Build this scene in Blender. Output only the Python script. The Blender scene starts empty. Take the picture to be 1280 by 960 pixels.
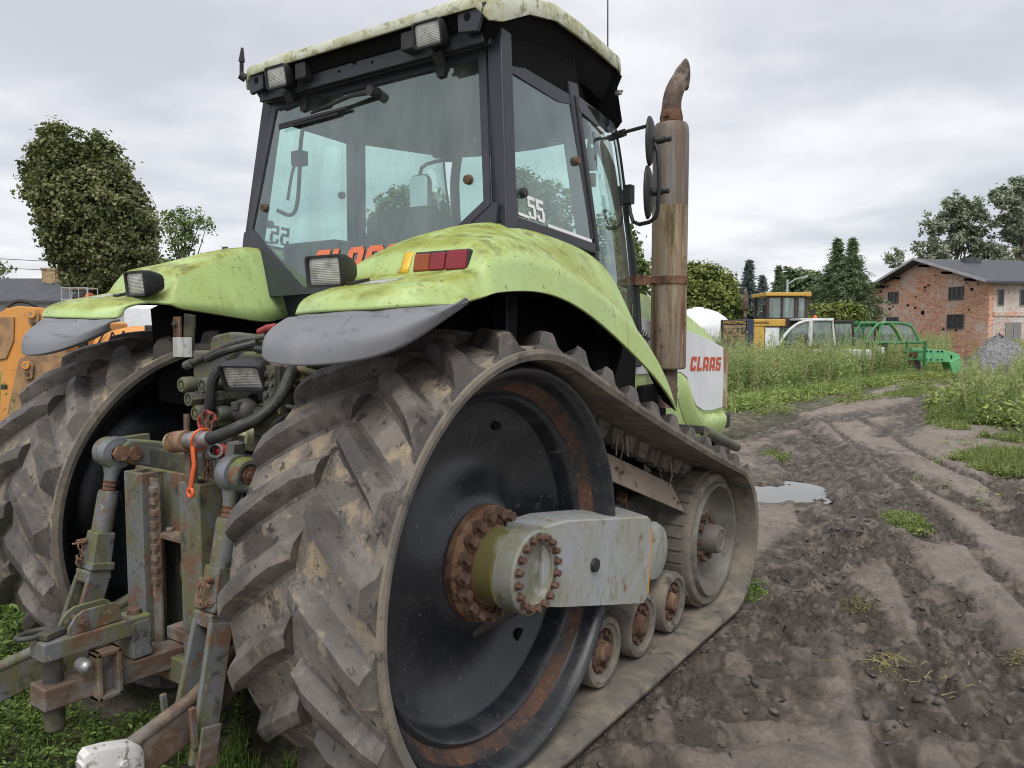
import bpy, bmesh, math, random
import numpy as np
from mathutils import Vector, Matrix, Euler
random.seed(5)
RNG = np.random.default_rng(7)
PI = math.pi
scene = bpy.context.scene
COL = scene.collection

# ------------------------------------------------------------------ materials
def srgb(r, g, b):
    return tuple(((c/255)/12.92 if c/255 <= .04045 else ((c/255+.055)/1.055)**2.4) for c in (r, g, b))

class NT:
    def __init__(s, tree):
        s.t = tree; s.n = tree.nodes; s.l = tree.links
    def new(s, t, **kw):
        n = s.n.new(t)
        for k, v in kw.items(): setattr(n, k, v)
        return n
    def put(s, sock, v):
        if isinstance(v, bpy.types.NodeSocket): s.l.new(v, sock)
        else:
            if isinstance(v, (tuple, list)) and len(v) == 3 and sock.type == 'RGBA': v = (*v, 1)
            sock.default_value = v
    def math(s, op, a, b=0.0, clamp=False):
        n = s.new('ShaderNodeMath', operation=op, use_clamp=clamp)
        s.put(n.inputs[0], a); s.put(n.inputs[1], b); return n.outputs[0]
    def mix(s, f, a, b, blend='MIX'):
        n = s.new('ShaderNodeMix', data_type='RGBA', blend_type=blend)
        s.put(n.inputs[0], f); s.put(n.inputs[6], a); s.put(n.inputs[7], b); return n.outputs[2]
    def pos(s, stretch=(1, 1, 1), obj=False):
        if obj: o = s.new('ShaderNodeTexCoord').outputs['Object']
        else: o = s.new('ShaderNodeNewGeometry').outputs['Position']
        if tuple(stretch) == (1, 1, 1): return o
        m = s.new('ShaderNodeMapping'); s.put(m.inputs[0], o); m.inputs['Scale'].default_value = stretch
        return m.outputs[0]
    def noise(s, scale, detail=5, rough=.6, stretch=(1, 1, 1), dist=0.0, obj=False):
        n = s.new('ShaderNodeTexNoise'); s.put(n.inputs['Vector'], s.pos(stretch, obj))
        n.inputs['Scale'].default_value = scale; n.inputs['Detail'].default_value = detail
        n.inputs['Roughness'].default_value = rough; n.inputs['Distortion'].default_value = dist
        return n.outputs[0]
    def voro(s, scale, stretch=(1, 1, 1), feature='F1'):
        n = s.new('ShaderNodeTexVoronoi', feature=feature); s.put(n.inputs['Vector'], s.pos(stretch))
        n.inputs['Scale'].default_value = scale; return n.outputs[0]
    def ramp(s, v, lo, hi, a=0.0, b=1.0):
        n = s.new('ShaderNodeMapRange', interpolation_type='SMOOTHSTEP'); s.put(n.inputs[0], v)
        n.inputs[1].default_value = lo; n.inputs[2].default_value = hi
        n.inputs[3].default_value = a; n.inputs[4].default_value = b
        return n.outputs[0]
    def up(s, lo=.3, hi=.9):
        g = s.new('ShaderNodeNewGeometry'); x = s.new('ShaderNodeSeparateXYZ'); s.l.new(g.outputs['Normal'], x.inputs[0])
        return s.ramp(x.outputs[2], lo, hi)
    def attr(s, name):
        return s.new('ShaderNodeAttribute', attribute_name=name).outputs['Fac']

def base_mat(name):
    m = bpy.data.materials.new(name); m.use_nodes = True
    t = NT(m.node_tree); b = m.node_tree.nodes['Principled BSDF']
    return m, t, b

def worn(name, base, layers=(), rough=.6, metal=0.0, bump=(), spec=.5, rvar=.15, coat=0.0):
    """layers: (colour, scale, lo, hi, stretch, 'up'|None, amount); bump: (scale, strength, distance)"""
    m, t, b = base_mat(name)
    c = t.mix(t.ramp(t.noise(2.3, 4), .3, .7), tuple(x*.9 for x in base), tuple(min(1, x*1.08) for x in base))
    r = rough
    for L in layers:
        col, sc, lo, hi = L[:4]
        st = L[4] if len(L) > 4 and L[4] else (1, 1, 1); upm = L[5] if len(L) > 5 else None; amt = L[6] if len(L) > 6 else 1.0
        f = t.ramp(t.noise(sc, 7, .68, st, .3), lo, hi)
        if upm == 'up': f = t.math('MULTIPLY', f, t.up())
        if upm == 'side':
            f = t.math('MULTIPLY', f, t.math('SUBTRACT', 1.0, t.up(.6, .95)))
        if amt != 1.0: f = t.math('MULTIPLY', f, amt)
        c = t.mix(f, c, col)
        r = t.math('ADD', r, t.math('MULTIPLY', f, rvar), True)
    t.put(b.inputs['Base Color'], c); t.put(b.inputs['Roughness'], r)
    b.inputs['Metallic'].default_value = metal; b.inputs['Specular IOR Level'].default_value = spec
    if coat: b.inputs['Coat Weight'].default_value = coat
    prev = None
    for sc, stg, dist in bump:
        bp = t.new('ShaderNodeBump'); bp.inputs['Strength'].default_value = stg; bp.inputs['Distance'].default_value = dist
        t.put(bp.inputs['Height'], t.noise(sc, 6, .65))
        if prev: t.l.new(prev, bp.inputs['Normal'])
        prev = bp.outputs[0]
    if prev: t.l.new(prev, b.inputs['Normal'])
    return m

RUST = (.17, .07, .035)
V = (6, 6, .7)      # vertical streaks
M = {}
M['lime'] = worn('lime_paint', (.45, .605, .245), [
    ((.40, .50, .14), 3.0, .42, .68, (1, 1, .5), None, .5),
    ((.27, .29, .035), 4.0, .34, .58, None, 'up', .9),
    ((.14, .135, .035), 12, .50, .64, None, 'up', .75),
    ((.27, .31, .09), 2.2, .52, .68, (7, 7, .5), 'side', .4),
    ((.08, .075, .03), 55, .60, .67, None, None, .75)], rough=.42, bump=[(60, .12, .002)])
M['cream'] = worn('cream_roof_paint', (.55, .575, .46), [
    ((.36, .35, .17), 6, .42, .62, None, None, .8),
    ((.16, .16, .05), 14, .50, .64, None, None, .85),
    ((.05, .05, .03), 70, .60, .68, None, None, .8)], rough=.5, bump=[(90, .15, .002)])
M['white'] = worn('white_panel_paint', (.74, .76, .79), [
    ((.40, .40, .34), 3, .55, .78, (8, 8, .6), None, .45),
    ((.12, .11, .09), 90, .66, .72, None, None, .5)], rough=.4)
M['rubber'] = worn('muddy_rubber', (.135, .120, .106), [
    ((.215, .188, .165), 3.2, .40, .60, None, None, .95),
    ((.34, .275, .185), 7, .50, .62, (1, 1, 1), None, .8),
    ((.42, .37, .29), 24, .58, .67, None, None, .45),
    ((.048, .043, .040), 4.5, .545, .62, (1, 1, .6), None, .8),
    ((.03, .028, .026), 22, .58, .64, None, None, .8)], rough=.72, bump=[(24, .5, .012), (120, .4, .003)], spec=.3)
M['lug'] = worn('scuffed_lug_rubber', (.100, .090, .083), [
    ((.185, .163, .146), 4.2, .44, .62, None, None, .9),
    ((.052, .047, .045), 3.6, .51, .62, (1, 1, .6), None, .72),
    ((.30, .25, .18), 9, .58, .66, None, None, .55),
    ((.028, .026, .025), 26, .58, .65, None, None, .75),
    ((.27, .24, .215), 34, .61, .69, None, None, .45)], rough=.50, bump=[(20, .35, .008), (130, .35, .002)], spec=.4)
M['rubber_edge'] = worn('worn_rubber', (.16, .143, .124), [
    ((.27, .235, .18), 6, .42, .64, None, None, .8), ((.06, .055, .048), 10, .54, .68, None, None, .8)], rough=.8, bump=[(60, .4, .005)], spec=.3)
M['blackpaint'] = worn('black_wheel_paint', (.016, .019, .025), [
    ((.085, .082, .078), 3.0, .42, .72, None, None, .5), ((.13, .115, .095), 11, .58, .74, None, None, .5), ((.24, .22, .18), 60, .635, .675, None, None, .7), ((.22, .20, .17), 140, .64, .68, None, None, .55), ((.16, .16, .16), 9, .645, .66, (1, 9, 1), None, .5)], rough=.30, bump=[(30, .06, .003)], rvar=.35)
M['blackrust'] = worn('rusting_black_rim', (.022, .022, .024), [
    ((.115, .055, .032), 5, .38, .60, None, None, .9), ((.22, .135, .06), 34, .55, .68, None, None, .6), ((.03, .028, .027), 9, .55, .68, None, None, .9)], rough=.6, bump=[(120, .4, .004)])
M['rust'] = worn('flaky_rust', (.150, .078, .050), [
    ((.30, .20, .13), 7, .44, .66, None, None, .85), ((.05, .033, .026), 13, .50, .66, None, None, .85), ((.33, .22, .10), 40, .56, .68, None, None, .6)], rough=.8, bump=[(80, .4, .004)], spec=.25)
M['rustbolt'] = worn('rusted_bolt_steel', (.105, .062, .045), [((.2, .13, .095), 40, .4, .7, None, None, .8)], rough=.7, spec=.3)
M['armgrey'] = worn('weathered_grey_paint', (.36, .385, .41), [
    ((.30, .30, .24), 3, .40, .66, None, None, .8), ((.22, .21, .11), 6, .52, .68, (2, 2, 1), None, .85),
    ((.20, .10, .05), 12, .59, .69, None, None, .85), ((.50, .50, .47), 30, .56, .70, None, None, .45), ((.14, .13, .10), 60, .62, .70, None, None, .6)], rough=.55, bump=[(90, .25, .002)])
M['capgrey'] = worn('algae_grey_hub', (.25, .255, .235), [((.16, .155, .075), 5, .44, .64, None, None, .75), ((.38, .39, .39), 9, .52, .68, None, None, .7), ((.17, .09, .05), 13, .56, .68, None, None, .85)], rough=.55, bump=[(90, .25, .002)])
M['olive'] = worn('oily_olive_paint', (.165, .15, .055), [((.30, .31, .25), 7, .5, .7, None, None, .8), ((.13, .06, .03), 10, .55, .7, None, None, .8)], rough=.5, bump=[(70, .2, .002)])
M['hitch'] = worn('mossy_grey_steel', (.145, .155, .165), [
    ((.12, .12, .05), 6, .40, .60, (2, 2, .8), None, .9), ((.17, .19, .03), 6, .45, .65, None, 'up', .95),
    ((.15, .075, .042), 9, .50, .62, None, None, .9), ((.40, .40, .38), 30, .60, .7, None, None, .55), ((.045, .042, .038), 13, .54, .66, None, None, .85)], rough=.6, bump=[(80, .35, .003)])
M['linkrust'] = worn('rusty_brown_link', (.130, .084, .060), [
    ((.17, .165, .155), 4, .48, .60, (1, 1, 2), None, .85), ((.25, .20, .14), 9, .50, .68, None, None, .85), ((.11, .12, .05), 6, .52, .68, None, None, .85), ((.04, .035, .03), 16, .56, .68, None, None, .8)], rough=.6, bump=[(70, .35, .003)])
M['hitchdark'] = worn('oily_dark_casting', (.05, .05, .047), [((.12, .12, .06), 9, .45, .68, None, None, .8), ((.12, .07, .045), 16, .55, .7, None, None, .8)], rough=.55, bump=[(60, .4, .004)])
M['valve'] = worn('grubby_valve_alloy', (.095, .098, .082), [((.15, .15, .05), 11, .45, .65, None, None, .8), ((.04, .04, .038), 17, .5, .68, None, None, .85)], rough=.55, bump=[(80, .3, .003)])
M['flap'] = worn('grey_plastic', (.19, .197, .215), [((.25, .25, .26), 4, .45, .7, None, None, .8), ((.09, .09, .09), 9, .57, .7, (1, 1, 2), None, .6)], rough=.62, bump=[(250, .1, .001)])
M['cabdark'] = worn('dark_blue_cab_paint', (.026, .029, .04), [((.07, .07, .075), 4, .5, .75, None, None, .6), ((.30, .30, .26), 120, .67, .71, None, None, .5)], rough=.42)
M['black'] = worn('black_plastic', (.018, .018, .02), [((.05, .05, .048), 6, .45, .7, None, None, .7)], rough=.55)
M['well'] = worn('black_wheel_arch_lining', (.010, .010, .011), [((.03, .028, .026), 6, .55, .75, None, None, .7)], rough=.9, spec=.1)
M['interior'] = worn('dark_cab_lining', (.035, .038, .04), [], rough=.8)
M['seat'] = worn('seat_fabric', (.03, .031, .036), [((.06, .06, .065), 8, .5, .7)], rough=.9)
M['steel'] = worn('scuffed_steel', (.42, .42, .42), [((.17, .12, .09), 14, .52, .7, None, None, .7)], rough=.42, metal=.7)
M['stack'] = worn('rusting_exhaust_steel', (.25, .235, .20), [
    ((.27, .175, .095), 2.2, .36, .58, (3, 3, .5), None, .8), ((.125, .062, .036), 3.2, .47, .63, (6, 6, .35), None, .9), ((.42, .35, .24), 7, .50, .66, (5, 5, .4), None, .7), ((.10, .085, .03), 2.5, .56, .68, (4, 4, .5), None, .7), ((.05, .032, .022), 9, .58, .68, None, None, .8)], rough=.6, metal=.1, bump=[(90, .25, .002)])
M['stackgrey'] = worn('dull_galvanised_exhaust', (.165, .155, .145), [((.155, .10, .065), 2.2, .36, .58, (5, 5, .4), None, .9), ((.24, .235, .22), 3, .45, .7, (5, 5, .4), None, .8), ((.15, .10, .065), 3.5, .52, .70, (6, 6, .35), None, .85)], rough=.5, metal=.2, bump=[(90, .2, .002)])
M['stackbrown'] = worn('brown_burnt_exhaust', (.115, .075, .055), [((.06, .042, .036), 6, .42, .62), ((.26, .22, .17), 9, .50, .66)], rough=.7, bump=[(60, .4, .004)])
M['wheelmud'] = worn('muddy_idler_paint', (.15, .138, .122), [((.24, .225, .20), 5, .45, .68), ((.10, .09, .075), 8, .52, .7), ((.16, .09, .05), 14, .6, .72)], rough=.6, bump=[(60, .25, .003)])
M['tan'] = worn('dusty_guard_plate', (.25, .205, .16), [((.16, .12, .09), 5, .5, .7), ((.15, .07, .04), 9, .58, .7)], rough=.8)
M['hose'] = worn('rubber_hose', (.022, .023, .022), [((.09, .095, .07), 12, .48, .7)], rough=.5)
M['orange_tie'] = worn('orange_plastic', (.70, .13, .035), [], rough=.5)
M['redpaint'] = worn('faded_red_paint', (.33, .045, .04), [((.13, .07, .05), 18, .5, .7)], rough=.6)
M['orange'] = worn('orange_machine_paint', (.72, .30, .055), [((.42, .22, .10), 3, .52, .75, None, None, .7), ((.13, .07, .04), 8, .58, .7, None, None, .8), ((.62, .33, .12), 2, .4, .7, None, None, .6)], rough=.5)
M['orangedull'] = worn('scuffed_orange_steel', (.42, .25, .12), [((.22, .14, .09), 5, .42, .65), ((.55, .27, .07), 4, .55, .7)], rough=.6)
M['decal_orange'] = worn('orange_decal', (.80, .20, .09), [], rough=.5)
M['decal_red'] = worn('faded_red_decal', (.52, .085, .035), [((.62, .28, .2), 25, .6, .7)], rough=.5)
M['decal_white'] = worn('white_decal', (.80, .80, .80), [], rough=.5)
M['decal_dull'] = worn('numeral_back_decal', (.10, .115, .11), [], rough=.6)
M['mirrorglass'] = worn('mirror_glass', (.7, .72, .74), [], rough=.06, metal=1.0)
M['decal_black'] = worn('black_decal', (.02, .02, .02), [], rough=.5)
M['label'] = worn('faded_label', (.45, .45, .42), [((.2, .22, .1), 25, .5, .7)], rough=.6)
M['yellow'] = worn('yellow_machine_paint', (.60, .36, .075), [((.30, .18, .08), 4, .55, .75)], rough=.5)
M['yellowrefl'] = worn('yellow_reflector', (.72, .45, .03), [((.4, .32, .05), 14, .5, .7)], rough=.3)
M['taillens'] = worn('red_lamp_lens', (.22, .014, .025), [((.16, .03, .03), 14, .5, .7)], rough=.25)
M['amberlens'] = worn('amber_lamp_lens', (.26, .055, .008), [((.12, .04, .01), 14, .5, .7)], rough=.25)
M['green'] = worn('bright_green_paint', (.15, .45, .21), [((.10, .30, .13), 4, .5, .75)], rough=.5)
M['greendark'] = worn('dark_green_paint', (.02, .17, .05), [], rough=.5)
M['bluedark'] = worn('blue_black_paint', (.03, .04, .075), [], rough=.5)
M['tyre'] = worn('dark_tyre', (.03, .03, .03), [((.09, .08, .07), 6, .5, .7)], rough=.85)
M['bark'] = worn('bark', (.10, .08, .06), [((.05, .04, .03), 8, .45, .65, (5, 5, 1))], rough=.9, bump=[(20, .5, .03)])
M['galv'] = worn('galvanised_pole', (.42, .43, .44), [], rough=.5)

def lens_mat():
    m, t, b = base_mat('ribbed_lamp_glass')
    w = t.new('ShaderNodeTexWave', bands_direction='Z'); t.put(w.inputs[0], t.pos()); w.inputs['Scale'].default_value = 55
    c = t.mix(t.ramp(t.noise(25, 4), .45, .7), (.52, .53, .50), (.25, .26, .2))
    c = t.mix(t.math('MULTIPLY', w.outputs[1], .45), c, (.13, .14, .12))
    t.put(b.inputs['Base Color'], c); b.inputs['Roughness'].default_value = .12; b.inputs['Coat Weight'].default_value = .6
    bp = t.new('ShaderNodeBump'); bp.inputs['Strength'].default_value = .4; bp.inputs['Distance'].default_value = .003
    t.put(bp.inputs['Height'], w.outputs[1]); t.l.new(bp.outputs[0], b.inputs['Normal'])
    return m
M['lens'] = lens_mat()

def glass_mat(name, tint, dust_sheen=.06, refl=1.0, dust_sheen_col=(.45, .47, .44)):
    m = bpy.data.materials.new(name); m.use_nodes = True; t = NT(m.node_tree); t.n.clear()
    out = t.new('ShaderNodeOutputMaterial'); tr = t.new('ShaderNodeBsdfTransparent'); tr.inputs[0].default_value = (*tint, 1)
    gl = t.new('ShaderNodeBsdfGlossy'); gl.inputs['Roughness'].default_value = .015; gl.inputs[0].default_value = (.86, 1, .99, 1)
    fr = t.new('ShaderNodeFresnel'); fr.inputs[0].default_value = 1.5
    bk = t.new('ShaderNodeNewGeometry').outputs['Backfacing']
    mx = t.new('ShaderNodeMixShader'); t.put(mx.inputs[0], t.math('MULTIPLY', t.math('ADD', t.math('MULTIPLY', fr.outputs[0], refl), .09, True), t.math('SUBTRACT', 1.0, bk)))
    t.l.new(tr.outputs[0], mx.inputs[1]); t.l.new(gl.outputs[0], mx.inputs[2])
    df = t.new('ShaderNodeBsdfDiffuse'); df.inputs[0].default_value = (*dust_sheen_col, 1)
    m2 = t.new('ShaderNodeMixShader')
    a = t.math('MULTIPLY', t.ramp(t.noise(3, 6, .7, (3, 3, .6)), .3, .75), dust_sheen)
    a = t.math('ADD', a, t.math('MULTIPLY', t.math('MULTIPLY', t.ramp(t.noise(75, 3, .6), .68, .72), t.ramp(t.noise(4, 4, .6, (3, 3, .7)), .45, .62)), .6), True)
    t.put(m2.inputs[0], a); t.l.new(mx.outputs[0], m2.inputs[1]); t.l.new(df.outputs[0], m2.inputs[2])
    t.l.new(m2.outputs[0], out.inputs[0]); return m
M['glass'] = glass_mat('tinted_cab_glass', (.85, .955, .93), .10, 1.5)
M['glassfar'] = glass_mat('old_window_glass', (.60, .75, .70), .40, 1.8)  # pale diffuse coat: dust, with reflection also put into its colour

def leaf_mat(name, dark, light, rough=.55, trans=.25):
    m, t, b = base_mat(name)
    a = t.attr('tint')
    c = t.mix(a, dark, light)
    t.put(b.inputs['Base Color'], c); b.inputs['Roughness'].default_value = rough; b.inputs['Specular IOR Level'].default_value = .3
    out = [n for n in t.n if n.type == 'OUTPUT_MATERIAL'][0]
    tl = t.new('ShaderNodeBsdfTranslucent'); t.put(tl.inputs[0], t.mix(.5, c, (.18, .26, .03)))
    mx = t.new('ShaderNodeMixShader'); mx.inputs[0].default_value = trans
    t.l.new(b.outputs[0], mx.inputs[1]); t.l.new(tl.outputs[0], mx.inputs[2]); t.l.new(mx.outputs[0], out.inputs[0])
    return m

# ------------------------------------------------------------------ mesh helpers
def frame(d, up=(0, 0, 1)):
    d = Vector(d).normalized(); u = Vector(up)
    if abs(d.dot(u)) > .98: u = Vector((0, 1, 0))
    s = d.cross(u).normalized(); u = s.cross(d).normalized()
    return d, s, u

class B:
    def __init__(s): s.bm = bmesh.new()
    def face(s, vs):
        try: return s.bm.faces.new(vs)
        except ValueError: return None
    def box(s, c, size, rot=(0, 0, 0)):
        R = Euler(rot).to_matrix() if not isinstance(rot, Matrix) else rot
        h = Vector(size)/2; vs = []
        for x in (-1, 1):
            for y in (-1, 1):
                for z in (-1, 1):
                    vs.append(s.bm.verts.new(Vector(c) + R @ Vector((x*h.x, y*h.y, z*h.z))))
        for f in ((0, 1, 3, 2), (4, 6, 7, 5), (0, 4, 5, 1), (2, 3, 7, 6), (0, 2, 6, 4), (1, 5, 7, 3)):
            s.face([vs[i] for i in f])
        return s
    def beam(s, p0, p1, w, h, up=(0, 0, 1), w1=None, h1=None):
        d, sd, u = frame(Vector(p1)-Vector(p0), up); vs = []
        for p, ww, hh in ((p0, w, h), (p1, w1 or w, h1 or h)):
            for a, b in ((-1, -1), (1, -1), (1, 1), (-1, 1)):
                vs.append(s.bm.verts.new(Vector(p) + sd*(a*ww/2) + u*(b*hh/2)))
        for f in ((0, 1, 2, 3), (7, 6, 5, 4), (0, 4, 5, 1), (1, 5, 6, 2), (2, 6, 7, 3), (3, 7, 4, 0)):
            s.face([vs[i] for i in f])
        return s
    def cyl(s, p0, p1, r0, r1=None, seg=24, cap=True):
        r1 = r0 if r1 is None else r1
        d, sd, u = frame(Vector(p1)-Vector(p0)); rings = []
        for p, r in ((p0, r0), (p1, r1)):
            rings.append([s.bm.verts.new(Vector(p) + (sd*math.cos(2*PI*i/seg) + u*math.sin(2*PI*i/seg))*r) for i in range(seg)])
        for i in range(seg):
            j = (i+1) % seg; s.face([rings[0][i], rings[0][j], rings[1][j], rings[1][i]])
        if cap: s.face(rings[0][::-1]); s.face(rings[1])
        return s
    def tube(s, path, r, seg=10, cap=True, closed=False, smooth=0):
        P = [Vector(p) for p in path]
        for _ in range(smooth):
            Q = [P[0]]
            for a, b in zip(P, P[1:]): Q += [a*.75+b*.25, a*.25+b*.75]
            P = Q + [P[-1]]
        rs = r if isinstance(r, (list, tuple)) else [r]*len(P)
        if len(rs) != len(P): rs = [rs[0] + (rs[-1]-rs[0])*i/(len(P)-1) for i in range(len(P))]
        rings = []; ref = None; n = len(P)
        for i, p in enumerate(P):
            a = P[i-1] if (i > 0 or closed) else p; b = P[(i+1) % n] if (i < n-1 or closed) else p
            d = (b-a).normalized()
            if ref is None: _, sd, u = frame(d)
            else:
                sd = (ref - d*ref.dot(d)).normalized(); u = sd.cross(d)
            ref = sd
            rings.append([s.bm.verts.new(p + (sd*math.cos(2*PI*k/seg) + u*math.sin(2*PI*k/seg))*rs[i]) for k in range(seg)])
        m = n if closed else n-1
        for i in range(m):
            A, C_ = rings[i], rings[(i+1) % n]
            for k in range(seg):
                j = (k+1) % seg; s.face([A[k], A[j], C_[j], C_[k]])
        if cap and not closed: s.face(rings[0][::-1]); s.face(rings[-1])
        return s
    def lathe(s, prof, origin, axis=(1, 0, 0), seg=48, closed=False):
        """prof: (radius, along axis)"""
        d, sd, u = frame(axis); rings = []; o = Vector(origin)
        for r, a in prof:
            if r < 1e-5: rings.append([s.bm.verts.new(o + d*a)])
            else: rings.append([s.bm.verts.new(o + d*a + (sd*math.cos(2*PI*i/seg) + u*math.sin(2*PI*i/seg))*r) for i in range(seg)])
        pairs = list(zip(rings, rings[1:])) + ([(rings[-1], rings[0])] if closed else [])
        for A, C_ in pairs:
            for i in range(seg):
                j = (i+1) % seg
                q = [A[i % len(A)], A[j % len(A)], C_[j % len(C_)], C_[i % len(C_)]]
                q2 = []
                for v in q:
                    if v not in q2: q2.append(v)
                if len(q2) >= 3: s.face(q2)
        return s
    def prism(s, poly, a0, a1, axis='X'):
        """poly 2D; axis X -> (y,z), Y -> (x,z), Z -> (x,y)"""
        def pt(p, a):
            return {'X': (a, p[0], p[1]), 'Y': (p[0], a, p[1]), 'Z': (p[0], p[1], a)}[axis]
        lo = [s.bm.verts.new(pt(p, a0)) for p in poly]; hi = [s.bm.verts.new(pt(p, a1)) for p in poly]
        n = len(poly); s.face(lo[::-1]); s.face(hi)
        for i in range(n): s.face([lo[i], lo[(i+1) % n], hi[(i+1) % n], hi[i]])
        return s
    def slab(s, pts, th, n=None):
        """polygon of 3D points given a thickness"""
        P = [Vector(p) for p in pts]
        if n is None:
            n = Vector()
            for i in range(len(P)):
                a, b = P[i], P[(i+1) % len(P)]
                n += Vector(((a.y-b.y)*(a.z+b.z), (a.z-b.z)*(a.x+b.x), (a.x-b.x)*(a.y+b.y)))
            n.normalize()
        lo = [s.bm.verts.new(p - n*th/2) for p in P]; hi = [s.bm.verts.new(p + n*th/2) for p in P]
        k = len(P); s.face(lo[::-1]); s.face(hi)
        for i in range(k): s.face([lo[i], lo[(i+1) % k], hi[(i+1) % k], hi[i]])
        return s
    def loft(s, secs, closed_u=False, closed_v=False, caps=False):
        rows = [[s.bm.verts.new(p) for p in sec] for sec in secs]
        n = len(rows[0]); R = list(zip(rows, rows[1:])) + ([(rows[-1], rows[0])] if closed_v else [])
        for A, C_ in R:
            for i in range(n if closed_u else n-1):
                j = (i+1) % n; s.face([A[i], A[j], C_[j], C_[i]])
        if caps: s.face(rows[0][::-1]); s.face(rows[-1])
        return s
    def ball(s, c, r, seg=16, sc=(1, 1, 1)):
        bmesh.ops.create_uvsphere(s.bm, u_segments=seg, v_segments=seg//2+2, radius=r, matrix=Matrix.Translation(c) @ Matrix.Diagonal((*sc, 1)))
        return s
    def bolt(s, p, axis, r, h):
        d = Vector(axis).normalized(); p = Vector(p)
        s.cyl(p, p+d*h*.25, r*1.35, seg=12); s.cyl(p+d*h*.25, p+d*h, r, seg=6); return s
    def xform(s, m): bmesh.ops.transform(s.bm, matrix=m, verts=s.bm.verts); return s
    def done(s, name, mat, parent=None, bevel=0, ang=35, sub=0, solid=0, mat2=None, smooth=True, seg=2, normals=True):
        if normals: bmesh.ops.recalc_face_normals(s.bm, faces=s.bm.faces)
        me = bpy.data.meshes.new(name); s.bm.to_mesh(me); s.bm.free()
        o = bpy.data.objects.new(name, me); COL.objects.link(o)
        me.materials.append(mat if not isinstance(mat, str) else M[mat])
        if mat2: me.materials.append(M[mat2])
        if smooth:
            me.shade_smooth()
            if not sub: me.set_sharp_from_angle(angle=math.radians(ang))
        if sub:
            md = o.modifiers.new('sub', 'SUBSURF'); md.levels = sub; md.render_levels = sub
        if solid:
            md = o.modifiers.new('solid', 'SOLIDIFY'); md.thickness = solid; md.offset = -1
            if mat2: md.material_offset = 1; md.material_offset_rim = 0
        if bevel:
            md = o.modifiers.new('bev', 'BEVEL'); md.width = bevel; md.segments = seg; md.limit_method = 'ANGLE'; md.angle_limit = math.radians(40)
            md.harden_normals = True
        if parent: o.parent = parent
        return o

def thing(name, label, cat, loc=(0, 0, 0), rz=0, group=None):
    o = bpy.data.objects.new(name, None); COL.objects.link(o); o.empty_display_size = .2
    o.location = loc; o.rotation_euler = (0, 0, rz); o['label'] = label; o['category'] = cat
    if group: o['group'] = group
    return o
def tag(o, label, cat, group=None):
    o['label'] = label; o['category'] = cat
    if group: o['group'] = group
    return o
def kind(o, k): o['kind'] = k; return o
def part(o, label): o['label'] = label; return o
def mirror(o, parent):
    """a mirrored copy (across the machine's centre line) of a part and of its sub-parts"""
    me = o.data.copy(); n = o.copy(); n.data = me; COL.objects.link(n); n.parent = parent
    me.transform(Matrix.Diagonal((-1, 1, 1, 1))); me.flip_normals()
    n.location = (-o.location.x, o.location.y, o.location.z)
    for c in list(o.children): mirror(c, n)
    return n
def dup(o, loc, parent):
    n = o.copy(); COL.objects.link(n); n.parent = parent; n.location = loc
    return n

def mesh_np(name, verts, quads, mat, tint=None, parent=None, smooth=False):
    """fast mesh from numpy arrays; quads (n,4) or (n,3)"""
    me = bpy.data.meshes.new(name); k = quads.shape[1]; nf = len(quads)
    me.vertices.add(len(verts)); me.vertices.foreach_set('co', np.ascontiguousarray(verts, dtype=np.float32).ravel())
    me.loops.add(nf*k); me.loops.foreach_set('vertex_index', quads.astype(np.int32).ravel())
    me.polygons.add(nf); me.polygons.foreach_set('loop_start', np.arange(0, nf*k, k, dtype=np.int32))
    me.polygons.foreach_set('loop_total', np.full(nf, k, dtype=np.int32))
    if tint is not None:
        a = me.attributes.new('tint', 'FLOAT', 'FACE'); a.data.foreach_set('value', np.asarray(tint, dtype=np.float32))
    me.update(calc_edges=True); me.validate()
    if smooth: me.shade_smooth()
    me.materials.append(mat if not isinstance(mat, str) else M[mat])
    o = bpy.data.objects.new(name, me); COL.objects.link(o)
    if parent: o.parent = parent
    return o

# camera frame, used to stand far things at the place and size they have
CAMP = Vector((2.56, -2.28, 1.6)); YAW = math.radians(34.9); FPX = 961.0; HORIZ = 415
CF = Vector((-math.sin(YAW), math.cos(YAW), 0)); CR = Vector((math.cos(YAW), math.sin(YAW), 0))
def G(px, d, z=0.0):
    """ground point seen in picture column px at depth d metres"""
    p = CAMP + CF*d + CR*((px-640)/FPX*d); return Vector((p.x, p.y, z))
def HZ(py, d): return 1.6 + (HORIZ-py)*d/FPX
# ------------------------------------------------------------------ the tractor: running gear
TR = thing('tracked_tractor', 'lime green rubber-tracked tractor with dark glazed cab, standing on the mud', 'tractor')

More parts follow.
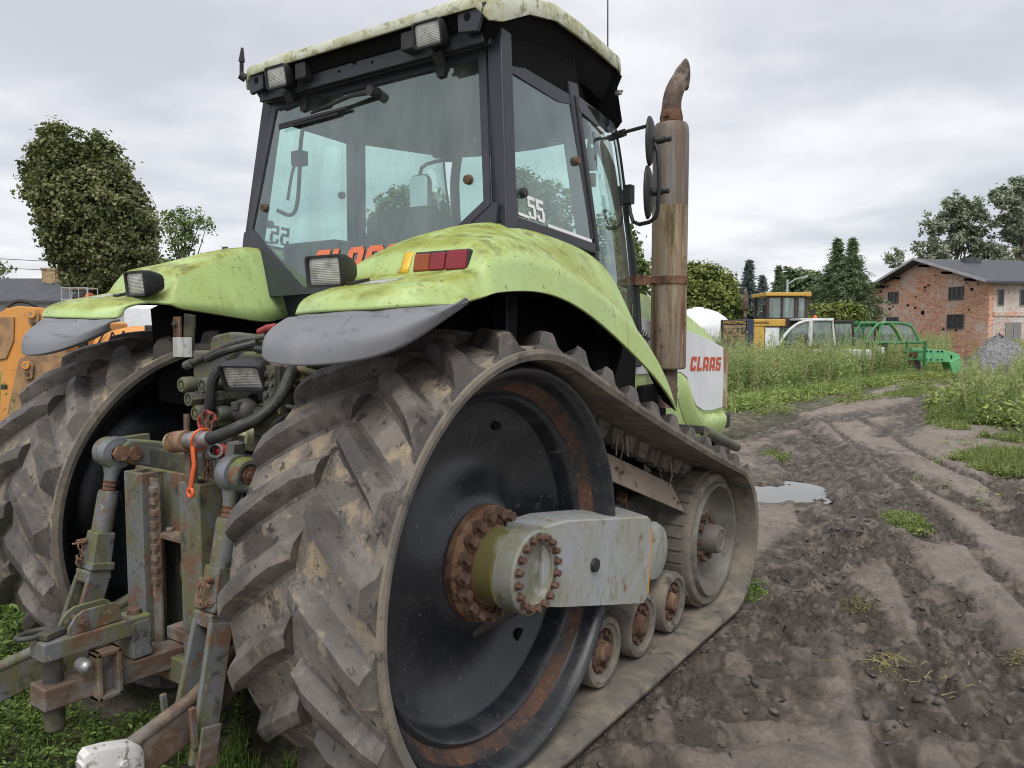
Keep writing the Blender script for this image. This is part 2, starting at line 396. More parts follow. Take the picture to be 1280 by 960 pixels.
C1, R1 = (-.14, .785), .765     # drive wheel centre and outer belt radius
C2, R2 = (1.86, .44), .42       # idler
def loop_fn():
    dy, dz = C2[0]-C1[0], C2[1]-C1[1]; L = math.hypot(dy, dz); base = math.atan2(dz, dy)
    k = math.acos((R1-R2)/L)
    tu, tl = base+k, base-k       # tangent angles, upper and lower
    # run: lower front -> lower rear -> up round the drive wheel -> upper run -> round the idler
    a0, a1 = tl, tu-2*PI          # clockwise decreasing through -pi (rear)
    s1 = math.sqrt(L*L-(R1-R2)**2); s2 = R1*(a0-a1); s3 = s1; s4 = R2*(tu-tl)
    tot = s1+s2+s3+s4
    def P(c, r, a): return Vector((c[0]+r*math.cos(a), c[1]+r*math.sin(a)))
    def f(s):
        s %= tot
        if s < s1:
            p = P(C2, R2, tl).lerp(P(C1, R1, tl), s/s1); a = tl
        elif s < s1+s2:
            a = a0-(s-s1)/R1; p = P(C1, R1, a)
        elif s < s1+s2+s3:
            a = tu; p = P(C1, R1, tu).lerp(P(C2, R2, tu), (s-s1-s2)/s3)
            q = (s-s1-s2)/s3; p = p - Vector((math.cos(a), math.sin(a)))*.018*4*q*(1-q)   # a little sag
        else:
            a = tu-(s-s1-s2-s3)/R2; p = P(C2, R2, a)
        return p, Vector((math.cos(a), math.sin(a)))
    return f, tot, s1, (a0, a1)
LF, LTOT, LS1, LA = loop_fn()
XB0, XB1 = .56, 1.18
NL = round(LTOT/.232); PITCH = LTOT/NL
# phase so that an outer lug end stands at +8 degrees behind the axle
S_REF = LS1 + R1*(LA[0]+PI) - R1*math.radians(8)

def build_belt():
    b = B(); n = 260; secs = []
    for i in range(n):
        p, nr = LF(LTOT*i/n)
        row = []
        for u, h in ((XB0, 0), (XB0+.02, .004), (.80, .004), (.94, .004), (XB1-.035, .004), (XB1-.025, -.006), (XB1, -.008), (XB1+.002, -.022), (XB1-.006, -.042), (1.02, -.045), (.72, -.045), (XB0+.006, -.042), (XB0-.002, -.022)):
            q = p+nr*h; row.append((u, q.x, q.y))
        secs.append(row)
    b.loft(secs, closed_u=True, closed_v=True)
    b.bm.normal_update()
    nsec = 13
    b.bm.faces.ensure_lookup_table()
    for i, f in enumerate(b.bm.faces):
        k = i % nsec
        f.material_index = 1 if k >= 4 and k <= 12 else 0
    # lugs: two staggered rows of bars meeting in a chevron
    uc = (XB0+XB1)/2; half = (XB1-XB0)/2; rnd = random.Random(3)
    for side in (1, -1):
        for i in range(NL):
            s0 = S_REF + PITCH*(i + (0 if side > 0 else .5))
            secs = []; st = 7
            for j in range(st):
                t = j/(st-1)
                u = half-.012-t*(half-.03)               # outer end -> centre
                lead = .195*t**.92; wb, wt = .128-.018*t, .070-.016*t
                hh = .060 if 0 < j < st-1 else .053
                if j == st-1: hh = .040
                if j == 0: wt = .074
                hh += rnd.uniform(-.004, .003)
                prof = [(-wb/2-.028, -.004), (-wb/2+.006, .010), (-wt/2-.006, hh*.72), (-wt/2+.006, hh), (0, hh+.002), (wt/2-.006, hh), (wt/2+.006, hh*.72), (wb/2-.006, .010), (wb/2+.028, -.004)]
                row = []
                for ds, h in prof:
                    uu = u + (h*.32 if j == st-1 else (-h*.18 if j == 0 else 0))*-1*(1 if j == st-1 else -1)
                    p, nr = LF(s0+lead+ds+rnd.uniform(-.002, .002))
                    q = p+nr*h
                    row.append((uc+side*uu, q.x, q.y))
                secs.append(row)
            n0 = len(b.bm.faces); b.loft(secs, caps=True); b.bm.faces.ensure_lookup_table()
            for f in b.bm.faces[n0:]: f.material_index = 2
    # guide blocks on the inner face
    ng = round(LTOT/.15)
    for i in range(ng):
        s = LTOT*i/ng; secs = []
        for ds, ww in ((-.052, .055), (-.036, .05), (.036, .05), (.052, .055)):
            p, nr = LF(s+ds); row = []
            hi = -.115 if abs(ds) < .05 else -.04
            for u, h in ((-ww-.01, -.04), (-ww*.8, hi), (ww*.8, hi), (ww+.01, -.04)):
                q = p+nr*h; row.append((uc+u, q.x, q.y))
            secs.append(row)
        n0 = len(b.bm.faces); b.loft(secs)
        b.bm.faces.ensure_lookup_table()
        for f in b.bm.faces[n0:]: f.material_index = 1
    o = b.done('track_belt', 'rubber', TR, mat2='rubber_edge', ang=24); o.data.materials.append(M['lug']); return o
belt = build_belt()
belt_l = mirror(belt, TR)

def one_bolt(name, r, h, mat, parent):
    b = B(); b.bolt((0, 0, 0), (1, 0, 0), r, h); return b.done(name, mat, parent)
def ring_of_bolts(proto, parent, x, cy, cz, r, n, a0=0.0):
    for i in range(n):
        a = a0+2*PI*i/n; loc = (x, cy+r*math.cos(a), cz+r*math.sin(a))
        if i == 0: proto.location = loc
        else: dup(proto, loc, parent)

# drive wheel: rim, dished disc
def build_drive_wheel():
    y, z = C1
    b = B()
    rim = [(.665, .66), (.70, .655), (.705, .70), (.705, 1.075), (.702, 1.098), (.692, 1.110), (.680, 1.110), (.668, 1.098), (.660, 1.07), (.657, 1.045), (.651, 1.03), (.640, 1.012), (.622, .992), (.612, .985), (.604, .992), (.594, .998), (.584, .990), (.576, .965), (.570, .925), (.560, .90), (.560, .80), (.655, .68)]
    b.lathe(rim, (0, y, z), closed=True, seg=96)
    for k, f in enumerate(b.bm.faces):
        if k//96 in (10, 11, 12): f.material_index = 1
    w = b.done('drive_wheel', 'blackpaint', TR, ang=50, mat2='blackrust')
    b = B()
    disc = [(.10, .935), (.205, .935), (.225, .93), (.25, .905), (.28, .872), (.32, .845), (.37, .832), (.42, .838), (.47, .858), (.52, .885), (.545, .905), (.562, .915), (.575, .917), (.577, .908), (.555, .89), (.50, .855), (.42, .815), (.36, .81), (.30, .825), (.24, .885), (.20, .90), (.10, .90)]
    b.lathe(disc, (0, y, z), closed=True, seg=96)
    d = b.done('wheel_disc', 'blackpaint', w, ang=60)
    # hand holes: a dark rimmed recess in the disc
    for a in (math.radians(70), math.radians(190), math.radians(310)):
        b = B(); cy, cz = y+.505*math.cos(a), z+.505*math.sin(a)
        b.cyl((.80, cy, cz), (.8805, cy, cz), .026, seg=20); b.done('hand_hole', 'well', w)
    return w
wheel = build_drive_wheel()
y1, z1 = C1
b = B(); b.lathe([(.05, .90), (.205, .935), (.205, .962), (.19, .985), (.172, .985), (.168, .978), (.142, .978), (.138, 1.0), (.05, 1.0)], (0, y1, z1), seg=64)
flange = b.done('hub_flange', 'rust', wheel, ang=30)
bt = one_bolt('flange_bolt', .0185, .03, 'rustbolt', wheel); ring_of_bolts(bt, wheel, .984, y1, z1, .178, 18)
wheel_l = mirror(wheel, TR)
b = B(); b.lathe([(.05, .97), (.136, .975), (.136, 1.065), (.138, 1.07), (.138, 1.075), (.05, 1.075)], (0, y1, z1), seg=64)
hubcyl = b.done('hub_sleeve', 'olive', TR, ang=30)

# swing arm: grey box beam from the axle forward to the bogie pivot
def arm_box():
    b = B(); N = []
    # outline (y,z) at the outer face and at the inner face
    out = [(-.06, .925), (.10, .915), (.80, .790), (.825, .775), (.835, .75), (.800, .440), (.785, .420), (.755, .410), (.05, .605), (-.06, .640)]
    inn = [(-.06, .925), (.10, .92), (.80, .815), (.83, .80), (.845, .77), (.81, .440), (.795, .420), (.755, .410), (.05, .605), (-.06, .640)]
    X = [(.985, inn), (1.138, out), (1.146, [(p[0]*.985+.005, .64+(p[1]-.64)*.975) for p in out])]
    b.loft([[(x, p[0], p[1]) for p in o] for x, o in X], closed_u=True, caps=True)
    return b.done('swing_arm', 'armgrey', TR, ang=28)
arm = arm_box()
b = B(); b.lathe([(.02, 1.06), (.142, 1.06), (.145, 1.065), (.145, 1.148), (.138, 1.156), (.108, 1.158), (.104, 1.154), (.100, 1.132), (.06, 1.126), (.045, 1.130), (.001, 1.130)], (0, y1+.02, z1-.005), seg=64)
cap = b.done('hub_cap', 'capgrey', arm, ang=28)
bt = one_bolt('cap_bolt', .0115, .022, 'rustbolt', arm); ring_of_bolts(bt, arm, 1.157, y1+.02, z1-.005, .122, 18, .1)
b = B(); b.cyl((1.147, .30, .70), (1.162, .30, .70), .028, .026, seg=24); b.done('rubber_plug', 'black', arm, bevel=.003)
b = B(); b.prism([(.83, .735), (.842, .732), (.812, .445), (.80, .44)], 1.06, 1.144); b.done('orange_edge_strip', 'orange', arm)
# bolt-on rear plate seam
b = B(); b.prism([(.70, .80), (.80, .79), (1.08, .66), (1.22, .58), (1.24, .45), (1.12, .40), (.90, .42), (.72, .45)], .78, .984)
arm_in = b.done('bogie_beam', 'armgrey', TR, bevel=.015)
b = B(); b.lathe([(.02, .90), (.145, .90), (.145, 1.0), (.138, 1.012), (.133, 1.022), (.126, 1.026), (.001, 1.028)], (0, 1.16, .525), seg=56)
pv = b.done('pivot_cap', 'armgrey', TR, ang=30)
for o in (hubcyl, arm, arm_in, pv): mirror(o, TR)

# idler with a grooved rubber tread and a dished steel disc
def build_idler():
    y, z = C2; rr = R2-.048
    b = B()
    b.lathe([(rr-.055, .70), (rr-.01, .70), (rr-.002, .72), (rr-.002, 1.035), (rr-.012, 1.05), (rr-.03, 1.055), (rr-.055, 1.05)], (0, y, z), closed=True, seg=96)
    w = b.done('idler_wheel', 'rubber_edge', TR, ang=35)
    b = B(); ng = 36
    for i in range(ng):
        a = 2*PI*i/ng; a1_ = 2*PI*(i+.88)/ng
        secs = []
        for x in (.725, 1.02):
            secs.append([(x, y+r*math.cos(q), z+r*math.sin(q)) for r, q in ((rr-.012, a), (rr+.010, a+.012), (rr+.010, a1_-.012), (rr-.012, a1_))])
        b.loft(secs, caps=True)
    b.done('tread_block', 'rubber_edge', w, ang=20)
    b = B(); b.lathe([(rr-.055, .72), (rr-.05, 1.05), (rr-.06, 1.075), (rr-.075, 1.072), (rr-.085, 1.045), (rr-.098, 1.0), (rr-.14, .975), (.19, .965), (.13, .972), (.125, .93), (rr-.12, .93)], (0, y, z), closed=True, seg=80)
    b.done('idler_disc', 'wheelmud', w, ang=50)
    b = B(); b.lathe([(.02, .93), (.150, .968), (.150, .990), (.142, .996), (.090, .998), (.085, 1.005), (.078, 1.08), (.072, 1.095), (.058, 1.098), (.054, 1.090), (.001, 1.092)], (0, y, z), seg=48)
    h = b.done('idler_hub', 'wheelmud', w, ang=30)
    bt = one_bolt('idler_bolt', .0175, .032, 'rustbolt', w); ring_of_bolts(bt, w, .996, y, z, .118, 10)
    return w
idler = build_idler(); mirror(idler, TR)

# three bogie rollers a side
def build_roller(y):
    b = B(); z = .222; r = .152
    b.lathe([(.10, .74), (r-.006, .74), (r, .752), (r, 1.03), (r-.006, 1.042), (r-.028, 1.046), (r-.034, 1.036), (.10, 1.03)], (0, y, z), closed=True, seg=56)
    w = b.done('bogie_roller', 'rubber_edge', TR, ang=35)
    b = B(); b.lathe([(.02, 1.0), (.122, 1.0), (.120, 1.030), (.112, 1.034), (.104, 1.02), (.098, 1.008), (.055, 1.006), (.050, 1.012), (.042, 1.045), (.034, 1.052), (.001, 1.054)], (0, y, z), seg=48)
    b.done('roller_hub', 'rust', w, ang=35)
    bt = one_bolt('roller_bolt', .0125, .026, 'rustbolt', w); ring_of_bolts(bt, w, 1.006, y, z, .077, 11, y)
    return w
for yy in (.60, .975, 1.345):
    w = build_roller(yy); mirror(w, TR)

# guard plates and dark undercarriage frame
b = B()
b.slab([(1.005, .62, .980), (1.005, 1.55, .642), (.955, 1.48, .802), (.955, .68, 1.088)], .008)
gp = b.done('mud_guard_plate', 'tan', TR, bevel=.002)
b = B()
for x, y, z in ((.988, .80, .985), (.990, .845, .962), (.988, 1.44, .735), (.995, 1.485, .705)):
    b.box((x, y, z), (.012, .022, .014))
b.done('plate_bolt', 'rustbolt', gp)
b = B()
b.box((.62, .85, .62), (.50, 1.9, .30)); b.box((0, .9, .72), (.75, 2.6, .5)); b.box((0, 2.5, .62), (.8, .9, .4))
b.prism([(.5, .78), (1.6, .55), (1.7, .30), (.4, .32)], .64, .72)
b.box((0, -.10, .80), (1.3, .36, .36))
fr = b.done('chassis', 'hitchdark', TR, bevel=.02); mirror
b = B(); b.beam((.86, 1.10, .80), (.80, 1.28, .42), .05, .05); b.beam((.78, .9, .86), (.78, 1.5, .60), .06, .05)
gb = b.done('guard_bracket', 'rust', TR, bevel=.004)
mirror(gp, TR); mirror(gb, TR)
# mud and root strands hanging from the belt
b = B(); rnd = random.Random(8)
for i in range(12):
    y = (.80+rnd.random()*.22) if i < 6 else .95+rnd.random()*.7; x = .82+rnd.random()*.22
    zt = 1.20-(y-.62)*.335; L = rnd.uniform(.04, .15)**1.0*(1 if i % 3 else .5)
    b.tube([(x, y, zt), (x+rnd.uniform(-.01, .01), y+rnd.uniform(-.012, .012), zt-L*.5), (x+rnd.uniform(-.015, .015), y+rnd.uniform(-.02, .02), zt-L)], [.006, .003], seg=5)
hr_ = b.done('hanging_root', 'tan', TR); hr_['kind'] = 'stuff'
# ------------------------------------------------------------------ the tractor: lettering, cab, fenders, bonnet
# block letters as rectangles (x0,y0,x1,y1) on a cell .8 wide and 1 high
GLY = {
 'C': [(0, .10, .29, .90), (.08, 0, .74, .10), (.08, .90, .74, 1), (.29, .10, .74, .24), (.29, .76, .74, .90), (.50, .24, .74, .36), (.50, .64, .74, .76)],
 'L': [(0, 0, .29, 1), (.29, 0, .66, .24)],
 'A': [(0, 0, .28, .90), (.08, .90, .72, 1), (.52, 0, .80, .90), (.28, .76, .52, .90), (.28, .24, .52, .44)],
 'S': [(0, .56, .28, .92), (.08, .92, .76, 1), (.28, .78, .76, .92), (.28, .56, .70, .62), (.06, .40, .76, .56), (.48, .08, .76, .40), (0, 0, .70, .08), (0, .08, .48, .22), (0, .22, .24, .32)],
 '5': [(0, .50, .20, 1), (.20, .84, .68, 1), (.20, .50, .62, .66), (.48, .12, .70, .50), (.06, 0, .62, .12), (0, .12, .20, .28)],
}
def lettering(text, origin, ux, uy, h, mat, name, parent, slant=.18, gap=.12, th=.002, wide=1.0, proto_w=None):
    o, ux, uy = Vector(origin), Vector(ux).normalized(), Vector(uy).normalized(); n = ux.cross(uy).normalized()
    b = B(); x = 0
    W = {'C': .76, 'L': .66, 'A': .80, 'S': .77, '5': .72}
    for ch in text:
        for x0, y0, x1, y1 in GLY[ch]:
            pts = []
            for px_, py_ in ((x0, y0), (x1, y0), (x1, y1), (x0, y1)):
                pts.append(o + ux*((x+px_+slant*py_)*h*wide) + uy*(py_*h))
            lo = [b.bm.verts.new(p) for p in pts]; hi = [b.bm.verts.new(p+n*th) for p in pts]
            b.face(lo[::-1]); b.face(hi)
            for i in range(4): b.face([lo[i], lo[(i+1) % 4], hi[(i+1) % 4], hi[i]])
        x += W[ch]+gap
    return b.done(name, mat, parent, smooth=False)

def lamp(name, c, yaw, pitch, parent, w=.165, h=.105, d=.10, mat='black', lensmat='lens', slope=.02):
    """rectangular work lamp; yaw turns the lens away from -Y, pitch tilts it down"""
    Rm = Matrix.Translation(c) @ Euler((pitch, 0, yaw)).to_matrix().to_4x4()
    def ring(y, sw, sh, r, dz=0):
        P = []
        for cx, cz, a0 in ((1, 1, 0), (-1, 1, 90), (-1, -1, 180), (1, -1, 270)):
            for k in range(4):
                a = math.radians(a0+k*30); P.append((cx*(sw/2-r)+r*math.cos(a), y, dz+cz*(sh/2-r)+r*math.sin(a)))
        return P
    b = B()
    b.loft([ring(-d*.5, w*.90, h*.88, .012), ring(-d*.5, w, h, .014), ring(-d*.40, w*1.01, h*1.01, .016), ring(-d*.1, w*.97, h*.97, .018), ring(d*.35, w*.80, h*.74, .02), ring(d*.5, w*.70, h*.6, .02)], closed_u=True)
    b.loft([ring(-d*.5, w*.90, h*.88, .012), ring(-d*.38, w*.88, h*.86, .012)], closed_u=True)
    b.loft([ring(d*.5, w*.70, h*.6, .02), ring(d*.5, .001, .001, .0002)], closed_u=True)
    b.xform(Rm); o = b.done(name, mat, parent, ang=40)
    b = B(); b.loft([ring(-d*.39, w*.885, h*.865, .012), ring(-d*.43, w*.80, h*.78, .012), ring(-d*.45, w*.4, h*.4, .01), ring(-d*.455, .001, .001, .0002)], closed_u=True)
    b.xform(Rm); b.done('lamp_lens', lensmat, o, ang=60)
    return o

# ---- fenders
from mathutils.bvhtree import BVHTree
ARCH = [(-.60, 1.64), (-.5, 1.687), (-.3, 1.728), (-.15, 1.738), (-.02, 1.735), (.15, 1.703), (.32, 1.646), (.5, 1.572), (.75, 1.463), (.9, 1.377), (1.05, 1.285), (1.2, 1.19)]
def fender():
    S = [
     [(.56, -.60, 1.655), (.62, -.69, 1.655), (.80, -.745, 1.66), (1.0, -.72, 1.665), (1.10, -.63, 1.675), (1.14, -.53, 1.682)],
     [(.565, -.592, 1.69), (.625, -.68, 1.69), (.80, -.735, 1.695), (.995, -.71, 1.70), (1.09, -.622, 1.712), (1.14, -.515, 1.684)],
     [(.555, -.575, 1.715), (.64, -.65, 1.718), (.80, -.695, 1.722), (.98, -.672, 1.728), (1.075, -.60, 1.742), (1.14, -.50, 1.687)],
     [(.53, -.50, 1.735), (.62, -.52, 1.748), (.80, -.535, 1.755), (.98, -.52, 1.758), (1.085, -.50, 1.757), (1.142, -.46, 1.697)],
     [(.50, -.43, 1.72), (.545, -.405, 1.775), (.74, -.388, 1.787), (1.02, -.385, 1.787), (1.095, -.40, 1.778), (1.143, -.40, 1.708)],
     [(.497, -.42, 1.72), (.538, -.390, 1.785), (.74, -.370, 1.797), (1.02, -.367, 1.797), (1.10, -.375, 1.785), (1.143, -.38, 1.712)],
     [(.495, -.40, 1.71), (.545, -.362, 1.835), (.74, -.345, 1.872), (1.03, -.342, 1.875), (1.115, -.345, 1.825), (1.144, -.35, 1.719)],
     [(.49, -.38, 1.70), (.555, -.335, 1.855), (.745, -.318, 1.892), (1.03, -.315, 1.896), (1.12, -.32, 1.84), (1.144, -.32, 1.725)],
     [(.485, -.25, 1.685), (.575, -.20, 1.925), (.75, -.18, 1.955), (1.03, -.18, 1.925), (1.128, -.18, 1.86), (1.145, -.18, 1.737)],
     [(.475, -.10, 1.665), (.60, -.02, 1.985), (.76, -.01, 2.005), (1.025, -.02, 1.925), (1.13, -.02, 1.85), (1.145, -.02, 1.735)],
     [(.46, .03, 1.645), (.65, .16, 2.015), (.78, .17, 2.035), (1.01, .15, 1.895), (1.13, .15, 1.815), (1.145, .15, 1.703)],
     [(.50, .15, 1.66), (.68, .30, 2.02), (.80, .32, 2.035), (1.015, .32, 1.855), (1.13, .32, 1.77), (1.145, .32, 1.646)],
     [(.62, .5, 1.75), (.72, .5, 2.00), (.82, .5, 2.012), (1.02, .5, 1.805), (1.13, .5, 1.71), (1.145, .5, 1.572)],
     [(.66, .85, 1.70), (.75, .82, 1.965), (.835, .82, 1.972), (1.03, .82, 1.67), (1.13, .82, 1.555), (1.145, .82, 1.425)],
     [(.68, 1.02, 1.60), (.77, 1.0, 1.90), (.85, 1.01, 1.88), (1.04, 1.02, 1.49), (1.125, 1.02, 1.40), (1.145, 1.02, 1.305)],
     [(.70, 1.12, 1.45), (.80, 1.10, 1.78), (.875, 1.10, 1.73), (1.05, 1.10, 1.37), (1.12, 1.10, 1.31), (1.145, 1.08, 1.26)],
     [(.74, 1.22, 1.30), (.84, 1.17, 1.58), (.93, 1.15, 1.50), (1.06, 1.14, 1.28), (1.115, 1.13, 1.245), (1.145, 1.105, 1.235)],
    ]
    # refine across: extra points beside the creases so that the panel edges stay crisp
    S2 = []
    for sec in S:
        p = [Vector(q) for q in sec]
        S2.append([p[0], p[0].lerp(p[1], .85), p[1], p[1].lerp(p[2], .25), p[1].lerp(p[2], .75), p[2], p[2].lerp(p[3], .5), p[2].lerp(p[3], .9), p[3], p[3].lerp(p[4], .35), p[4], p[4].lerp(p[5], .3), p[4].lerp(p[5], .97), p[5]])
    b = B(); b.loft(S2)
    o = b.done('fender', 'lime', TR, sub=2, solid=.012, mat2='well')
    # the solidified side must face inwards: make the outside normals point out
    me = o.data
    if me.polygons[len(me.polygons)//2].normal.z < 0: me.flip_normals()
    return o
fend = fender()

def flap():
    top = [(.565, -.60, 1.654), (.60, -.665, 1.652), (.68, -.715, 1.652), (.80, -.738, 1.656), (.92, -.735, 1.66), (1.02, -.70, 1.664), (1.09, -.64, 1.672), (1.135, -.55, 1.68), (1.155, -.50, 1.684)]
    bot = [(.545, -.66, 1.612), (.565, -.77, 1.552), (.655, -.85, 1.513), (.78, -.868, 1.502), (.92, -.84, 1.506), (1.03, -.775, 1.523), (1.10, -.70, 1.562), (1.145, -.60, 1.632), (1.157, -.51, 1.678)]
    secs = []
    for f, bul in ((0, 0), (.12, .006), (.2, .006), (.45, .022), (.7, .026), (.85, .016), (.97, .003), (1, 0)):
        row = []
        for a, c in zip(top, bot):
            p = Vector(a).lerp(Vector(c), f); d = Vector((p.x-.86, p.y+.30, 0)).normalized()
            row.append(p + d*bul + Vector((0, 0, bul*.7)))
        secs.append(row)
    secs.append([Vector(q)+Vector((-(q[0]-.86)*.06, .03, .0)) for q in bot])
    b = B(); b.loft(secs); o = b.done('fender_flap', 'flap', fend, sub=2, solid=.008)
    me = o.data
    if sum(p.normal.z for p in me.polygons) < 0: me.flip_normals()
    # moulded ribs on the flap, laid on its surface
    bpy.context.view_layer.update(); bv = BVHTree.FromObject(o, bpy.context.evaluated_depsgraph_get())
    def on(x, z):
        h = bv.ray_cast(Vector((x, -2, z)), Vector((0, 1, 0))); return None if h[0] is None else h[0]+Vector((0, .0035, 0))
    b = B()
    for pts in ([(.93, z) for z in (1.645, 1.625, 1.60, 1.575, 1.55)], [(x, 1.642) for x in (.68, .76, .86, .96, 1.04)]):
        P = [q for q in (on(*p) for p in pts) if q is not None]
        if len(P) > 2: b.tube(P, .0055, seg=8, smooth=1)
    rb = b.done('flap_rib', 'flap', o); rb['kind'] = 'stuff'
    return o
flap()
b = B(); b.box((.945, -.350, 1.826), (.225, .035, .070), (-.2, 0, .02)); tl = b.done('tail_light', 'black', fend, bevel=.006)
b = B(); b.box((.868, -.3655, 1.826), (.066, .02, .060), (-.2, 0, .02)); b.done('amber_lens', 'amberlens', tl, bevel=.006)
b = B(); b.box((.935, -.365, 1.826), (.062, .02, .060), (-.2, 0, .02)); b.box((1.012, -.363, 1.827), (.080, .024, .064), (-.2, 0, .04)); b.done('red_lens', 'taillens', tl, bevel=.006)
from mathutils.bvhtree import BVHTree
bpy.context.view_layer.update()
_dg = bpy.context.evaluated_depsgraph_get(); FB = BVHTree.FromObject(fend, _dg)
def drop(x, y, up=.002): 
    h = FB.ray_cast(Vector((x, y, 3)), Vector((0, 0, -1))); return h[0]+Vector((0, 0, up))
def press(x, z, up=.002):
    h = FB.ray_cast(Vector((x, -2, z)), Vector((0, 1, 0))); return h[0]+Vector((0, -up, 0))
def sticker(name, pts, mat, th): 
    b = B(); b.slab(pts, th); return b.done(name, mat, fend)
b = B(); b.loft([[press(x, z, .004) for z in (1.796, 1.815, 1.835, 1.855, 1.866)] for x in (.772, .79, .812)]); o = b.done('yellow_reflector', 'yellowrefl', fend, solid=.004)
b = B(); b.loft([[drop(x, y, .010) for y in (-.545, -.51, -.475)] for x in (.70, .735)]); b.done('black_tag', 'black', fend, solid=.012, bevel=.002)
b = B(); b.loft([[drop(x, y, .003) for y in (-.57, -.54, -.51, -.485)] for x in (.78, .83, .89)]); b.done('silver_label', 'label', fend, solid=.003)
wl = lamp('work_lamp', (.577, -.485, 1.806), .05, .10, fend)
b = B(); b.box((.60, -.465, 1.755), (.06, .04, .03)); b.done('lamp_foot', 'black', wl, bevel=.004)
fend_l = mirror(fend, TR)
for c in list(fend_l.children):     # the far fender has lost its tail light
    if c.name.startswith('tail_light'):
        for g in list(c.children): bpy.data.objects.remove(g)
        bpy.data.objects.remove(c)
# dark inner wheel-arch lining
b = B(); b.prism([(-.42, 1.70), (-.40, 1.30), (.2, 1.15), (1.30, .80), (1.78, .80), (1.78, 1.16), (1.42, 1.30), (1.25, 1.42), (1.08, 1.60), (.85, 1.82), (.3, 1.93), (-.05, 1.88)], .64, .66)
wl_ = b.done('arch_lining', 'well', TR, bevel=0); mirror(wl_, TR)

# ---- cab
CAB = TR
def L3(a, b, f): return Vector(a).lerp(Vector(b), f)
RT, RB = Vector((.665, .262, 2.735)), Vector((.765, .165, 2.085))      # rear glass corners
# one continuous post-and-rail frame
b = B()
def post(p, q, w, d, up=(0, 1, 0)): b.beam(p, q, w, d, up)
for s in (1, -1):
    f = lambda x, y, z: (s*x, y, z)
    post(f(.70, .295, 2.80), f(.795, .205, 1.95), .075, .075)
    post(f(.795, .205, 1.96), f(.80, .19, 1.55), .075, .075)
    post(f(.69, .84, 2.74), f(.775, .915, 1.97), .085, .075, (1, 0, 0))
    post(f(.80, .905, 1.975), f(.81, .92, 1.60), .03, .055, (1, 0, 0))
    AP = [(.42, 1.46, 2.80), (.484, 1.49, 2.66), (.538, 1.53, 2.54), (.565, 1.57, 2.41), (.582, 1.60, 2.29), (.614, 1.66, 2.04), (.624, 1.73, 1.70), (.624, 1.73, 1.40)]
    b.tube([f(*q) for q in AP], [.03, .036], seg=8, smooth=1)
    b.beam(f(.805, .22, 2.035), f(.805, .90, 1.985), .03, .05)
b.beam((-.70, .262, 2.76), (.70, .262, 2.76), .06, .05)
b.beam((-.62, 1.72, 1.75), (.62, 1.72, 1.75), .06, .16)
cabf = b.done('cab_frame', 'cabdark', CAB, bevel=.008)
for s in (1, -1):
    b = B(); b.beam((s*.69, .27, 2.765), (s*.69, .86, 2.745), .05, .19); b.beam((s*.69, .85, 2.765), (s*.45, 1.48, 2.765), .05, .20); b.done('roof_rail', 'well', cabf)
b = B(); b.beam((-.48, 1.48, 2.775), (.48, 1.48, 2.775), .06, .17); b.done('roof_rail', 'well', cabf)
b = B(); b.prism([(-.82, 1.98), (-.765, 2.085), (-.32, 1.765), (.32, 1.765), (.765, 2.085), (.82, 1.98), (.82, 1.35), (-.82, 1.35)], .21, .24, 'Y')
b.done('rear_panel', 'cabdark', cabf, bevel=.004)
# rear window and its black border
def rp(x, z, off=0.0):       # a point of the rear glass plane
    f = (2.735-z)/(2.735-2.085); return Vector((x, .262+(.165-.262)*f-off, z))
W = [(-.665, 2.735), (.665, 2.735), (.758, 2.095), (.315, 1.775), (-.315, 1.775), (-.758, 2.095)]
b = B(); b.slab([rp(x, z) for x, z in W], .006); rw = b.done('rear_window', 'glass', CAB)
for sg in (1, -1):
    b = B(); b.slab([rp(sg*.762, 2.10, .001), rp(sg*.313, 1.772, .001), rp(sg*.79, 1.772, .001), rp(sg*.79, 2.10, .001)], .012); b.done('corner_panel', 'cabdark', rw)
b = B()
inner = [(-.632, 2.70), (.632, 2.70), (.722, 2.112), (.305, 1.808), (-.305, 1.808), (-.722, 2.112)]
for i in range(6):
    j = (i+1) % 6
    b.slab([rp(*W[i], .006), rp(*W[j], .006), rp(*inner[j], .006), rp(*inner[i], .006)], .009)
b.done('window_seal', 'cabdark', rw)
for x, z in ((-.645, 2.213), (.634, 2.208)):
    b = B(); p = rp(x, z); n = Vector((0, -1, -.15)).normalized(); b.cyl(p, p+n*.022, .021, .018, seg=16); b.done('window_knob', 'rustbolt', rw, bevel=.003)
# wiper
b = B(); pv_, tip = rp(.067, 2.661, .03), rp(-.575, 2.602, .022)
b.cyl(rp(.067, 2.661, 0), rp(.067, 2.661, .055), .022, seg=16)
b.tube([pv_, L3(pv_, tip, .2)+Vector((0, -.012, .012)), L3(pv_, tip, .62)+Vector((0, -.008, .004))], [.013, .007], seg=8)
wp = b.done('wiper_arm', 'black', rw)
b = B(); b.beam(rp(-.16, 2.612, .018), tip, .008, .026); b.beam(rp(-.10, 2.620, .024), rp(-.47, 2.606, .024), .01, .01); b.done('wiper_blade', 'black', wp)
for x in (-.42, .44):
    b = B(); b.slab([rp(x-.03, 2.745, .012), rp(x+.03, 2.745, .012), rp(x+.018, 2.66, .012), rp(x-.018, 2.66, .012)], .008); b.done('window_hinge', 'black', rw)
lettering('CLAAS', rp(-.245, 1.868, .006), (1, 0, 0), (rp(0, 2)-rp(0, 1.8)), .108, 'decal_orange', 'brand_lettering', rw, gap=.16, wide=1.13)

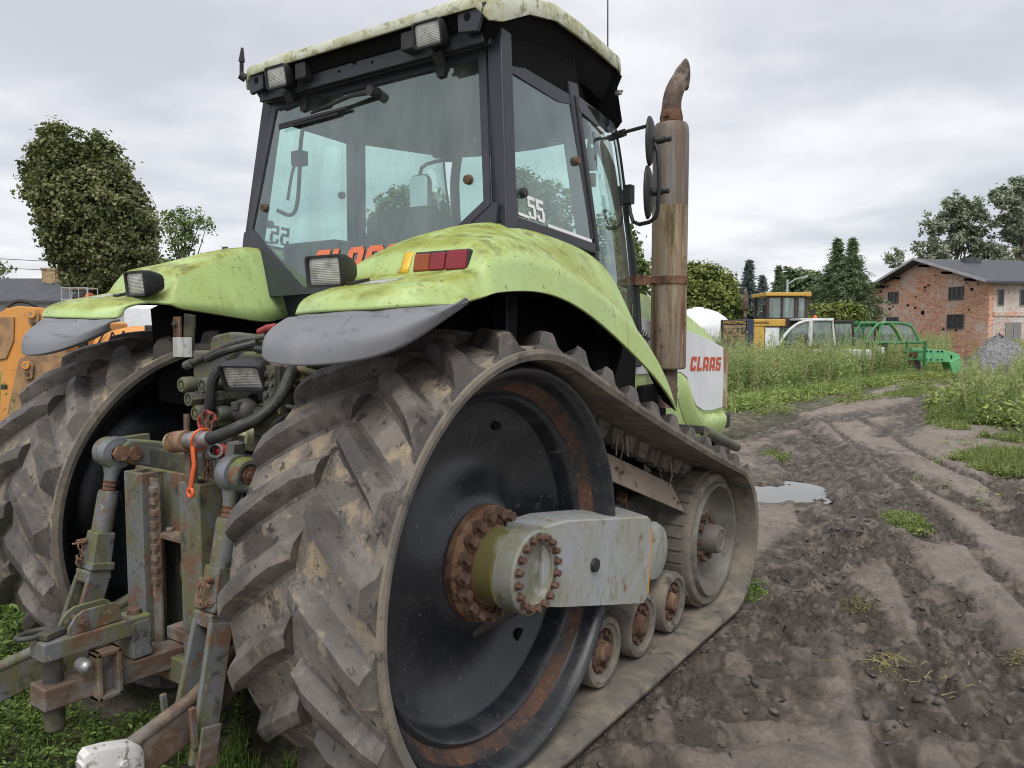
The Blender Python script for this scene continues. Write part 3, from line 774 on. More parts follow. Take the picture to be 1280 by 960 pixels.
# side windows: quarter glass with decals, frameless door glass
q0, q1, q2, q3 = Vector((.700, .335, 2.715)), Vector((.722, .835, 2.672)), Vector((.806, .885, 1.995)), Vector((.806, .245, 2.045))
b = B(); b.slab([q0, q1, q2, q3], .006); qw = b.done('quarter_window', 'glass', CAB)
def qp(y, z, off=.006):
    u = (y-.29)/.57; zt, zb = 2.715-.043*u, 2.045-.05*u; f = (zt-z)/(zt-zb); xt = .700+.022*u
    return Vector((xt+(.806-xt)*f+off, y, z))
b = B(); b.slab([qp(.335, 2.712), qp(.835, 2.674), qp(.842, 2.640), qp(.70, 2.620), qp(.325, 2.66)], .005); b.done('tinted_band', 'cabdark', qw)
for yy in (.315, .845):
    b = B(); b.beam(qp(yy, 2.70, .004), qp(yy+(-.06 if yy < .5 else .045), 2.03, .004), .03, .008, (1, 0, 0)); b.done('glass_edge', 'cabdark', qw)
for y, z, mt in ((.801, 2.373, 'rustbolt'), (.325, 2.158, 'black')):
    b = B(); p = qp(y, z, 0); b.cyl(p, p+Vector((.024, 0, .004)), .022, .019, seg=16); b.done('window_knob', mt, qw, bevel=.003)
b = B(); b.slab([qp(.262, 2.078, .007), qp(.352, 2.070, .007), qp(.352, 2.058, .007), qp(.262, 2.066, .007)], .002)
b.slab([qp(.495, 2.055, .007), qp(.872, 2.026, .007), qp(.872, 2.012, .007), qp(.495, 2.041, .007)], .002)
b.done('decal_line', 'decal_white', qw)
lettering('55', qp(.352, 2.062, .006), (0, 1, -.07), (-.15, 0, 1), .094, 'decal_white', 'number_lettering', qw, slant=.02, gap=.10, wide=.86)
qw_l = mirror(qw, CAB)
for c in list(qw_l.children):     # the far side's numerals read the right way round from outside
    if c.name.startswith('number'): bpy.data.objects.remove(c)
pL = qp(.452, 2.058, .006); lettering('55', (-pL.x, pL.y, pL.z), (0, -1, .07), (.15, 0, 1), .094, 'decal_dull', 'number_lettering', qw_l, slant=.02, gap=.10, wide=.86)
DG = [(.60, 1.50, 2.70), (.615, 1.53, 2.57), (.621, 1.57, 2.41), (.633, 1.63, 2.11), (.648, 1.70, 1.735), (.648, 1.71, 1.62)]
DB = [(.722, .838, 2.675), (.738, .848, 2.56), (.757, .865, 2.41), (.795, .895, 2.11), (.812, .925, 1.735), (.812, .93, 1.62)]
b = B(); b.loft([[Vector(a).lerp(Vector(c), q)+Vector((.035*math.sin(PI*q)*.8, .0, 0)) for q in (0, .25, .5, .75, 1)] for a, c in zip(DB, DG)])
dw = b.done('door_window', 'glass', CAB, solid=.006)
b = B(); b.tube(DG, .007, seg=6, smooth=1); b.done('door_seal', 'black', dw)
b = B(); b.beam((.728, .845, 2.68), (.812, .915, 1.98), .02, .022, (1, 0, 0)); b.done('door_seal', 'black', dw)
b = B(); b.slab([(.73, .86, 2.69), (.62, 1.47, 2.70), (.63, 1.44, 2.66), (.715, 1.08, 2.60), (.742, .87, 2.62)], .005); b.done('tinted_band', 'cabdark', dw)
dw_l = mirror(dw, CAB)
for c in list(dw_l.children)+list(qw_l.children):
    if c.name.startswith('tinted'): bpy.data.objects.remove(c)
b = B(); b.slab([(-.47, 1.49, 2.70), (.47, 1.49, 2.70), (.565, 1.585, 2.41), (.62, 1.745, 1.75), (-.62, 1.745, 1.75), (-.565, 1.585, 2.41)], .006); b.done('windscreen', 'glass', CAB)
b = B(); b.prism([(-.80, .24), (.80, .24), (.805, .92), (.64, 1.70), (-.64, 1.70), (-.805, .92)], 1.05, 1.72, 'Z'); b.done('cab_base', 'well', CAB, bevel=.01)

# inside the cab
b = B(); b.prism([(.27, 2.80), (.27, 2.735), (.50, 2.70), (.85, 2.69), (.85, 2.80)], -.68, .68); b.prism([(-.68, .85), (.68, .85), (.46, 1.46), (-.46, 1.46)], 2.69, 2.80, 'Z'); b.done('headliner', 'interior', CAB)
b = B(); b.prism([(.25, 1.3), (.25, 1.80), (.34, 1.90), (.60, 1.80), (1.0, 1.74), (1.0, 1.3)], -.74, .74); b.done('cab_floor', 'interior', CAB)
def rr(w, h, y, c, r=.08, lean=0):
    P = []
    for cx, cz, a0 in ((1, 1, 0), (-1, 1, 90), (-1, -1, 180), (1, -1, 270)):
        for k in range(5):
            a = math.radians(a0+k*22.5); P.append((c[0]+cx*(w/2-r)+r*math.cos(a), y, c[1]+cz*(h/2-r)+r*math.sin(a)))
    return P
b = B(); b.loft([rr(.40, .40, .44, (.0, 1.96), .06), rr(.46, .46, .46, (.0, 1.96), .09), rr(.47, .47, .52, (.0, 1.96), .10), rr(.43, .43, .57, (.0, 1.96), .09)], closed_u=True, caps=True)
b.box((0, .78, 1.84), (.48, .48, .12))
b.done('seat', 'seat', CAB, bevel=.02)
b = B(); b.box((-.34, .60, 1.98), (.10, .40, .07), (.1, 0, 0)); b.box((.40, .70, 1.98), (.16, .5, .12), (.08, 0, 0)); b.box((-.48, .42, 1.90), (.40, .25, .30)); b.done('armrest', 'interior', CAB, bevel=.03)
b = B(); n = 24; ring = [Vector((.0+.19*math.cos(2*PI*i/n), 1.22+.12*math.sin(2*PI*i/n)*.9, 2.06+.19*math.sin(2*PI*i/n)*.75)) for i in range(n)]
b.tube(ring, .014, seg=8, closed=True); b.tube([(0, 1.22, 2.06), (0, 1.36, 1.75)], .03, seg=10); b.beam((-.18, 1.22, 2.06), (.18, 1.22, 2.06), .03, .02)
b.done('steering_wheel', 'interior', CAB)
b = B(); b.box((0, 1.48, 1.85), (.55, .22, .4)); b.done('dashboard', 'interior', CAB, bevel=.04)
b = B(); b.tube([(-.50, .34, 2.66), (-.56, .34, 2.60), (-.565, .33, 2.36), (-.575, .32, 2.22), (-.60, .30, 2.18), (-.645, .25, 2.21)], .010, seg=8, smooth=2)
b.tube([(-.60, .36, 2.50), (-.63, .34, 2.42), (-.645, .32, 2.27)], .008, seg=8, smooth=1); b.box((-.585, .35, 2.475), (.07, .05, .07))
b.done('grab_handle', 'black', CAB)
b = B(); b.box((.50, 1.38, 2.52), (.10, .02, .12), (0, 0, .3)); b.box((.50, 1.38, 2.41), (.09, .02, .07), (0, 0, .3)); b.tube([(.50, 1.39, 2.57), (.48, 1.44, 2.70)], .010, seg=6); b.tube([(.50, 1.38, 2.38), (.53, 1.36, 2.08), (.58, 1.50, 2.10)], .006, seg=6)
b.done('inside_mirror', 'black', CAB)

# ---- roof
def roof_ring(z_rear, z_corner, z_side, z_front, ins):
    pl = [(0, .128), (.35, .130), (.60, .135), (.70, .140), (.748, .165), (.768, .23), (.782, .40), (.79, .60), (.775, .85), (.742, 1.12), (.70, 1.36), (.64, 1.47), (.52, 1.55), (.30, 1.60), (0, 1.61)]
    zs = [z_rear, z_rear, z_rear, z_rear, z_corner, z_corner+.01, z_side-.035, z_side, z_side, z_side+.003, z_front, z_front, z_front, z_front, z_front]
    out = []
    pts = [(x, y, z) for (x, y), z in zip(pl, zs)]
    full = pts + [(-x, y, z) for x, y, z in pts[-2:0:-1]]
    for x, y, z in full:
        c = Vector((0, .76, 0)); d = Vector((x, y, 0))-c; k = max(0, 1-ins/max(d.length, .01)); q = c+d*k
        out.append((q.x, q.y, z))
    return out
b = B()
b.loft([roof_ring(2.85, 2.80, 2.925, 2.938, .015), roof_ring(2.848, 2.798, 2.922, 2.935, .0), roof_ring(2.856, 2.83, 2.935, 2.948, -.004), roof_ring(2.887, 2.888, 2.985, 3.0, .002), roof_ring(2.896, 2.902, 2.997, 3.012, .012), roof_ring(2.908, 2.92, 3.008, 3.022, .05), roof_ring(2.96, 2.97, 3.03, 3.04, .16), roof_ring(3.03, 3.03, 3.05, 3.05, .45), roof_ring(3.06, 3.06, 3.06, 3.06, .74)], closed_u=True)
roof = b.done('roof', 'cream', CAB, ang=38)
b = B()
b.loft([roof_ring(2.862, 2.815, 2.932, 2.945, .014), roof_ring(2.866, 2.82, 2.935, 2.94, .03), roof_ring(2.80, 2.76, 2.86, 2.86, .06), roof_ring(2.79, 2.75, 2.80, 2.79, .10), roof_ring(2.79, 2.79, 2.785, 2.785, .4)], closed_u=True)
b.done('roof_soffit', 'well', roof, ang=50)
b = B()
b.loft([[(s*.66, 1.28+g, 2.90), (s*.685, 1.34+g, 2.935), (s*.69, 1.40+g, 2.925), (s*.675, 1.375+g, 2.86), (s*.665, 1.455+g, 2.71), (s*.64, 1.46+g, 2.685), (s*.55, 1.36+g, 2.74)] for s, g in ((1, 0), (.92, .05), (.5, .14), (0, .17), (-.5, .14), (-.92, .05), (-1, 0))], closed_u=True, caps=True)
b.done('front_visor', 'well', roof, ang=30)
b = B(); b.prism([(-.69, 2.865), (.69, 2.865), (.69, 2.735), (-.69, 2.735)], .195, .215, 'Y')
for s in (1, -1): b.prism([(s*.74, 2.865), (s*.60, 2.865), (s*.605, 2.775), (s*.70, 2.762)], .150, .170, 'Y')
fas = b.done('rear_fascia', 'cabdark', roof, bevel=.004)
b = B()
for x, z in ((-.652, 2.82), (.652, 2.825)): b.cyl((x, .150, z), (x, .1485, z), .016, seg=16)
for x, z in ((-.02, 2.80), (-.12, 2.775), (.09, 2.775)): b.cyl((x, .196, z), (x, .1925, z), .014 if x == -.02 else .006, seg=12)
b.done('fascia_hole', 'well', fas)
for c, yaw in (((.475, .155, 2.795), .03), ((-.46, .155, 2.80), .03)):
    o = lamp('roof_lamp', c, yaw, .16, roof, w=.145, h=.10, d=.09)
    s = 1 if c[0] > 0 else -1
    b = B(); b.box((c[0]-s*.135, .172, c[2]+.005), (.07, .06, .075)); b.done('connector_box', 'black', o, bevel=.006)
    b = B(); b.beam((c[0], .175, c[2]-.06), (c[0], .20, c[2]-.10), .05, .012); b.done('lamp_bracket', 'black', o)
b = B(); b.tube([(-.735, .15, 2.845), (-.75, .13, 2.86)], .02, seg=10); b.tube([(-.745, .135, 2.86), (-.735, .13, 2.92)], [.010, .010], seg=8); b.tube([(-.735, .13, 2.92), (-.728, .13, 2.985)], [.016, .006], seg=8)
b.done('antenna_stub', 'black', roof)
b = B(); b.tube([(.70, 1.22, 2.98), (.702, 1.21, 3.4), (.70, 1.20, 3.75)], [.004, .002], seg=5); b.done('radio_antenna', 'black', roof)
b = B(); b.box((.69, 1.36, 2.83), (.03, .02, .02)); b.tube([(.675, 1.36, 2.83), (.715, 1.36, 2.835)], .006, seg=6); b.tube([(.70, 1.34, 2.82), (.70, 1.38, 2.845)], .006, seg=6); b.done('wing_nut', 'steel', roof)

# ---- bonnet
def hood_sec(y, zt, w, zb, sh=.10, shift=0):
    h = [(w-.02, zb), (w, zb+.06), (w+.006, zb+.2), (w+.004, zt-sh-.10), (w-.006, zt-sh-.03), (w-.035, zt-sh*.55), (w-.11, zt-sh*.22), (w-.28, zt-.01), (0, zt)]
    f = [(x, y+shift*(z-zb), z) for x, z in h]
    return f + [(-x, yy, z) for x, yy, z in f[-2::-1]]
b = B()
b.loft([hood_sec(1.745, 1.915, .60, .82, .20), hood_sec(1.9, 1.90, .60, .82, .20), hood_sec(2.3, 1.855, .60, .82, .20), hood_sec(2.7, 1.795, .60, .82, .19), hood_sec(2.95, 1.715, .60, .82, .18), hood_sec(3.12, 1.635, .598, .82, .16), hood_sec(3.25, 1.545, .593, .82, .13), hood_sec(3.33, 1.45, .585, .82, .10), hood_sec(3.38, 1.35, .57, .83, .08), hood_sec(3.40, 1.26, .54, .84, .06)], caps=True)
hood = b.done('hood', 'lime', TR, ang=40)
def hs(y, z, off): return Vector((.607+off, y, z))
wp_ = [(1.76, 1.682), (2.0, 1.665), (2.49, 1.616), (2.9, 1.55), (3.20, 1.487), (3.215, 1.30), (3.205, 1.05), (3.0, 1.045), (2.84, 1.055), (2.70, 1.10), (2.60, 1.19), (2.53, 1.30), (2.42, 1.34), (1.76, 1.355)]
b = B(); b.slab([hs(y, z, .003) for y, z in wp_], .010); sp = b.done('side_panel', 'white', hood, bevel=.003)
mirror(sp, hood)
# raised swoosh edge under the panel and the lower skirt
cv = [Vector((2.36, 1.345)), Vector((2.43, 1.335)), Vector((2.50, 1.30)), Vector((2.56, 1.22)), Vector((2.62, 1.14)), Vector((2.70, 1.075)), Vector((2.80, 1.035)), Vector((2.95, 1.022)), Vector((3.21, 1.022))]
secs = []
for k, p in enumerate(cv):
    tg = (cv[min(k+1, len(cv)-1)]-cv[max(k-1, 0)]).normalized(); nn = Vector((tg.y, -tg.x))     # away from the panel, down and back
    f = min(1, k/2)
    secs.append([hs(p.x+nn.x*o_, p.y+nn.y*o_, x_*f) for o_, x_ in ((0, .004), (.012, .022), (.035, .038), (.075, .040), (.12, .028), (.17, .002))])
b = B(); b.loft(secs)
b.done('skirt_moulding', 'lime', hood)
b = B(); b.loft([[(.613, 3.245, 1.045), (.613, 3.25, 1.48), (.605, 3.33, 1.44), (.602, 3.335, 1.03)], [(.60, 3.245, 1.045), (.60, 3.25, 1.48), (.59, 3.33, 1.44), (.59, 3.335, 1.03)]], closed_u=True, caps=True)
b.done('stained_corner_strip', worn('stained_cream_strip', (.45, .38, .26), [((.27, .15, .06), 5, .42, .66, (2, 2, .5)), ((.62, .58, .46), 7, .5, .7)], rough=.6), hood)
lettering('CLAAS', hs(2.565, 1.342, .0085), (0, 1, -.035), (0, 0, 1), .097, 'decal_red', 'brand_lettering', hood, slant=.20, gap=.17, wide=1.32)
b = B()
for i, (y, z) in enumerate(((1.79, 1.60), (1.815, 1.59), (1.84, 1.585), (1.87, 1.58), (1.90, 1.57))):
    b.beam(hs(y, z-.02, .010), hs(y+.03, z+.03-.008*i, .010), .008, .003, (1, 0, 0)); b.beam(hs(y-.005, z-.02, .0105), hs(y+.035, z-.012, .0105), .006, .003, (1, 0, 0))
b.done('script_lettering', 'decal_black', hood)
b = B(); b.beam((.62, 1.95, 1.035), (.78, 2.36, .985), .05, .05); b.done('step_bracket', 'black', TR, bevel=.006)
b = B(); b.tube([(.80, 2.36, .975), (.80, 2.98, .80)], .034, seg=20); b.done('tube_rail', 'valve', TR, bevel=.004)
b = B(); b.box((.0, 3.48, .95), (1.0, .16, .6)); b.box((.50, 3.47, .92), (.12, .16, .12)); b.box((.52, 3.46, .62), (.1, .16, .2)); b.done('front_weight_frame', 'black', TR, bevel=.02)

b = B(); b.box((.636, 1.93, 1.08), (.05, .32, .42)); b.done('side_tank', 'well', TR, bevel=.01)

# ---- exhaust
ex = (.74, 1.92)
b = B(); b.lathe([(.02, 1.385), (.092, 1.385), (.098, 1.39), (.102, 1.40), (.102, 1.62), (.102, 1.895)], (*ex, 0), axis=(0, 0, 1), seg=48); b.lathe([(.102, 1.90), (.102, 2.32)], (*ex, 0), axis=(0, 0, 1), seg=48)
es = b.done('exhaust_stack', 'stack', TR, ang=30)
b = B(); b.lathe([(.102, 2.32), (.102, 2.72), (.098, 2.765), (.088, 2.785), (.05, 2.79), (.02, 2.79)], (*ex, 0), axis=(0, 0, 1), seg=48); b.done('upper_muffler', 'stackgrey', es, ang=30)
b = B(); b.lathe([(.103, 1.872), (.109, 1.875), (.109, 1.918), (.103, 1.92)], (*ex, 0), axis=(0, 0, 1), seg=48); b.beam((.70, 1.86, 1.895), (.66, 1.70, 1.89), .03, .03); b.beam((.675, 1.76, 1.892), (.645, 1.64, 1.888), .05, .055)
b.done('muffler_clamp', 'rust', es)
b = B(); b.lathe([(.055, 1.16), (.055, 1.25), (.059, 1.255), (.059, 1.275), (.055, 1.28), (.055, 1.386)], (*ex, 0), axis=(0, 0, 1), seg=32); b.done('lower_pipe', 'stackbrown', es, ang=30)
bd = Vector((.55, .835, 0)); q0_ = Vector((.74, 1.92, 2.785)); rings = []
def tring(c, ang_, r, rz=None):
    nrm = bd*math.sin(ang_)+Vector((0, 0, math.cos(ang_))); sd = Vector((bd.y, -bd.x, 0)); u = sd.cross(nrm)
    return [c+sd*math.cos(2*PI*k/24)*r+u*math.sin(2*PI*k/24)*(rz or r) for k in range(24)]
for zz in (0, .05, .09): rings.append(tring(q0_+Vector((0, 0, zz)), 0, .056))
for a in (.15, .3, .45, .6, .72): rings.append(tring(q0_+Vector((0, 0, .09+.23*math.sin(a)))+bd*(.20*(1-math.cos(a))), a, .054-.002*a))
rings.append(tring(q0_+Vector((0, 0, .09+.23*math.sin(.86)))+bd*(.20*(1-math.cos(.86))), 1.05, .051, .066))
rings.append(tring(q0_+Vector((0, 0, .290))+bd*.092, 1.5, .047, .088))
b = B(); b.loft(rings, closed_u=True); tp = b.done('exhaust_tip', 'stackbrown', es, solid=.004)
b = B(); b.lathe([(.056, 2.79), (.064, 2.795), (.066, 2.82), (.058, 2.86), (.056, 2.86)], (*ex, 0), axis=(0, 0, 1), seg=32); b.box((.74, 1.855, 2.825), (.03, .02, .02)); b.done('tip_clamp', 'rust', es)

# ---- mirrors: two round ones on the right, one tall one on the left
b = B(); b.tube([(.45, 1.485, 2.635), (.56, 1.47, 2.64), (.70, 1.455, 2.655), (.82, 1.45, 2.665)], .010, seg=8); b.tube([(.58, 1.47, 2.64), (.68, 1.457, 2.652)], .021, seg=8)
b.tube([(.66, 1.56, 2.34), (.665, 1.55, 2.26), (.71, 1.52, 2.17), (.86, 1.45, 2.175), (.885, 1.44, 2.24), (.885, 1.44, 2.50), (.85, 1.45, 2.58)], .011, seg=8, smooth=1)
b.box((.655, 1.56, 2.345), (.045, .05, .10)); b.cyl((.62, 1.57, 2.36), (.67, 1.56, 2.36), .018, seg=10)
arm_ = b.done('mirror_arm', 'black', TR)
for c, h, tilt, kx in (((.825, 1.45, 2.585), .128, -.10, .87), ((.815, 1.455, 2.325), .138, .06, .885)):
    Rm = Matrix.Translation(c) @ Euler((0, tilt, -1.30)).to_matrix().to_4x4()
    b = B(); b.ball((0, 0, 0), 1, 28, (.095, .030, h))
    for v in b.bm.verts:
        if v.co.y < -.006: v.co.y = -.006
    b.xform(Rm); mh = b.done('mirror_head', 'black', arm_, ang=40)
    b = B(); b.lathe([(.93, 0), (.0, .004)], (0, 0, 0), axis=(0, -1, 0), seg=32); b.xform(Rm @ Matrix.Translation((0, -.0075, 0)) @ Matrix.Diagonal((.095, 1, h, 1))); b.done('mirror_glass', 'mirrorglass', mh)
    b = B(); q = Rm @ Vector((0, .02, 0)); b.cyl(q, q+Vector((.06, .01, 0)), .022, .018, seg=12); b.cyl(q+Vector((.06, .01, 0)), q+Vector((.095, .012, 0)), .014, seg=8); b.done('mirror_clamp', 'black', mh, bevel=.003)
b = B(); b.tube([(-.50, 1.49, 2.66), (-.62, 1.50, 2.68), (-.78, 1.50, 2.665), (-.80, 1.50, 2.60)], .012, seg=8, smooth=1); arm_l = b.done('mirror_arm', 'black', TR)
b = B(); b.loft([rr(.15, .32, 1.53, (-.80, 2.44), .04), rr(.17, .34, 1.50, (-.80, 2.44), .045), rr(.155, .325, 1.49, (-.80, 2.44), .04)], closed_u=True, caps=True); mh = b.done('mirror_head', 'black', arm_l, ang=40)
b = B(); b.loft([rr(.152, .322, 1.489, (-.80, 2.44), .04), rr(.15, .32, 1.485, (-.80, 2.44), .04)], closed_u=True, caps=True); b.done('mirror_glass', 'mirrorglass', mh)
# ------------------------------------------------------------------ the tractor: rear hitch and hydraulics
for s in (-1, 1):
    b = B(); xa, xb = (-.245, -.125) if s < 0 else (.112, .235)
    b.prism([(xa, -.785), (xb, -.785), (xb, -.70), (xb-.022, -.70), (xb-.022, -.762), (xa+.022, -.762), (xa+.022, -.70), (xa, -.70)], .34, 1.085, 'Z')
    mp_ = b.done('mast_post', 'hitch', TR, bevel=.004)
    if s < 0:
        b = B(); b.box((-.088, -.755, .76), (.052, .012, .62))
        for i in range(9): b.box((-.078, -.768, 1.03-i*.042), (.034, .018, .024))
        b.done('adjusting_rack', 'linkrust', mp_, bevel=.003)
b = B(); b.box((-.01, -.690, .96), (.62, .02, .25)); b.box((.30, -.690, .95), (.10, .018, .24))
b.done('cross_plate', 'hitch', TR, bevel=.004)
b = B(); b.box((.0, -.64, .60), (.62, .03, .50)); b.box((0, -.50, .80), (.9, .26, .70)); b.done('rear_casing', 'hitchdark', TR, bevel=.02)
b = B(); b.lathe([(.045, 0), (.060, 0), (.060, .03), (.045, .03)], (.0, -.655, .72), axis=(0, -1, 0), seg=28, closed=True); b.done('guide_ring', 'olive', TR)
b = B(); b.box((-.02, -.70, .86), (.17, .11, .02)); b.cyl((-.06, -.72, .869), (-.06, -.72, .885), .014, seg=8); b.done('shelf_bracket', 'linkrust', TR, bevel=.004)
b = B(); b.box((.02, -.69, .505), (.14, .12, .045)); b.done('shelf_bracket', 'linkrust', TR, bevel=.004)
b = B(); b.box((-.02, -.74, .405), (.66, .11, .09)); b.done('drawbar_carrier', 'hitch', TR, bevel=.006)

# drawbar with clevis, pin and safety hook
b = B(); b.beam((0, -1.215, .455), (0, -.60, .435), .10, .075); db = b.done('drawbar', 'linkrust', TR, bevel=.008)
b = B(); b.beam((0, -1.21, .603), (0, -.86, .598), .095, .062); b.beam((0, -.93, .55), (0, -.86, .55), .10, .13); b.done('clevis_plate', 'hitch', db, bevel=.007)
b = B(); b.cyl((0, -1.165, .335), (0, -1.165, .625), .030, seg=24); pin = b.done('drawbar_pin', 'steel', db, bevel=.004)
pin.data.materials[0] = M['hitchdark']
b = B(); n = 20
b.tube([(.028*math.cos(2*PI*i/n)-.03, -1.20+.05*math.sin(2*PI*i/n), .648) for i in range(n)], .010, seg=8, closed=True); b.box((0.0, -1.165, .646), (.05, .075, .02), (0, 0, .3))
b.done('pin_handle', 'hitchdark', pin, bevel=.003)
for x in (-.034, .026):
    b = B(); b.prism([(-1.13, .632), (-1.13, .655), (-1.105, .690), (-1.08, .702), (-.985, .702), (-.965, .690), (-.955, .634)], x, x+.012); b.done('hook_plate', 'hitch', db, bevel=.003)
b = B(); b.cyl((-.05, -1.085, .668), (.055, -1.085, .668), .010, seg=10); b.bolt((.04, -1.085, .668), (1, 0, 0), .012, .016); b.done('hook_bolt', 'rustbolt', db)
b = B(); b.cyl((0, -.895, .628), (0, -.895, .645), .024, seg=16); b.done('hook_bolt', 'rustbolt', db)
b = B()
for (y0, y1_, z0, z1_) in ((-1.065, -.985, .545, .560), (-1.065, -.985, .402, .417), (-1.065, -1.05, .402, .56), (-1.0, -.985, .402, .56)):
    b.box((.055, (y0+y1_)/2, (z0+z1_)/2), (.06, y1_-y0+.004, z1_-z0+.004))
b.box((.05, -1.03, .395), (.03, .03, .05)); b.done('square_eye', 'linkrust', db, bevel=.006)
b = B(); b.cyl((.045, -1.10, .535), (.075, -1.10, .535), .022, seg=16); b.ball((.078, -1.10, .535), .019, 12); b.done('grease_ball', 'steel', db)

# lift arms, lift rods, lower links
b = B()
b.prism([(-.745, 1.128), (-.735, 1.105), (-.70, 1.085), (-.40, 1.00), (-.20, .98), (-.20, 1.15), (-.42, 1.13), (-.62, 1.172), (-.70, 1.185), (-.735, 1.165)], .335, .405)
la = b.done('lift_arm', 'hitch', TR, bevel=.012)
b = B(); b.cyl((.325, -.69, 1.13), (.425, -.69, 1.13), .026, seg=20); b.bolt((.42, -.69, 1.13), (1, 0, 0), .016, .02); b.done('arm_pin', 'rust', la)
b = B(); b.lathe([(.03, 0), (.058, 0), (.058, .034), (.050, .042), (.036, .042), (.036, .036), (.03, .036)], (.412, -.742, 1.135), axis=(1, 0, 0), seg=32, closed=True); b.beam((.43, -.742, 1.135), (.43, -.58, 1.14), .036, .10, (0, 0, 1)); b.done('eye_cheek', 'hitch', la, bevel=.005)
b = B(); b.cyl((.33, -.742, 1.135), (.45, -.742, 1.135), .033, seg=6); b.cyl((.45, -.742, 1.135), (.456, -.742, 1.135), .014, seg=12); b.done('eye_pin', 'rust', la, bevel=.003)
lal = mirror(la, TR)
b = B(); T0, T1 = Vector((.375, -.745, 1.135)), Vector((.38, -.835, .70)); d = (T1-T0).normalized()
b.lathe([(.032, -.032), (.060, -.026), (.064, -.012), (.064, .012), (.060, .026), (.032, .032)], T0, axis=(1, 0, 0), seg=32, closed=True)
b.tube([T0+d*.05, T0+d*.085, T0+d*.11], [.036, .026, .024], seg=16)
lr = b.done('lift_rod', 'steel', TR, ang=40)
lr.data.materials[0] = worn('scuffed_link_steel', (.21, .225, .25), [((.13, .14, .05), 12, .45, .66, None, None, .8), ((.15, .08, .05), 16, .58, .7)], rough=.45, metal=.4)
b = B(); b.tube([T0+d*(.10+.008*i) for i in range(7)], [.0225, .0255]*3+[.0225], seg=14); b.done('threaded_end', 'rust', lr)
b = B(); b.tube([T0+d*.145, T0+d*.16, T0+d*.30], [.034, .037, .037], seg=20); b.done('rod_tube', 'hitch', lr)
b = B(); b.beam(T0+d*.30, T0+d*.415, .078, .072, (0, 1, 0), .088, .075); b.beam(T0+d*.41, T0+d*.44, .115, .09, (0, 1, 0)); b.done('rod_block', 'hitch', lr, bevel=.006)
b = B(); q = T0+d*.33+Vector((.02, -.045, 0)); b.cyl(q, q+Vector((0, -.03, 0)), .012, seg=10); b.tube([q+Vector((-.03, -.02, .005)), q+Vector((.035, -.03, -.01))], .004, seg=6); b.done('locking_pin', 'rust', lr)
def links(name, pts, r, parent, mat, R=.011):
    b = B(); P = [Vector(p) for p in pts]; k = 0
    for a, c in zip(P, P[1:]):
        n_ = max(1, int((c-a).length/(R*2.3)))
        for i in range(n_):
            p = a.lerp(c, (i+.5)/n_); dd, sd, u = frame(c-a, (0, 1, 0)); v = sd if k % 2 else u; k += 1
            b.tube([p+dd*math.cos(2*PI*j/10)*R*1.7+v*math.sin(2*PI*j/10)*R*.9 for j in range(10)], r, seg=5, closed=True)
    return b.done(name, mat, parent)
links('safety_chain', [q+Vector((-.01, -.025, 0)), q+Vector((-.03, -.03, -.05)), q+Vector((-.005, -.03, -.085)), q+Vector((.03, -.02, -.06))], .003, lr, 'rust', .009)
# forked strap on the lower end: an inverted U of flat bar
E0 = T0+d*.44; E1 = Vector((.415, -.945, .345)); e = (E1-E0).normalized()
b = B()
for sx in (-1, 1):
    off = Vector((.058*sx, 0, 0))
    b.beam(E0+off*.72+e*.03, E1+off*1.05+e*(.02 if sx < 0 else .07), .020, .088, (0, 1, 0), .020, .085)
b.beam(E0+e*.02+Vector((-.05, 0, 0)), E0+e*.02+Vector((.05, 0, 0)), .088, .05, (0, 0, 1))
b.done('link_fork', 'hitch', lr, bevel=.008)
for sx in (-1, 1):
    b = B(); b.beam(E1+Vector((.078*sx, -.050, .13)), E1+Vector((.074*sx, -.042, -.0)), .016, .02, (0, 1, 0)); b.done('fork_stop', 'hitch', lr, bevel=.004)
b = B(); b.beam(E1+Vector((.080, .012, .05)), E1+Vector((.080, -.012, -.075)), .014, .07, (0, 1, 0)); b.done('rust_plate', 'linkrust', lr, bevel=.006)
lrl = mirror(lr, TR)
b = B()
LP = [Vector((.30, -.30, .56)), Vector((.36, -.70, .50)), Vector((.415, -.945, .40)), Vector((.44, -1.17, .352)), Vector((.465, -1.42, .27))]
for a, c in zip(LP, LP[1:]): b.beam(a, c, .034, .125, (0, 0, 1))
ll = b.done('lower_link', 'linkrust', TR, bevel=.010)
b = B(); b.tube([p+Vector((0, 0, .062)) for p in LP], .021, seg=14); b.done('link_rail', 'linkrust', ll)
b = B(); b.loft([[(.447+.033*kx*c1_, -1.215+yy, .395-yy*.30+zz*.056*c1_) for kx, zz in ((1, -.9), (1, .3), (.75, .85), (.2, 1), (-.5, 1), (-.95, .7), (-1, -.9))] for yy, c1_ in ((-.085, .62), (-.07, .9), (-.02, 1), (.05, 1), (.075, .8), (.085, .5))], closed_u=True, caps=True); b.cyl((.448, -1.30, .415), (.448, -1.27, .425), .026, seg=14); b.bolt((.478, -1.20, .395), (1, 0, 0), .012, .012)
lc = b.done('white_link_catch', worn('chipped_white_casting', (.66, .66, .64), [((.22, .20, .16), 30, .55, .63), ((.13, .12, .10), 12, .62, .7)], rough=.45), ll, bevel=.006)
mll = mirror(ll, TR)
for c in list(mll.children):
    if c.name.startswith('white'): bpy.data.objects.remove(c)
mll.data.materials[0] = M['hitch']
for c in mll.children: c.data.materials[0] = M['hitch']

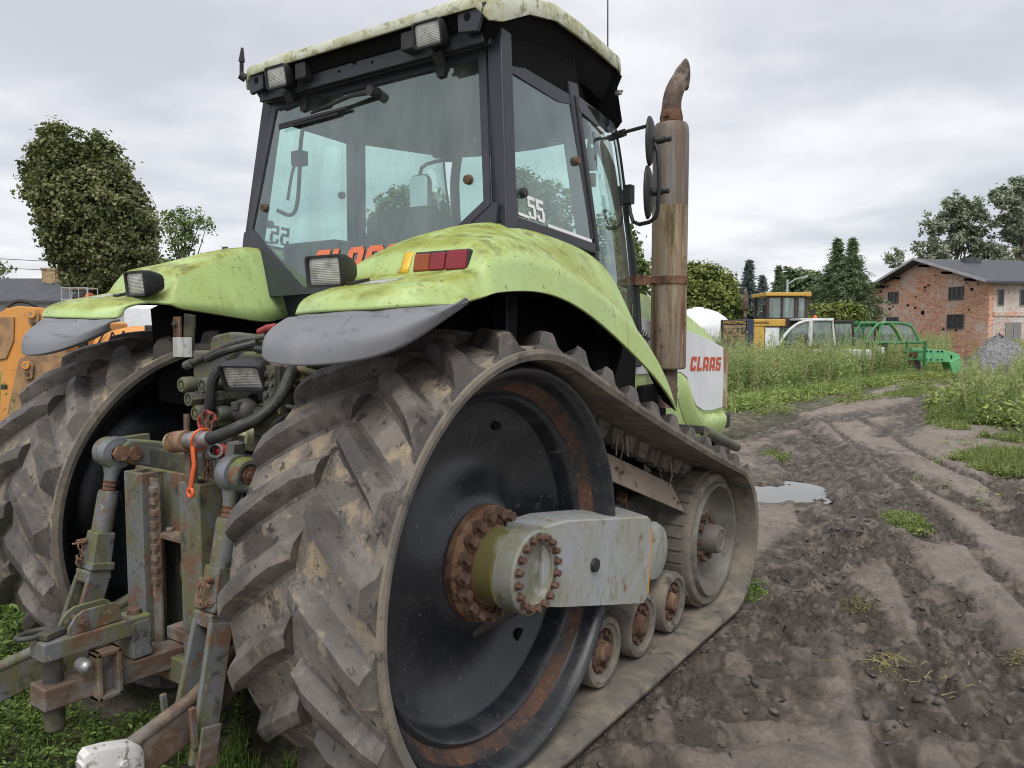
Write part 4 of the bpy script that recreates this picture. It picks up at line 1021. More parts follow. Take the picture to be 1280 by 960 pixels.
# remote valves and couplers under the fender
b = B(); b.box((.09, -.45, 1.44), (.46, .22, .18)); b.box((.05, -.40, 1.545), (.30, .16, .07), (0, .06, .12)); b.prism([(-.12, 1.55), (-.10, 1.585), (.0, 1.60), (.12, 1.592), (.17, 1.57), (.17, 1.53), (-.12, 1.52)], -.50, -.44, 'Y')
b.box((.24, -.44, 1.26), (.30, .2, .2)); b.box((.40, -.42, 1.38), (.12, .14, .30))
vb = b.done('valve_block', 'valve', TR, bevel=.012)
cols = [(-.055, 0), (.075, .004)]
for ci, (x0, dz) in enumerate(cols):
    for k in range(4 if ci == 0 else 3):
        x = x0+k*.022; z = 1.405-k*.052+dz; y = -.66+k*.012
        b = B(); b.tube([(x, y+.14, z), (x, y+.05, z), (x, y+.045, z), (x, y+.008, z), (x, y, z)], [.024, .024, .030, .030, .026], seg=6 if k % 2 else 16)
        b.lathe([(.001, .03), (.015, .03), (.017, -.002), (.026, -.002), (.026, .03)], (x, y, z), axis=(0, 1, 0), seg=16)
        b.done('coupler', 'valve', vb, bevel=.002)
        b = B(); b.lathe([(.015, -.003), (.015, .026), (.0005, .026)], (x, y, z), axis=(0, 1, 0), seg=14); b.done('coupler_socket', 'well', vb)
rnd = random.Random(12)
def pipe(pts, r, mat, name='hydraulic_hose', sm=2): 
    b = B(); b.tube(pts, r, seg=10, smooth=sm); return b.done(name, mat, vb)
pipe([(-.16, -.56, 1.475), (-.05, -.58, 1.50), (.10, -.56, 1.56), (.20, -.48, 1.585)], .011, 'hitchdark')
pipe([(-.18, -.56, 1.47), (-.13, -.565, 1.482)], .018, 'valve', 'hose_end')
pipe([(.02, -.60, 1.50), (.12, -.60, 1.53), (.2, -.52, 1.56)], .014, 'hose')
pipe([(.175, -.62, 1.50), (.135, -.66, 1.44), (.12, -.66, 1.34), (.10, -.66, 1.28)], .019, 'hose')
pipe([(.26, -.58, 1.36), (.20, -.58, 1.34), (.12, -.54, 1.33)], .024, 'hose')
pipe([(.32, -.60, 1.32), (.22, -.60, 1.28), (.16, -.55, 1.27)], .022, 'valve')
pipe([(.30, -.55, 1.49), (.42, -.55, 1.48), (.56, -.50, 1.45)], .012, 'linkrust')
pipe([(.30, -.55, 1.465), (.44, -.54, 1.44), (.56, -.48, 1.40)], .008, 'hitch')
pipe([(.28, -.55, 1.43), (.44, -.54, 1.415), (.56, -.48, 1.38)], .007, 'hitchdark')
pipe([(.25, -.56, 1.54), (.40, -.54, 1.53), (.54, -.48, 1.52)], .012, 'hose')
pipe([(.36, -.60, 1.22), (.43, -.62, 1.30), (.50, -.58, 1.33), (.55, -.52, 1.33)], .012, 'hose')
pipe([(.35, -.61, 1.20), (.37, -.61, 1.235)], .016, 'steel', 'hose_end')
pipe([(.42, -.50, 1.52), (.46, -.52, 1.45), (.47, -.50, 1.36)], .016, 'olive')
pipe([(-.20, -.55, 1.28), (-.19, -.56, 1.12), (-.21, -.58, 1.0)], .013, 'linkrust', 'standing_pipe', 0)
# extra plumbing so that the back of the casing reads as a clutter of lines
for i in range(14):
    x = rnd.uniform(-.05, .50); z = rnd.uniform(1.20, 1.50); y = -.52+rnd.uniform(-.03, .05)
    pipe([(x, y, z), (x+rnd.uniform(.04, .12), y-.03, z+rnd.uniform(-.05, .04)), (x+rnd.uniform(.1, .25), y+.02, z+rnd.uniform(-.10, .08))], rnd.choice((.006, .009, .012)), rnd.choice(('hose', 'hitchdark', 'valve', 'olive', 'linkrust')))
b = B(); b.box((.335, -.565, 1.40), (.014, .06, .17)); b.box((.395, -.55, 1.40), (.014, .06, .17)); b.done('slotted_bracket', 'hitchdark', vb, bevel=.003)
b = B()
for k in range(8): b.cyl((.350+.028*(k % 2), -.590, 1.455-.034*(k//2)), (.350+.028*(k % 2), -.600, 1.455-.034*(k//2)), .010, seg=10)
b.box((.364, -.575, 1.405), (.05, .03, .16)); b.done('terminal_strip', 'valve', vb)
b = B(); b.ball((.265, -.62, 1.325), .047, 18, (1, 1, .95)); b.box((.27, -.655, 1.345), (.035, .03, .03)); b.cyl((.265, -.60, 1.27), (.265, -.60, 1.30), .04, seg=16); b.done('socket_cover', 'hitchdark', vb, bevel=.004)
b = B(); b.cyl((.385, -.68, 1.255), (.375, -.70, 1.256), .032, .032, seg=24); b.tube([(.38, -.69, 1.256), (.34, -.71, 1.262)], .007, seg=8); b.done('dust_cap', worn('cream_rubber', (.40, .41, .25), [((.2, .2, .08), 20, .5, .7)]), vb, bevel=.004)
b = B(); b.ball((.27, -.72, 1.195), .026, 12); b.ball((.305, -.715, 1.20), .022, 12); b.done('red_dust_cap', 'redpaint', vb)
b = B(); b.lathe([(.018, 0), (.026, 0), (.026, .045), (.018, .045)], (.245, -.74, 1.19), axis=(.8, -.3, .3), seg=16, closed=True); b.box((.33, -.71, 1.205), (.035, .05, .05), (0, .2, .2)); b.done('steel_coupling', 'steel', vb)
wl2 = lamp('low_work_lamp', (.255, -.585, 1.462), .30, .42, vb, w=.17, h=.10, d=.12)
b = B(); b.tube([(.14, -.46, 1.60), (.19, -.46, 1.615), (.23, -.45, 1.62)], .013, seg=10); b.done('red_hose_end', 'redpaint', vb)
# the thick hose that ends in a capped, rusty threaded coupling
H0, H1 = Vector((.105, -.80, 1.222)), Vector((.345, -.80, 1.256)); hd = (H1-H0).normalized()
b = B(); b.tube([H1-hd*.03, H1, (.40, -.775, 1.28), (.474, -.70, 1.327), (.476, -.62, 1.40), (.45, -.57, 1.46), (.40, -.50, 1.50)], .021, seg=14, smooth=2); hz = b.done('spool_hose', 'hose', TR)
b = B(); b.tube([H0+hd*(.006+.006*i) for i in range(15)], [.034, .037]*7+[.034], seg=20); b.done('threaded_coupling', 'rust', hz)
b = B(); b.cyl(H0-hd*.004, H0+hd*.008, .034, .036, seg=24); b.cyl(H0-hd*.012, H0-hd*.004, .007, seg=8); b.done('brass_cap', worn('tarnished_brass', (.42, .36, .16), [((.2, .16, .05), 20, .5, .7)], rough=.4, metal=.4), hz, bevel=.003)
b = B(); b.tube([H0+hd*.095, H0+hd*.13, H0+hd*.135, H0+hd*.165, H0+hd*.17, H0+hd*.225], [.026, .028, .031, .031, .025, .025], seg=18); b.done('hose_ferrule', 'steel', hz)
b = B(); p = H0+hd*.17; n = 16
b.tube([p+Vector((0, .034*math.cos(2*PI*i/n), .034*math.sin(2*PI*i/n)))+hd*.01*math.sin(2*PI*i/n) for i in range(n)], .005, seg=6, closed=True)
b.tube([p+Vector((0, -.03, -.02)), (.288, -.835, 1.17), (.278, -.838, 1.12), (.272, -.84, 1.085)], .0075, seg=7)
b.tube([Vector((.27, -.84, 1.075))+Vector((.014*math.cos(2*PI*i/12), 0, .014*math.sin(2*PI*i/12))) for i in range(12)], .006, seg=6, closed=True)
b.done('orange_tie', 'orange_tie', hz)
b = B(); b.tube([(.215, -.74, 1.325), (.190, -.75, 1.312), (.184, -.75, 1.288), (.198, -.75, 1.27), (.21, -.75, 1.282)], .0055, seg=8, smooth=2); b.tube([(.21, -.735, 1.33), (.24, -.725, 1.32), (.248, -.725, 1.30)], .006, seg=8, smooth=1); b.tube([(.22, -.74, 1.30), (.25, -.735, 1.292)], .0055, seg=8)
hk = b.done('chain_hook', 'redpaint', TR)
links('load_chain', [(.215, -.745, 1.33), (.213, -.745, 1.26), (.218, -.745, 1.19), (.213, -.745, 1.10)], .0045, hk, 'rust', .012)
links('load_chain', [(.245, -.74, 1.32), (.236, -.745, 1.24), (.232, -.745, 1.12)], .004, hk, 'rust', .011)
b = B(); b.box((.175, -.775, 1.13), (.032, .03, .17)); b.done('hose_post', 'linkrust', TR, bevel=.003)
# number-plate style bracket beside the inner fender
b = B(); b.box((-.50, -.395, 1.58), (.05, .012, .17)); br = b.done('lamp_bracket', 'rust', TR, bevel=.003)
b = B(); b.box((-.445, -.375, 1.60), (.07, .012, .15), (0, .12, 0)); b.bolt((-.50, -.402, 1.635), (0, -1, 0), .012, .014); b.done('dark_tab', 'hitchdark', br, bevel=.003)
b = B()
for x0, w_ in ((-.472, .066), (-.408, .040)):
    b.loft([[(x0-w_/2, -.41, 1.495), (x0-w_*.25, -.425, 1.495), (x0+w_*.25, -.425, 1.495), (x0+w_/2, -.41, 1.495), (x0+w_/2, -.40, 1.495), (x0-w_/2, -.40, 1.495)], [(x0-w_/2, -.41, 1.578), (x0-w_*.25, -.425, 1.578), (x0+w_*.25, -.425, 1.578), (x0+w_/2, -.41, 1.578), (x0+w_/2, -.40, 1.578), (x0-w_/2, -.40, 1.578)]], closed_u=True, caps=True)
b.done('silver_plate', worn('silver_film', (.50, .51, .49), [((.3, .3, .27), 30, .5, .7)], rough=.4), br)
# ------------------------------------------------------------------ machines and buildings around the yard
def at(name, label, cat, px, d, turn=0.0, group=None):
    """an empty on the ground at picture column px, d metres off; local x runs to the right, y away"""
    return thing(name, label, cat, G(px, d), YAW+turn, group)
def fonttext(body, size, name, mat, parent, loc, rot, extrude=.004):
    cu = bpy.data.curves.new(name, 'FONT'); cu.body = body; cu.size = size; cu.extrude = extrude; cu.align_x = 'CENTER'; cu.align_y = 'CENTER'
    tmp = bpy.data.objects.new(name+'_tmp', cu); COL.objects.link(tmp)
    dg = bpy.context.evaluated_depsgraph_get(); me = bpy.data.meshes.new_from_object(tmp.evaluated_get(dg))
    bpy.data.objects.remove(tmp); o = bpy.data.objects.new(name, me); COL.objects.link(o)
    me.materials.clear(); me.materials.append(M[mat]); o.parent = parent; o.location = loc; o.rotation_euler = rot
    return o
def wheel_at(name, c, r, w, parent, rim='yellow', axis=(1, 0, 0)):
    b = B(); b.lathe([(r*.55, -w/2), (r*.9, -w/2), (r, -w*.36), (r, w*.36), (r*.9, w/2), (r*.55, w/2)], c, axis=axis, seg=40, closed=True); o = b.done(name, 'tyre', parent)
    b = B(); b.lathe([(.01, -w*.3), (r*.4, -w*.3), (r*.55, -w*.45), (r*.58, 0), (r*.55, w*.45), (r*.4, w*.3), (.01, w*.3)], c, axis=axis, seg=32); b.done('rim', rim, o)
    return o

# orange wheel loader behind the left track
D = 6.5; K = D/FPX
lo = at('wheel_loader', 'orange wheel loader with scuffed arm plates, standing beyond the far track', 'loader', 30, D)
def lp(px_, py_): return ((px_-30)*K, HZ(py_, D))
b = B(); b.prism([lp(*q) for q in [(-60, 430), (-20, 418), (4, 392), (12, 386), (28, 383), (57, 385), (61, 392), (62, 440), (58, 475), (40, 520), (20, 570), (-60, 600)]], -.03, .03, 'Y')
la_ = b.done('lift_arm', 'orange', lo, bevel=.008)
b = B(); b.prism([lp(*q) for q in [(3, 405), (8, 396), (24, 396), (22, 425), (12, 448), (-10, 452), (-10, 420)]], -.045, -.03, 'Y'); b.done('arm_slot', 'orangedull', la_, bevel=.006)
b = B(); b.prism([lp(*q) for q in [(40, 448), (58, 438), (96, 436), (100, 456), (84, 478), (60, 500), (40, 540), (28, 560), (16, 560), (24, 510)]], -.18, -.14, 'Y'); b.done('lower_arm_plate', 'orangedull', lo, bevel=.008)
b = B(); p = lp(70, 454); b.cyl((p[0], -.12, p[1]), (p[0]+.62, .05, p[1]-.0), .035, seg=20); b.done('cross_tube', 'orange', lo)
for px_, py_, y in ((48, 396, -.035), (52, 458, -.185)):
    x, z = lp(px_, py_)
    b = B(); b.prism([(x-.045, z+.05), (x+.03, z+.055), (x+.055, z+.02), (x+.04, z-.09), (x-.01, z-.10), (x-.04, z-.05)], y-.02, y, 'Y'); bs = b.done('pin_boss', 'orangedull', lo, bevel=.006)
    b = B(); b.lathe([(.014, 0), (.032, 0), (.032, .02), (.014, .02)], (x, y-.02, z+.02), axis=(0, -1, 0), seg=20, closed=True); b.done('pin_collar', 'orange', bs)
    b = B(); b.cyl((x, y-.036, z+.02), (x, y-.02, z+.02), .013, seg=12); b.done('pin_end', 'steel', bs)
    b = B(); b.cyl((x+.005, y-.034, z-.05), (x+.005, y-.02, z-.05), .018, seg=6); b.done('boss_bolt', 'rustbolt', bs)
b = B(); x, z = lp(4, 483); b.box((x, -.034, z), (.09, .006, .035)); b.done('plate', 'black', la_)
b = B(); b.tube([(lp(2, 392)[0], .05, lp(2, 392)[1]), (lp(8, 379)[0], .08, lp(8, 379)[1]), (lp(20, 375)[0], .1, lp(20, 375)[1]), (lp(34, 379)[0], .12, lp(34, 379)[1]), (lp(40, 390)[0], .14, lp(40, 390)[1])], .018, seg=8, smooth=2); b.done('hydraulic_hose', 'hose', lo)
b = B(); x, z = lp(110, 470); b.box((x+.1, .55, z-.25), (1.5, 1.0, .9)); b.done('engine_bay', 'hitchdark', lo, bevel=.03)
hdsec = []
for x, zt in ((.40, 1.56), (.50, 1.62), (.65, 1.655), (.80, 1.655), (.95, 1.62), (1.05, 1.56)):
    hdsec.append([(x, .30, 1.1), (x, .30, zt-.10), (x, .36, zt-.03), (x, .55, zt), (x, 1.2, zt), (x, 1.2, 1.1)])
b = B(); b.loft(hdsec, caps=True); hd_ = b.done('engine_hood', 'orange', lo, bevel=.02)
b = B()
def stroke(pts, w=.014):
    for a, c in zip(pts, pts[1:]): b.beam((a[0], .297, a[1]), (c[0], .297, c[1]), w, .004, (0, 1, 0))
X0 = .55
stroke([(X0-.10, 1.46), (X0-.02, 1.60)]); stroke([(X0, 1.45), (X0+.05, 1.60), (X0+.10, 1.50), (X0+.15, 1.61), (X0+.19, 1.47)]); stroke([(X0+.27, 1.47), (X0+.33, 1.58), (X0+.38, 1.62), (X0+.44, 1.59), (X0+.46, 1.55), (X0+.40, 1.52)])
b.done('outline_lettering', 'decal_black', hd_)
b = B(); b.box((.97, .55, 1.63), (.18, .5, .06)); b.done('hood_seal', 'black', hd_, bevel=.01)
b = B(); b.box((-.6, .9, 1.25), (1.5, 1.2, .9)); b.box((0, .8, .9), (2.6, .8, .4)); b.done('chassis', 'orange', lo, bevel=.03)
for x in (-.95, 1.0):
    for y in (.1, 1.6): wheel_at('wheel', (x, y, .68), .68, .42, lo, 'orangedull', axis=(0, 1, 0))
x, z = lp(76, 373)
b = B(); b.box((x, .35, z-.13), (.16, .16, .10)); b.box((x, .35, z-.3), (.06, .06, .3)); ls = b.done('light_post', 'black', lo, bevel=.008)
b = B(); b.lathe([(.0, 0), (.06, 0), (.075, .05), (.075, .10), (.0, .10)], (x-.05, .35, z), axis=(1, 0, 0), seg=24); b.done('work_light', 'black', ls)
b = B(); b.lathe([(.0, 0), (.062, 0), (.062, .03), (.0, .045)], (x+.055, .35, z), axis=(1, 0, 0), seg=24); b.done('amber_lens', worn('amber_beacon_lens', (.62, .13, .04)), ls)
b = B()
for yy in (.27, .43):
    b.tube([(x-.13, yy, z-.10), (x-.13, yy, z+.10), (x+.10, yy, z+.10), (x+.10, yy, z-.10)], .006, seg=6)
for k in range(4): b.tube([(x-.13+.075*k, .27, z+.10), (x-.13+.075*k, .27, z-.10)], .005, seg=6); b.tube([(x-.13+.075*k, .27, z+.10), (x-.13+.075*k, .43, z+.10)], .005, seg=6)
b.tube([(x-.13, .27, z), (x+.1, .27, z)], .005, seg=6)
b.done('light_guard', 'galv', ls)

# low house with a brick chimney far left
def brick_mat(name, base, mortar, sc, white=0.0, seed=0):
    m, t, bs = base_mat(name)
    br = t.new('ShaderNodeTexBrick'); br.inputs['Scale'].default_value = sc; br.inputs['Mortar Size'].default_value = .012
    br.inputs['Brick Width'].default_value = .25; br.inputs['Row Height'].default_value = .078
    mp = t.new('ShaderNodeMapping'); tc = t.new('ShaderNodeTexCoord')
    sp_ = t.new('ShaderNodeSeparateXYZ'); t.l.new(tc.outputs['Object'], sp_.inputs[0]); cb = t.new('ShaderNodeCombineXYZ')
    t.put(cb.inputs[0], t.math('ADD', sp_.outputs[0], sp_.outputs[1])); t.put(cb.inputs[1], sp_.outputs[2]); t.l.new(cb.outputs[0], br.inputs['Vector'])
    br.inputs['Color1'].default_value = (*base, 1); br.inputs['Color2'].default_value = (base[0]*.62, base[1]*.55, base[2]*.55, 1); br.inputs['Mortar'].default_value = (*mortar, 1)
    c = br.outputs[0]
    c = t.mix(t.ramp(t.noise(6, 5), .55, .75), c, (base[0]*.6, base[1]*.5, base[2]*.5))
    co_ = t.new('ShaderNodeTexNoise'); mq = t.new('ShaderNodeMapping'); t.l.new(cb.outputs[0], mq.inputs[0]); mq.inputs['Scale'].default_value = (2.2, 8.0, 1); t.l.new(mq.outputs[0], co_.inputs['Vector']); co_.inputs['Scale'].default_value = 1.0; co_.inputs['Detail'].default_value = 4; co_.inputs['Roughness'].default_value = .7
    c = t.mix(t.math('MULTIPLY', t.ramp(co_.outputs[0], .52, .68), .7), c, (base[0]*.48, base[1]*.42, base[2]*.42))
    c = t.mix(t.math('MULTIPLY', t.ramp(co_.outputs[0], .48, .36), .55), c, (base[0]*1.35, base[1]*1.6, base[2]*1.8))
    c = t.mix(t.ramp(t.noise(9, 3), .62, .66), c, (.03, .025, .022))
    if white: c = t.mix(t.math('MULTIPLY', t.math('MULTIPLY', t.ramp(t.noise(.55, 6, .7), .50-white*.25, .70-white*.2), t.ramp(t.noise(7, 6, .75), .36, .62-white*.2)), .9), c, (.62, .60, .57))
    t.put(bs.inputs['Base Color'], c); bs.inputs['Roughness'].default_value = .9; return m
M['brick'] = brick_mat('old_red_brick', (.74, .33, .18), (.60, .50, .41), 1.0, .17)
M['brickwhite'] = brick_mat('limewashed_brick', (.55, .27, .17), (.5, .44, .38), 1.0, .62)
M['brickyellow'] = brick_mat('yellow_brick', (.46, .30, .12), (.4, .35, .28), 1.0)
M['roofgrey'] = worn('grey_sheet_roof', (.062, .066, .078), [((.10, .105, .115), 2, .45, .7, (1, 1, 4)), ((.06, .06, .06), 6, .55, .7)], rough=.6)
M['plaster'] = worn('pale_plaster', (.55, .56, .55), [((.35, .35, .33), 1.5, .5, .75)], rough=.9)
M['darkopen'] = worn('dark_window_pane', (.03, .032, .035), [], rough=.25)
M['darkwood'] = worn('dark_window_bars', (.11, .105, .10), [], rough=.8)
M['oldwood'] = worn('grey_weathered_wood', (.30, .29, .28), [((.18, .17, .16), 6, .45, .65, (6, 6, .5))], rough=.9)

hs_ = at('low_house', 'pale low house with grey sheet roof at the left edge of the yard', 'house', 20, 45)
k = 45/FPX
b = B(); b.box((0, 4, 1.75), (14, 7, 3.5)); hw = b.done('wall', 'plaster', hs_)
b = B(); zr, ze = HZ(347, 45), HZ(376, 45); zr += .2
b.loft([[(-7.4, -.1, ze), (-7.4, 4, zr), (-7.4, 8.1, ze), (-7.4, 8.1, ze-.12), (-7.4, 4, zr-.14), (-7.4, -.1, ze-.12)], [(7.4, -.1, ze), (7.4, 4, zr), (7.4, 8.1, ze), (7.4, 8.1, ze-.12), (7.4, 4, zr-.14), (7.4, -.1, ze-.12)]], closed_u=True, caps=True)
rf = b.done('roof', 'roofgrey', hs_, smooth=False)
b = B(); b.box((.35, 3.6, HZ(340, 45)-.2), (1.25, .7, 1.25)); b.box((.35, 3.55, HZ(340, 45)-.1), (.55, .8, 1.1)); b.box((.35, 3.6, HZ(331, 45)), (1.35, .85, .10)); b.done('chimney', 'brickyellow', rf)
for x in (-3, 1.2):
    b = B(); b.box((x, .49, 1.9), (1.3, .06, 1.1)); w = b.done('window', 'decal_white', hs_); b = B(); b.box((x, .455, 1.9), (1.1, .03, .9)); b.done('pane', 'darkopen', w)
# power lines over the house
for i, (y0, y1_) in enumerate(((314, 325), (325, 336))):
    a = CAMP+CF*38+CR*((-260-640)/FPX*38); a.z = HZ(y0-14, 38); c = CAMP+CF*38+CR*((190-640)/FPX*38); c.z = HZ(y1_+6, 38)
    P = [a.lerp(c, j/20)-Vector((0, 0, .25*4*(j/20)*(1-j/20))) for j in range(21)]
    b = B(); b.tube(P, .016, seg=5); o = b.done('power_line', 'black')
    tag(o, ('upper' if i == 0 else 'lower')+' of the two thin power lines strung above the chimney', 'power line', 'power lines over the house')
sh = at('storage_tank', 'large white tank with flat sides, seen between the far fender and track', 'tank', 205, 20)
b = B(); b.box((0, .8, 1.15), (2.1, 1.6, 2.3)); b.done('body', 'white', sh, bevel=.12, seg=4)
b = B(); b.box((-1.05, .25, 1.62), (.5, .5, .22)); b.done('window_strip', 'darkopen', sh, bevel=.02)
b = B(); b.box((-1.05, .5, .75), (.9, 1.0, 1.5)); b.done('pump_housing', 'plaster', sh, bevel=.03)

# white round tank beyond the bonnet
tk = at('round_tank', 'white domed plastic tank showing behind the tractor bonnet', 'tank', 882, 34)
b = B(); b.lathe([(.01, 0), (1.45, 0), (1.5, .1), (1.5, 1.75), (1.46, 1.95), (1.25, 2.25), (.9, 2.5), (.45, 2.66), (.01, 2.70)], (0, 1.5, 0), axis=(0, 0, 1), seg=48); b.done('shell', 'white', tk)
b = B(); b.cyl((0, 1.5, 2.66), (0, 1.5, 2.74), .25, seg=24); b.done('lid', 'decal_white', tk, bevel=.02)

# yellow farm tractor in the weeds
D2 = 26; K2 = D2/FPX
yt = at('farm_tractor', 'yellow tractor with dark grille and boxy glazed cab, parked in tall weeds', 'tractor', 950, D2)
def q2(px_, py_): return ((px_-950)*K2, HZ(py_, D2))
def rect(bb, x0, y0, x1, y1_, ya, yb): 
    a, c = q2(x0, y0), q2(x1, y1_); bb.box(((a[0]+c[0])/2, (ya+yb)/2, (a[1]+c[1])/2), (abs(c[0]-a[0]), yb-ya, abs(a[1]-c[1])))
b = B(); rect(b, 902, 400, 932, 446, .0, .22); gr = b.done('radiator_housing', 'black', yt, bevel=.02)
b = B()
for i in range(6): rect(b, 903.2, 406.5+i*5, 931, 410.8+i*5, -.03, .0)
b.done('grille', worn('straw_brown_grille', (.30, .22, .11), [((.07, .05, .035), 5, .42, .6)]), gr)
fonttext('HANOMAG', .15, 'brand_lettering', 'yellow', gr, (q2(917, 403)[0], -.012, q2(917, 403)[1]), (PI/2, 0, 0))
b = B(); rect(b, 932, 399, 941, 446, -.05, 1.4); b.done('blue_post', 'bluedark', yt, bevel=.02)
b = B(); rect(b, 941, 399, 981, 408, -.02, 1.4); rect(b, 941, 408, 955, 446, .0, 1.4); hd2 = b.done('hood', 'yellow', yt, bevel=.03)
fonttext('HANOMAG', .11, 'side_lettering', 'decal_black', hd2, (q2(950, 403.5)[0], -.035, q2(950, 403.5)[1]), (PI/2, 0, 0))
b = B(); rect(b, 956, 409, 974, 446, .02, 1.3); b.done('side_cover', 'white', yt, bevel=.02)
b = B(); rect(b, 955, 366, 1011, 370.5, -.1, 1.5); rect(b, 1004, 365, 1011, 371, -.12, .3); b.done('cab_roof', 'yellow', yt, bevel=.03)
b = B()
for x0, x1 in ((957, 960.5), (975, 978), (992, 997), (1005, 1009)): rect(b, x0, 370, x1, 404, .0, .10); rect(b, x0, 370, x1, 404, 1.3, 1.4)
rect(b, 958, 397, 1009, 410, .02, 1.35); rect(b, 958, 370, 1009, 372.5, .01, .09)
cf2 = b.done('cab_frame', worn('rust_brown_cab_frame', (.045, .035, .035), [((.12, .06, .04), 5, .5, .7)]), yt, bevel=.015)
for x0, x1 in ((960.5, 975), (978, 992), (997, 1005)):
    b = B(); rect(b, x0, 372.5, x1, 397, .045, .052); b.done('cab_window', 'glassfar', cf2)
b = B(); rect(b, 962, 380, 972, 400, .5, .9); b.done('seat', 'seat', yt, bevel=.05)
x, z = q2(936, 388)
b = B(); b.lathe([(.05, z-.4), (.05, z), (.09, z+.05), (.10, z+.12), (.10, z+.50), (.06, z+.60), (.05, z+.72), (.01, z+.75)], (x, .5, 0), axis=(0, 0, 1), seg=20); b.done('exhaust', 'stackbrown', yt)
b = B(); b.tube([q3 for q3 in ((q2(1010, 372)[0], .1, q2(1010, 372)[1]), (q2(1017, 372)[0], .1, q2(1017, 372)[1]), (q2(1019, 386)[0], .1, q2(1019, 386)[1]))], .012, seg=6); b.box((q2(1016, 390)[0], .1, q2(1016, 390)[1]), (.14, .05, .2), (0, .5, 0)); b.done('mirror', 'black', yt)
x, z = q2(1020, 397); b = B(); b.cyl((x, .2, z-.5), (x, .2, z-.06), .02, seg=8); b.lathe([(.07, -.06), (.08, 0), (.06, .07), (.01, .09)], (x, .2, z), axis=(0, 0, 1), seg=16); b.done('beacon', 'decal_orange', yt)
for x in (-.9, .9):
    wheel_at('wheel', (x, .1, .62), .62, .4, yt, 'yellow', axis=(0, 1, 0)); wheel_at('wheel', (x, 1.3, .62), .62, .4, yt, 'yellow', axis=(0, 1, 0))

# white pickup
D3 = 25; K3 = D3/FPX
pk = at('pickup_truck', 'white pickup truck with bare windows half sunk in the weeds', 'pickup', 1025, D3)
def q3(px_, py_): return ((px_-1025)*K3, HZ(py_, D3))
M['whitecar'] = worn('dirty_white_car_paint', (.62, .63, .63), [((.4, .4, .37), 4, .5, .7)], rough=.4)
b = B(); b.box((.1, .85, .72), (3.2, 1.7, .62)); b.box((-1.55, .85, .62), (.9, 1.6, .45)); b.done('body', 'whitecar', pk, bevel=.06, seg=3)
b = B()
def tb(pts, y, r=.045): b.tube([(q3(*p)[0], y, q3(*p)[1]) for p in pts], r, seg=8, smooth=1)
for y in (.05, 1.6):
    tb([(974, 432), (980, 420), (990, 409), (1002, 402), (1016, 400), (1040, 400)], y, .05)
    tb([(1013, 401), (1013, 432)], y, .07); tb([(1040, 400), (1044, 432)], y, .035)
cfr = b.done('cab_pillars', 'whitecar', pk)
b = B(); a, c = q3(1000, 400), q3(1042, 398); b.box(((a[0]+c[0])/2, .82, a[1]+.02), (c[0]-a[0], 1.6, .07)); b.done('cab_roof', 'whitecar', pk, bevel=.03)
b = B(); a, c = q3(1042, 401), q3(1068, 401); b.box(((a[0]+c[0])/2, .82, a[1]-.03), (c[0]-a[0], 1.5, .10)); b.beam((q3(1066, 403)[0], .1, q3(1066, 403)[1]), (q3(1068, 432)[0], .1, q3(1068, 432)[1]), .08, .08); b.done('canopy_roof', 'black', pk, bevel=.02)
b = B(); b.prism([q3(979, 430), (q3(992, 410)), q3(1006, 403.5), q3(1010, 403.5), q3(1010, 430)], .05, .056, 'Y'); b.done('door_window', 'glassfar', pk)
b = B(); b.prism([q3(1016, 430), q3(1016, 403), q3(1038, 403), q3(1041, 430)], .05, .056, 'Y'); b.done('side_window', 'glassfar', pk)
b = B(); b.prism([q3(1046, 430), q3(1044, 405), q3(1064, 405), q3(1066, 430)], .07, .076, 'Y'); b.done('canopy_window', 'glassfar', pk)
b = B(); b.prism([q3(979, 430), (q3(992, 410)), q3(1006, 403.5), q3(1040, 403.5), q3(1041, 430)], 1.58, 1.586, 'Y'); b.done('far_window', 'glassfar', pk)
b = B(); b.box((-.3, .5, 1.05), (.4, .45, .7)); b.box((-.3, 1.2, 1.05), (.4, .45, .7)); b.done('seat', 'seat', pk, bevel=.06)
b = B(); x, z = q3(1006, 424); b.ball((x, -.08, z), .11, 12, (1, .6, 1.2)); b.done('door_mirror', 'black', pk)
for x in (-1.2, 1.0):
    for y in (.05, 1.6): wheel_at('wheel', (x, y, .36), .36, .22, pk, 'galv', axis=(0, 1, 0))
# dark green harvester cab behind the pickup
hv = at('harvester_cab', 'dark green harvester cab with dark glass right behind the white pickup', 'harvester', 1080, 29)
K4 = 29/FPX
b = B(); b.box((0, .8, HZ(404, 29)), (1.0, 1.5, .14)); b.box((.05, .02, HZ(405, 29)-.02), (.35, .06, .10)); b.done('cab_roof', 'greendark', hv, bevel=.03)
b = B()
for x in (-.42, .42): b.box((x, .1, 1.35), (.08, .08, 1.0)); b.box((x, 1.4, 1.35), (.08, .08, 1.0))
b.done('cab_frame', 'black', hv, bevel=.01)
b = B(); b.box((0, .08, 1.45), (.76, .01, .7)); b.done('cab_window', 'glassfar', hv)
b = B(); b.box((0, .8, .6), (1.3, 1.7, .8)); b.box((0, .8, .14), (1.0, 1.3, .28)); b.done('body', 'greendark', hv, bevel=.05)

M['greenmid'] = worn('weathered_green_paint', (.085, .29, .125), [((.05, .16, .07), 4, .45, .7)], rough=.5)
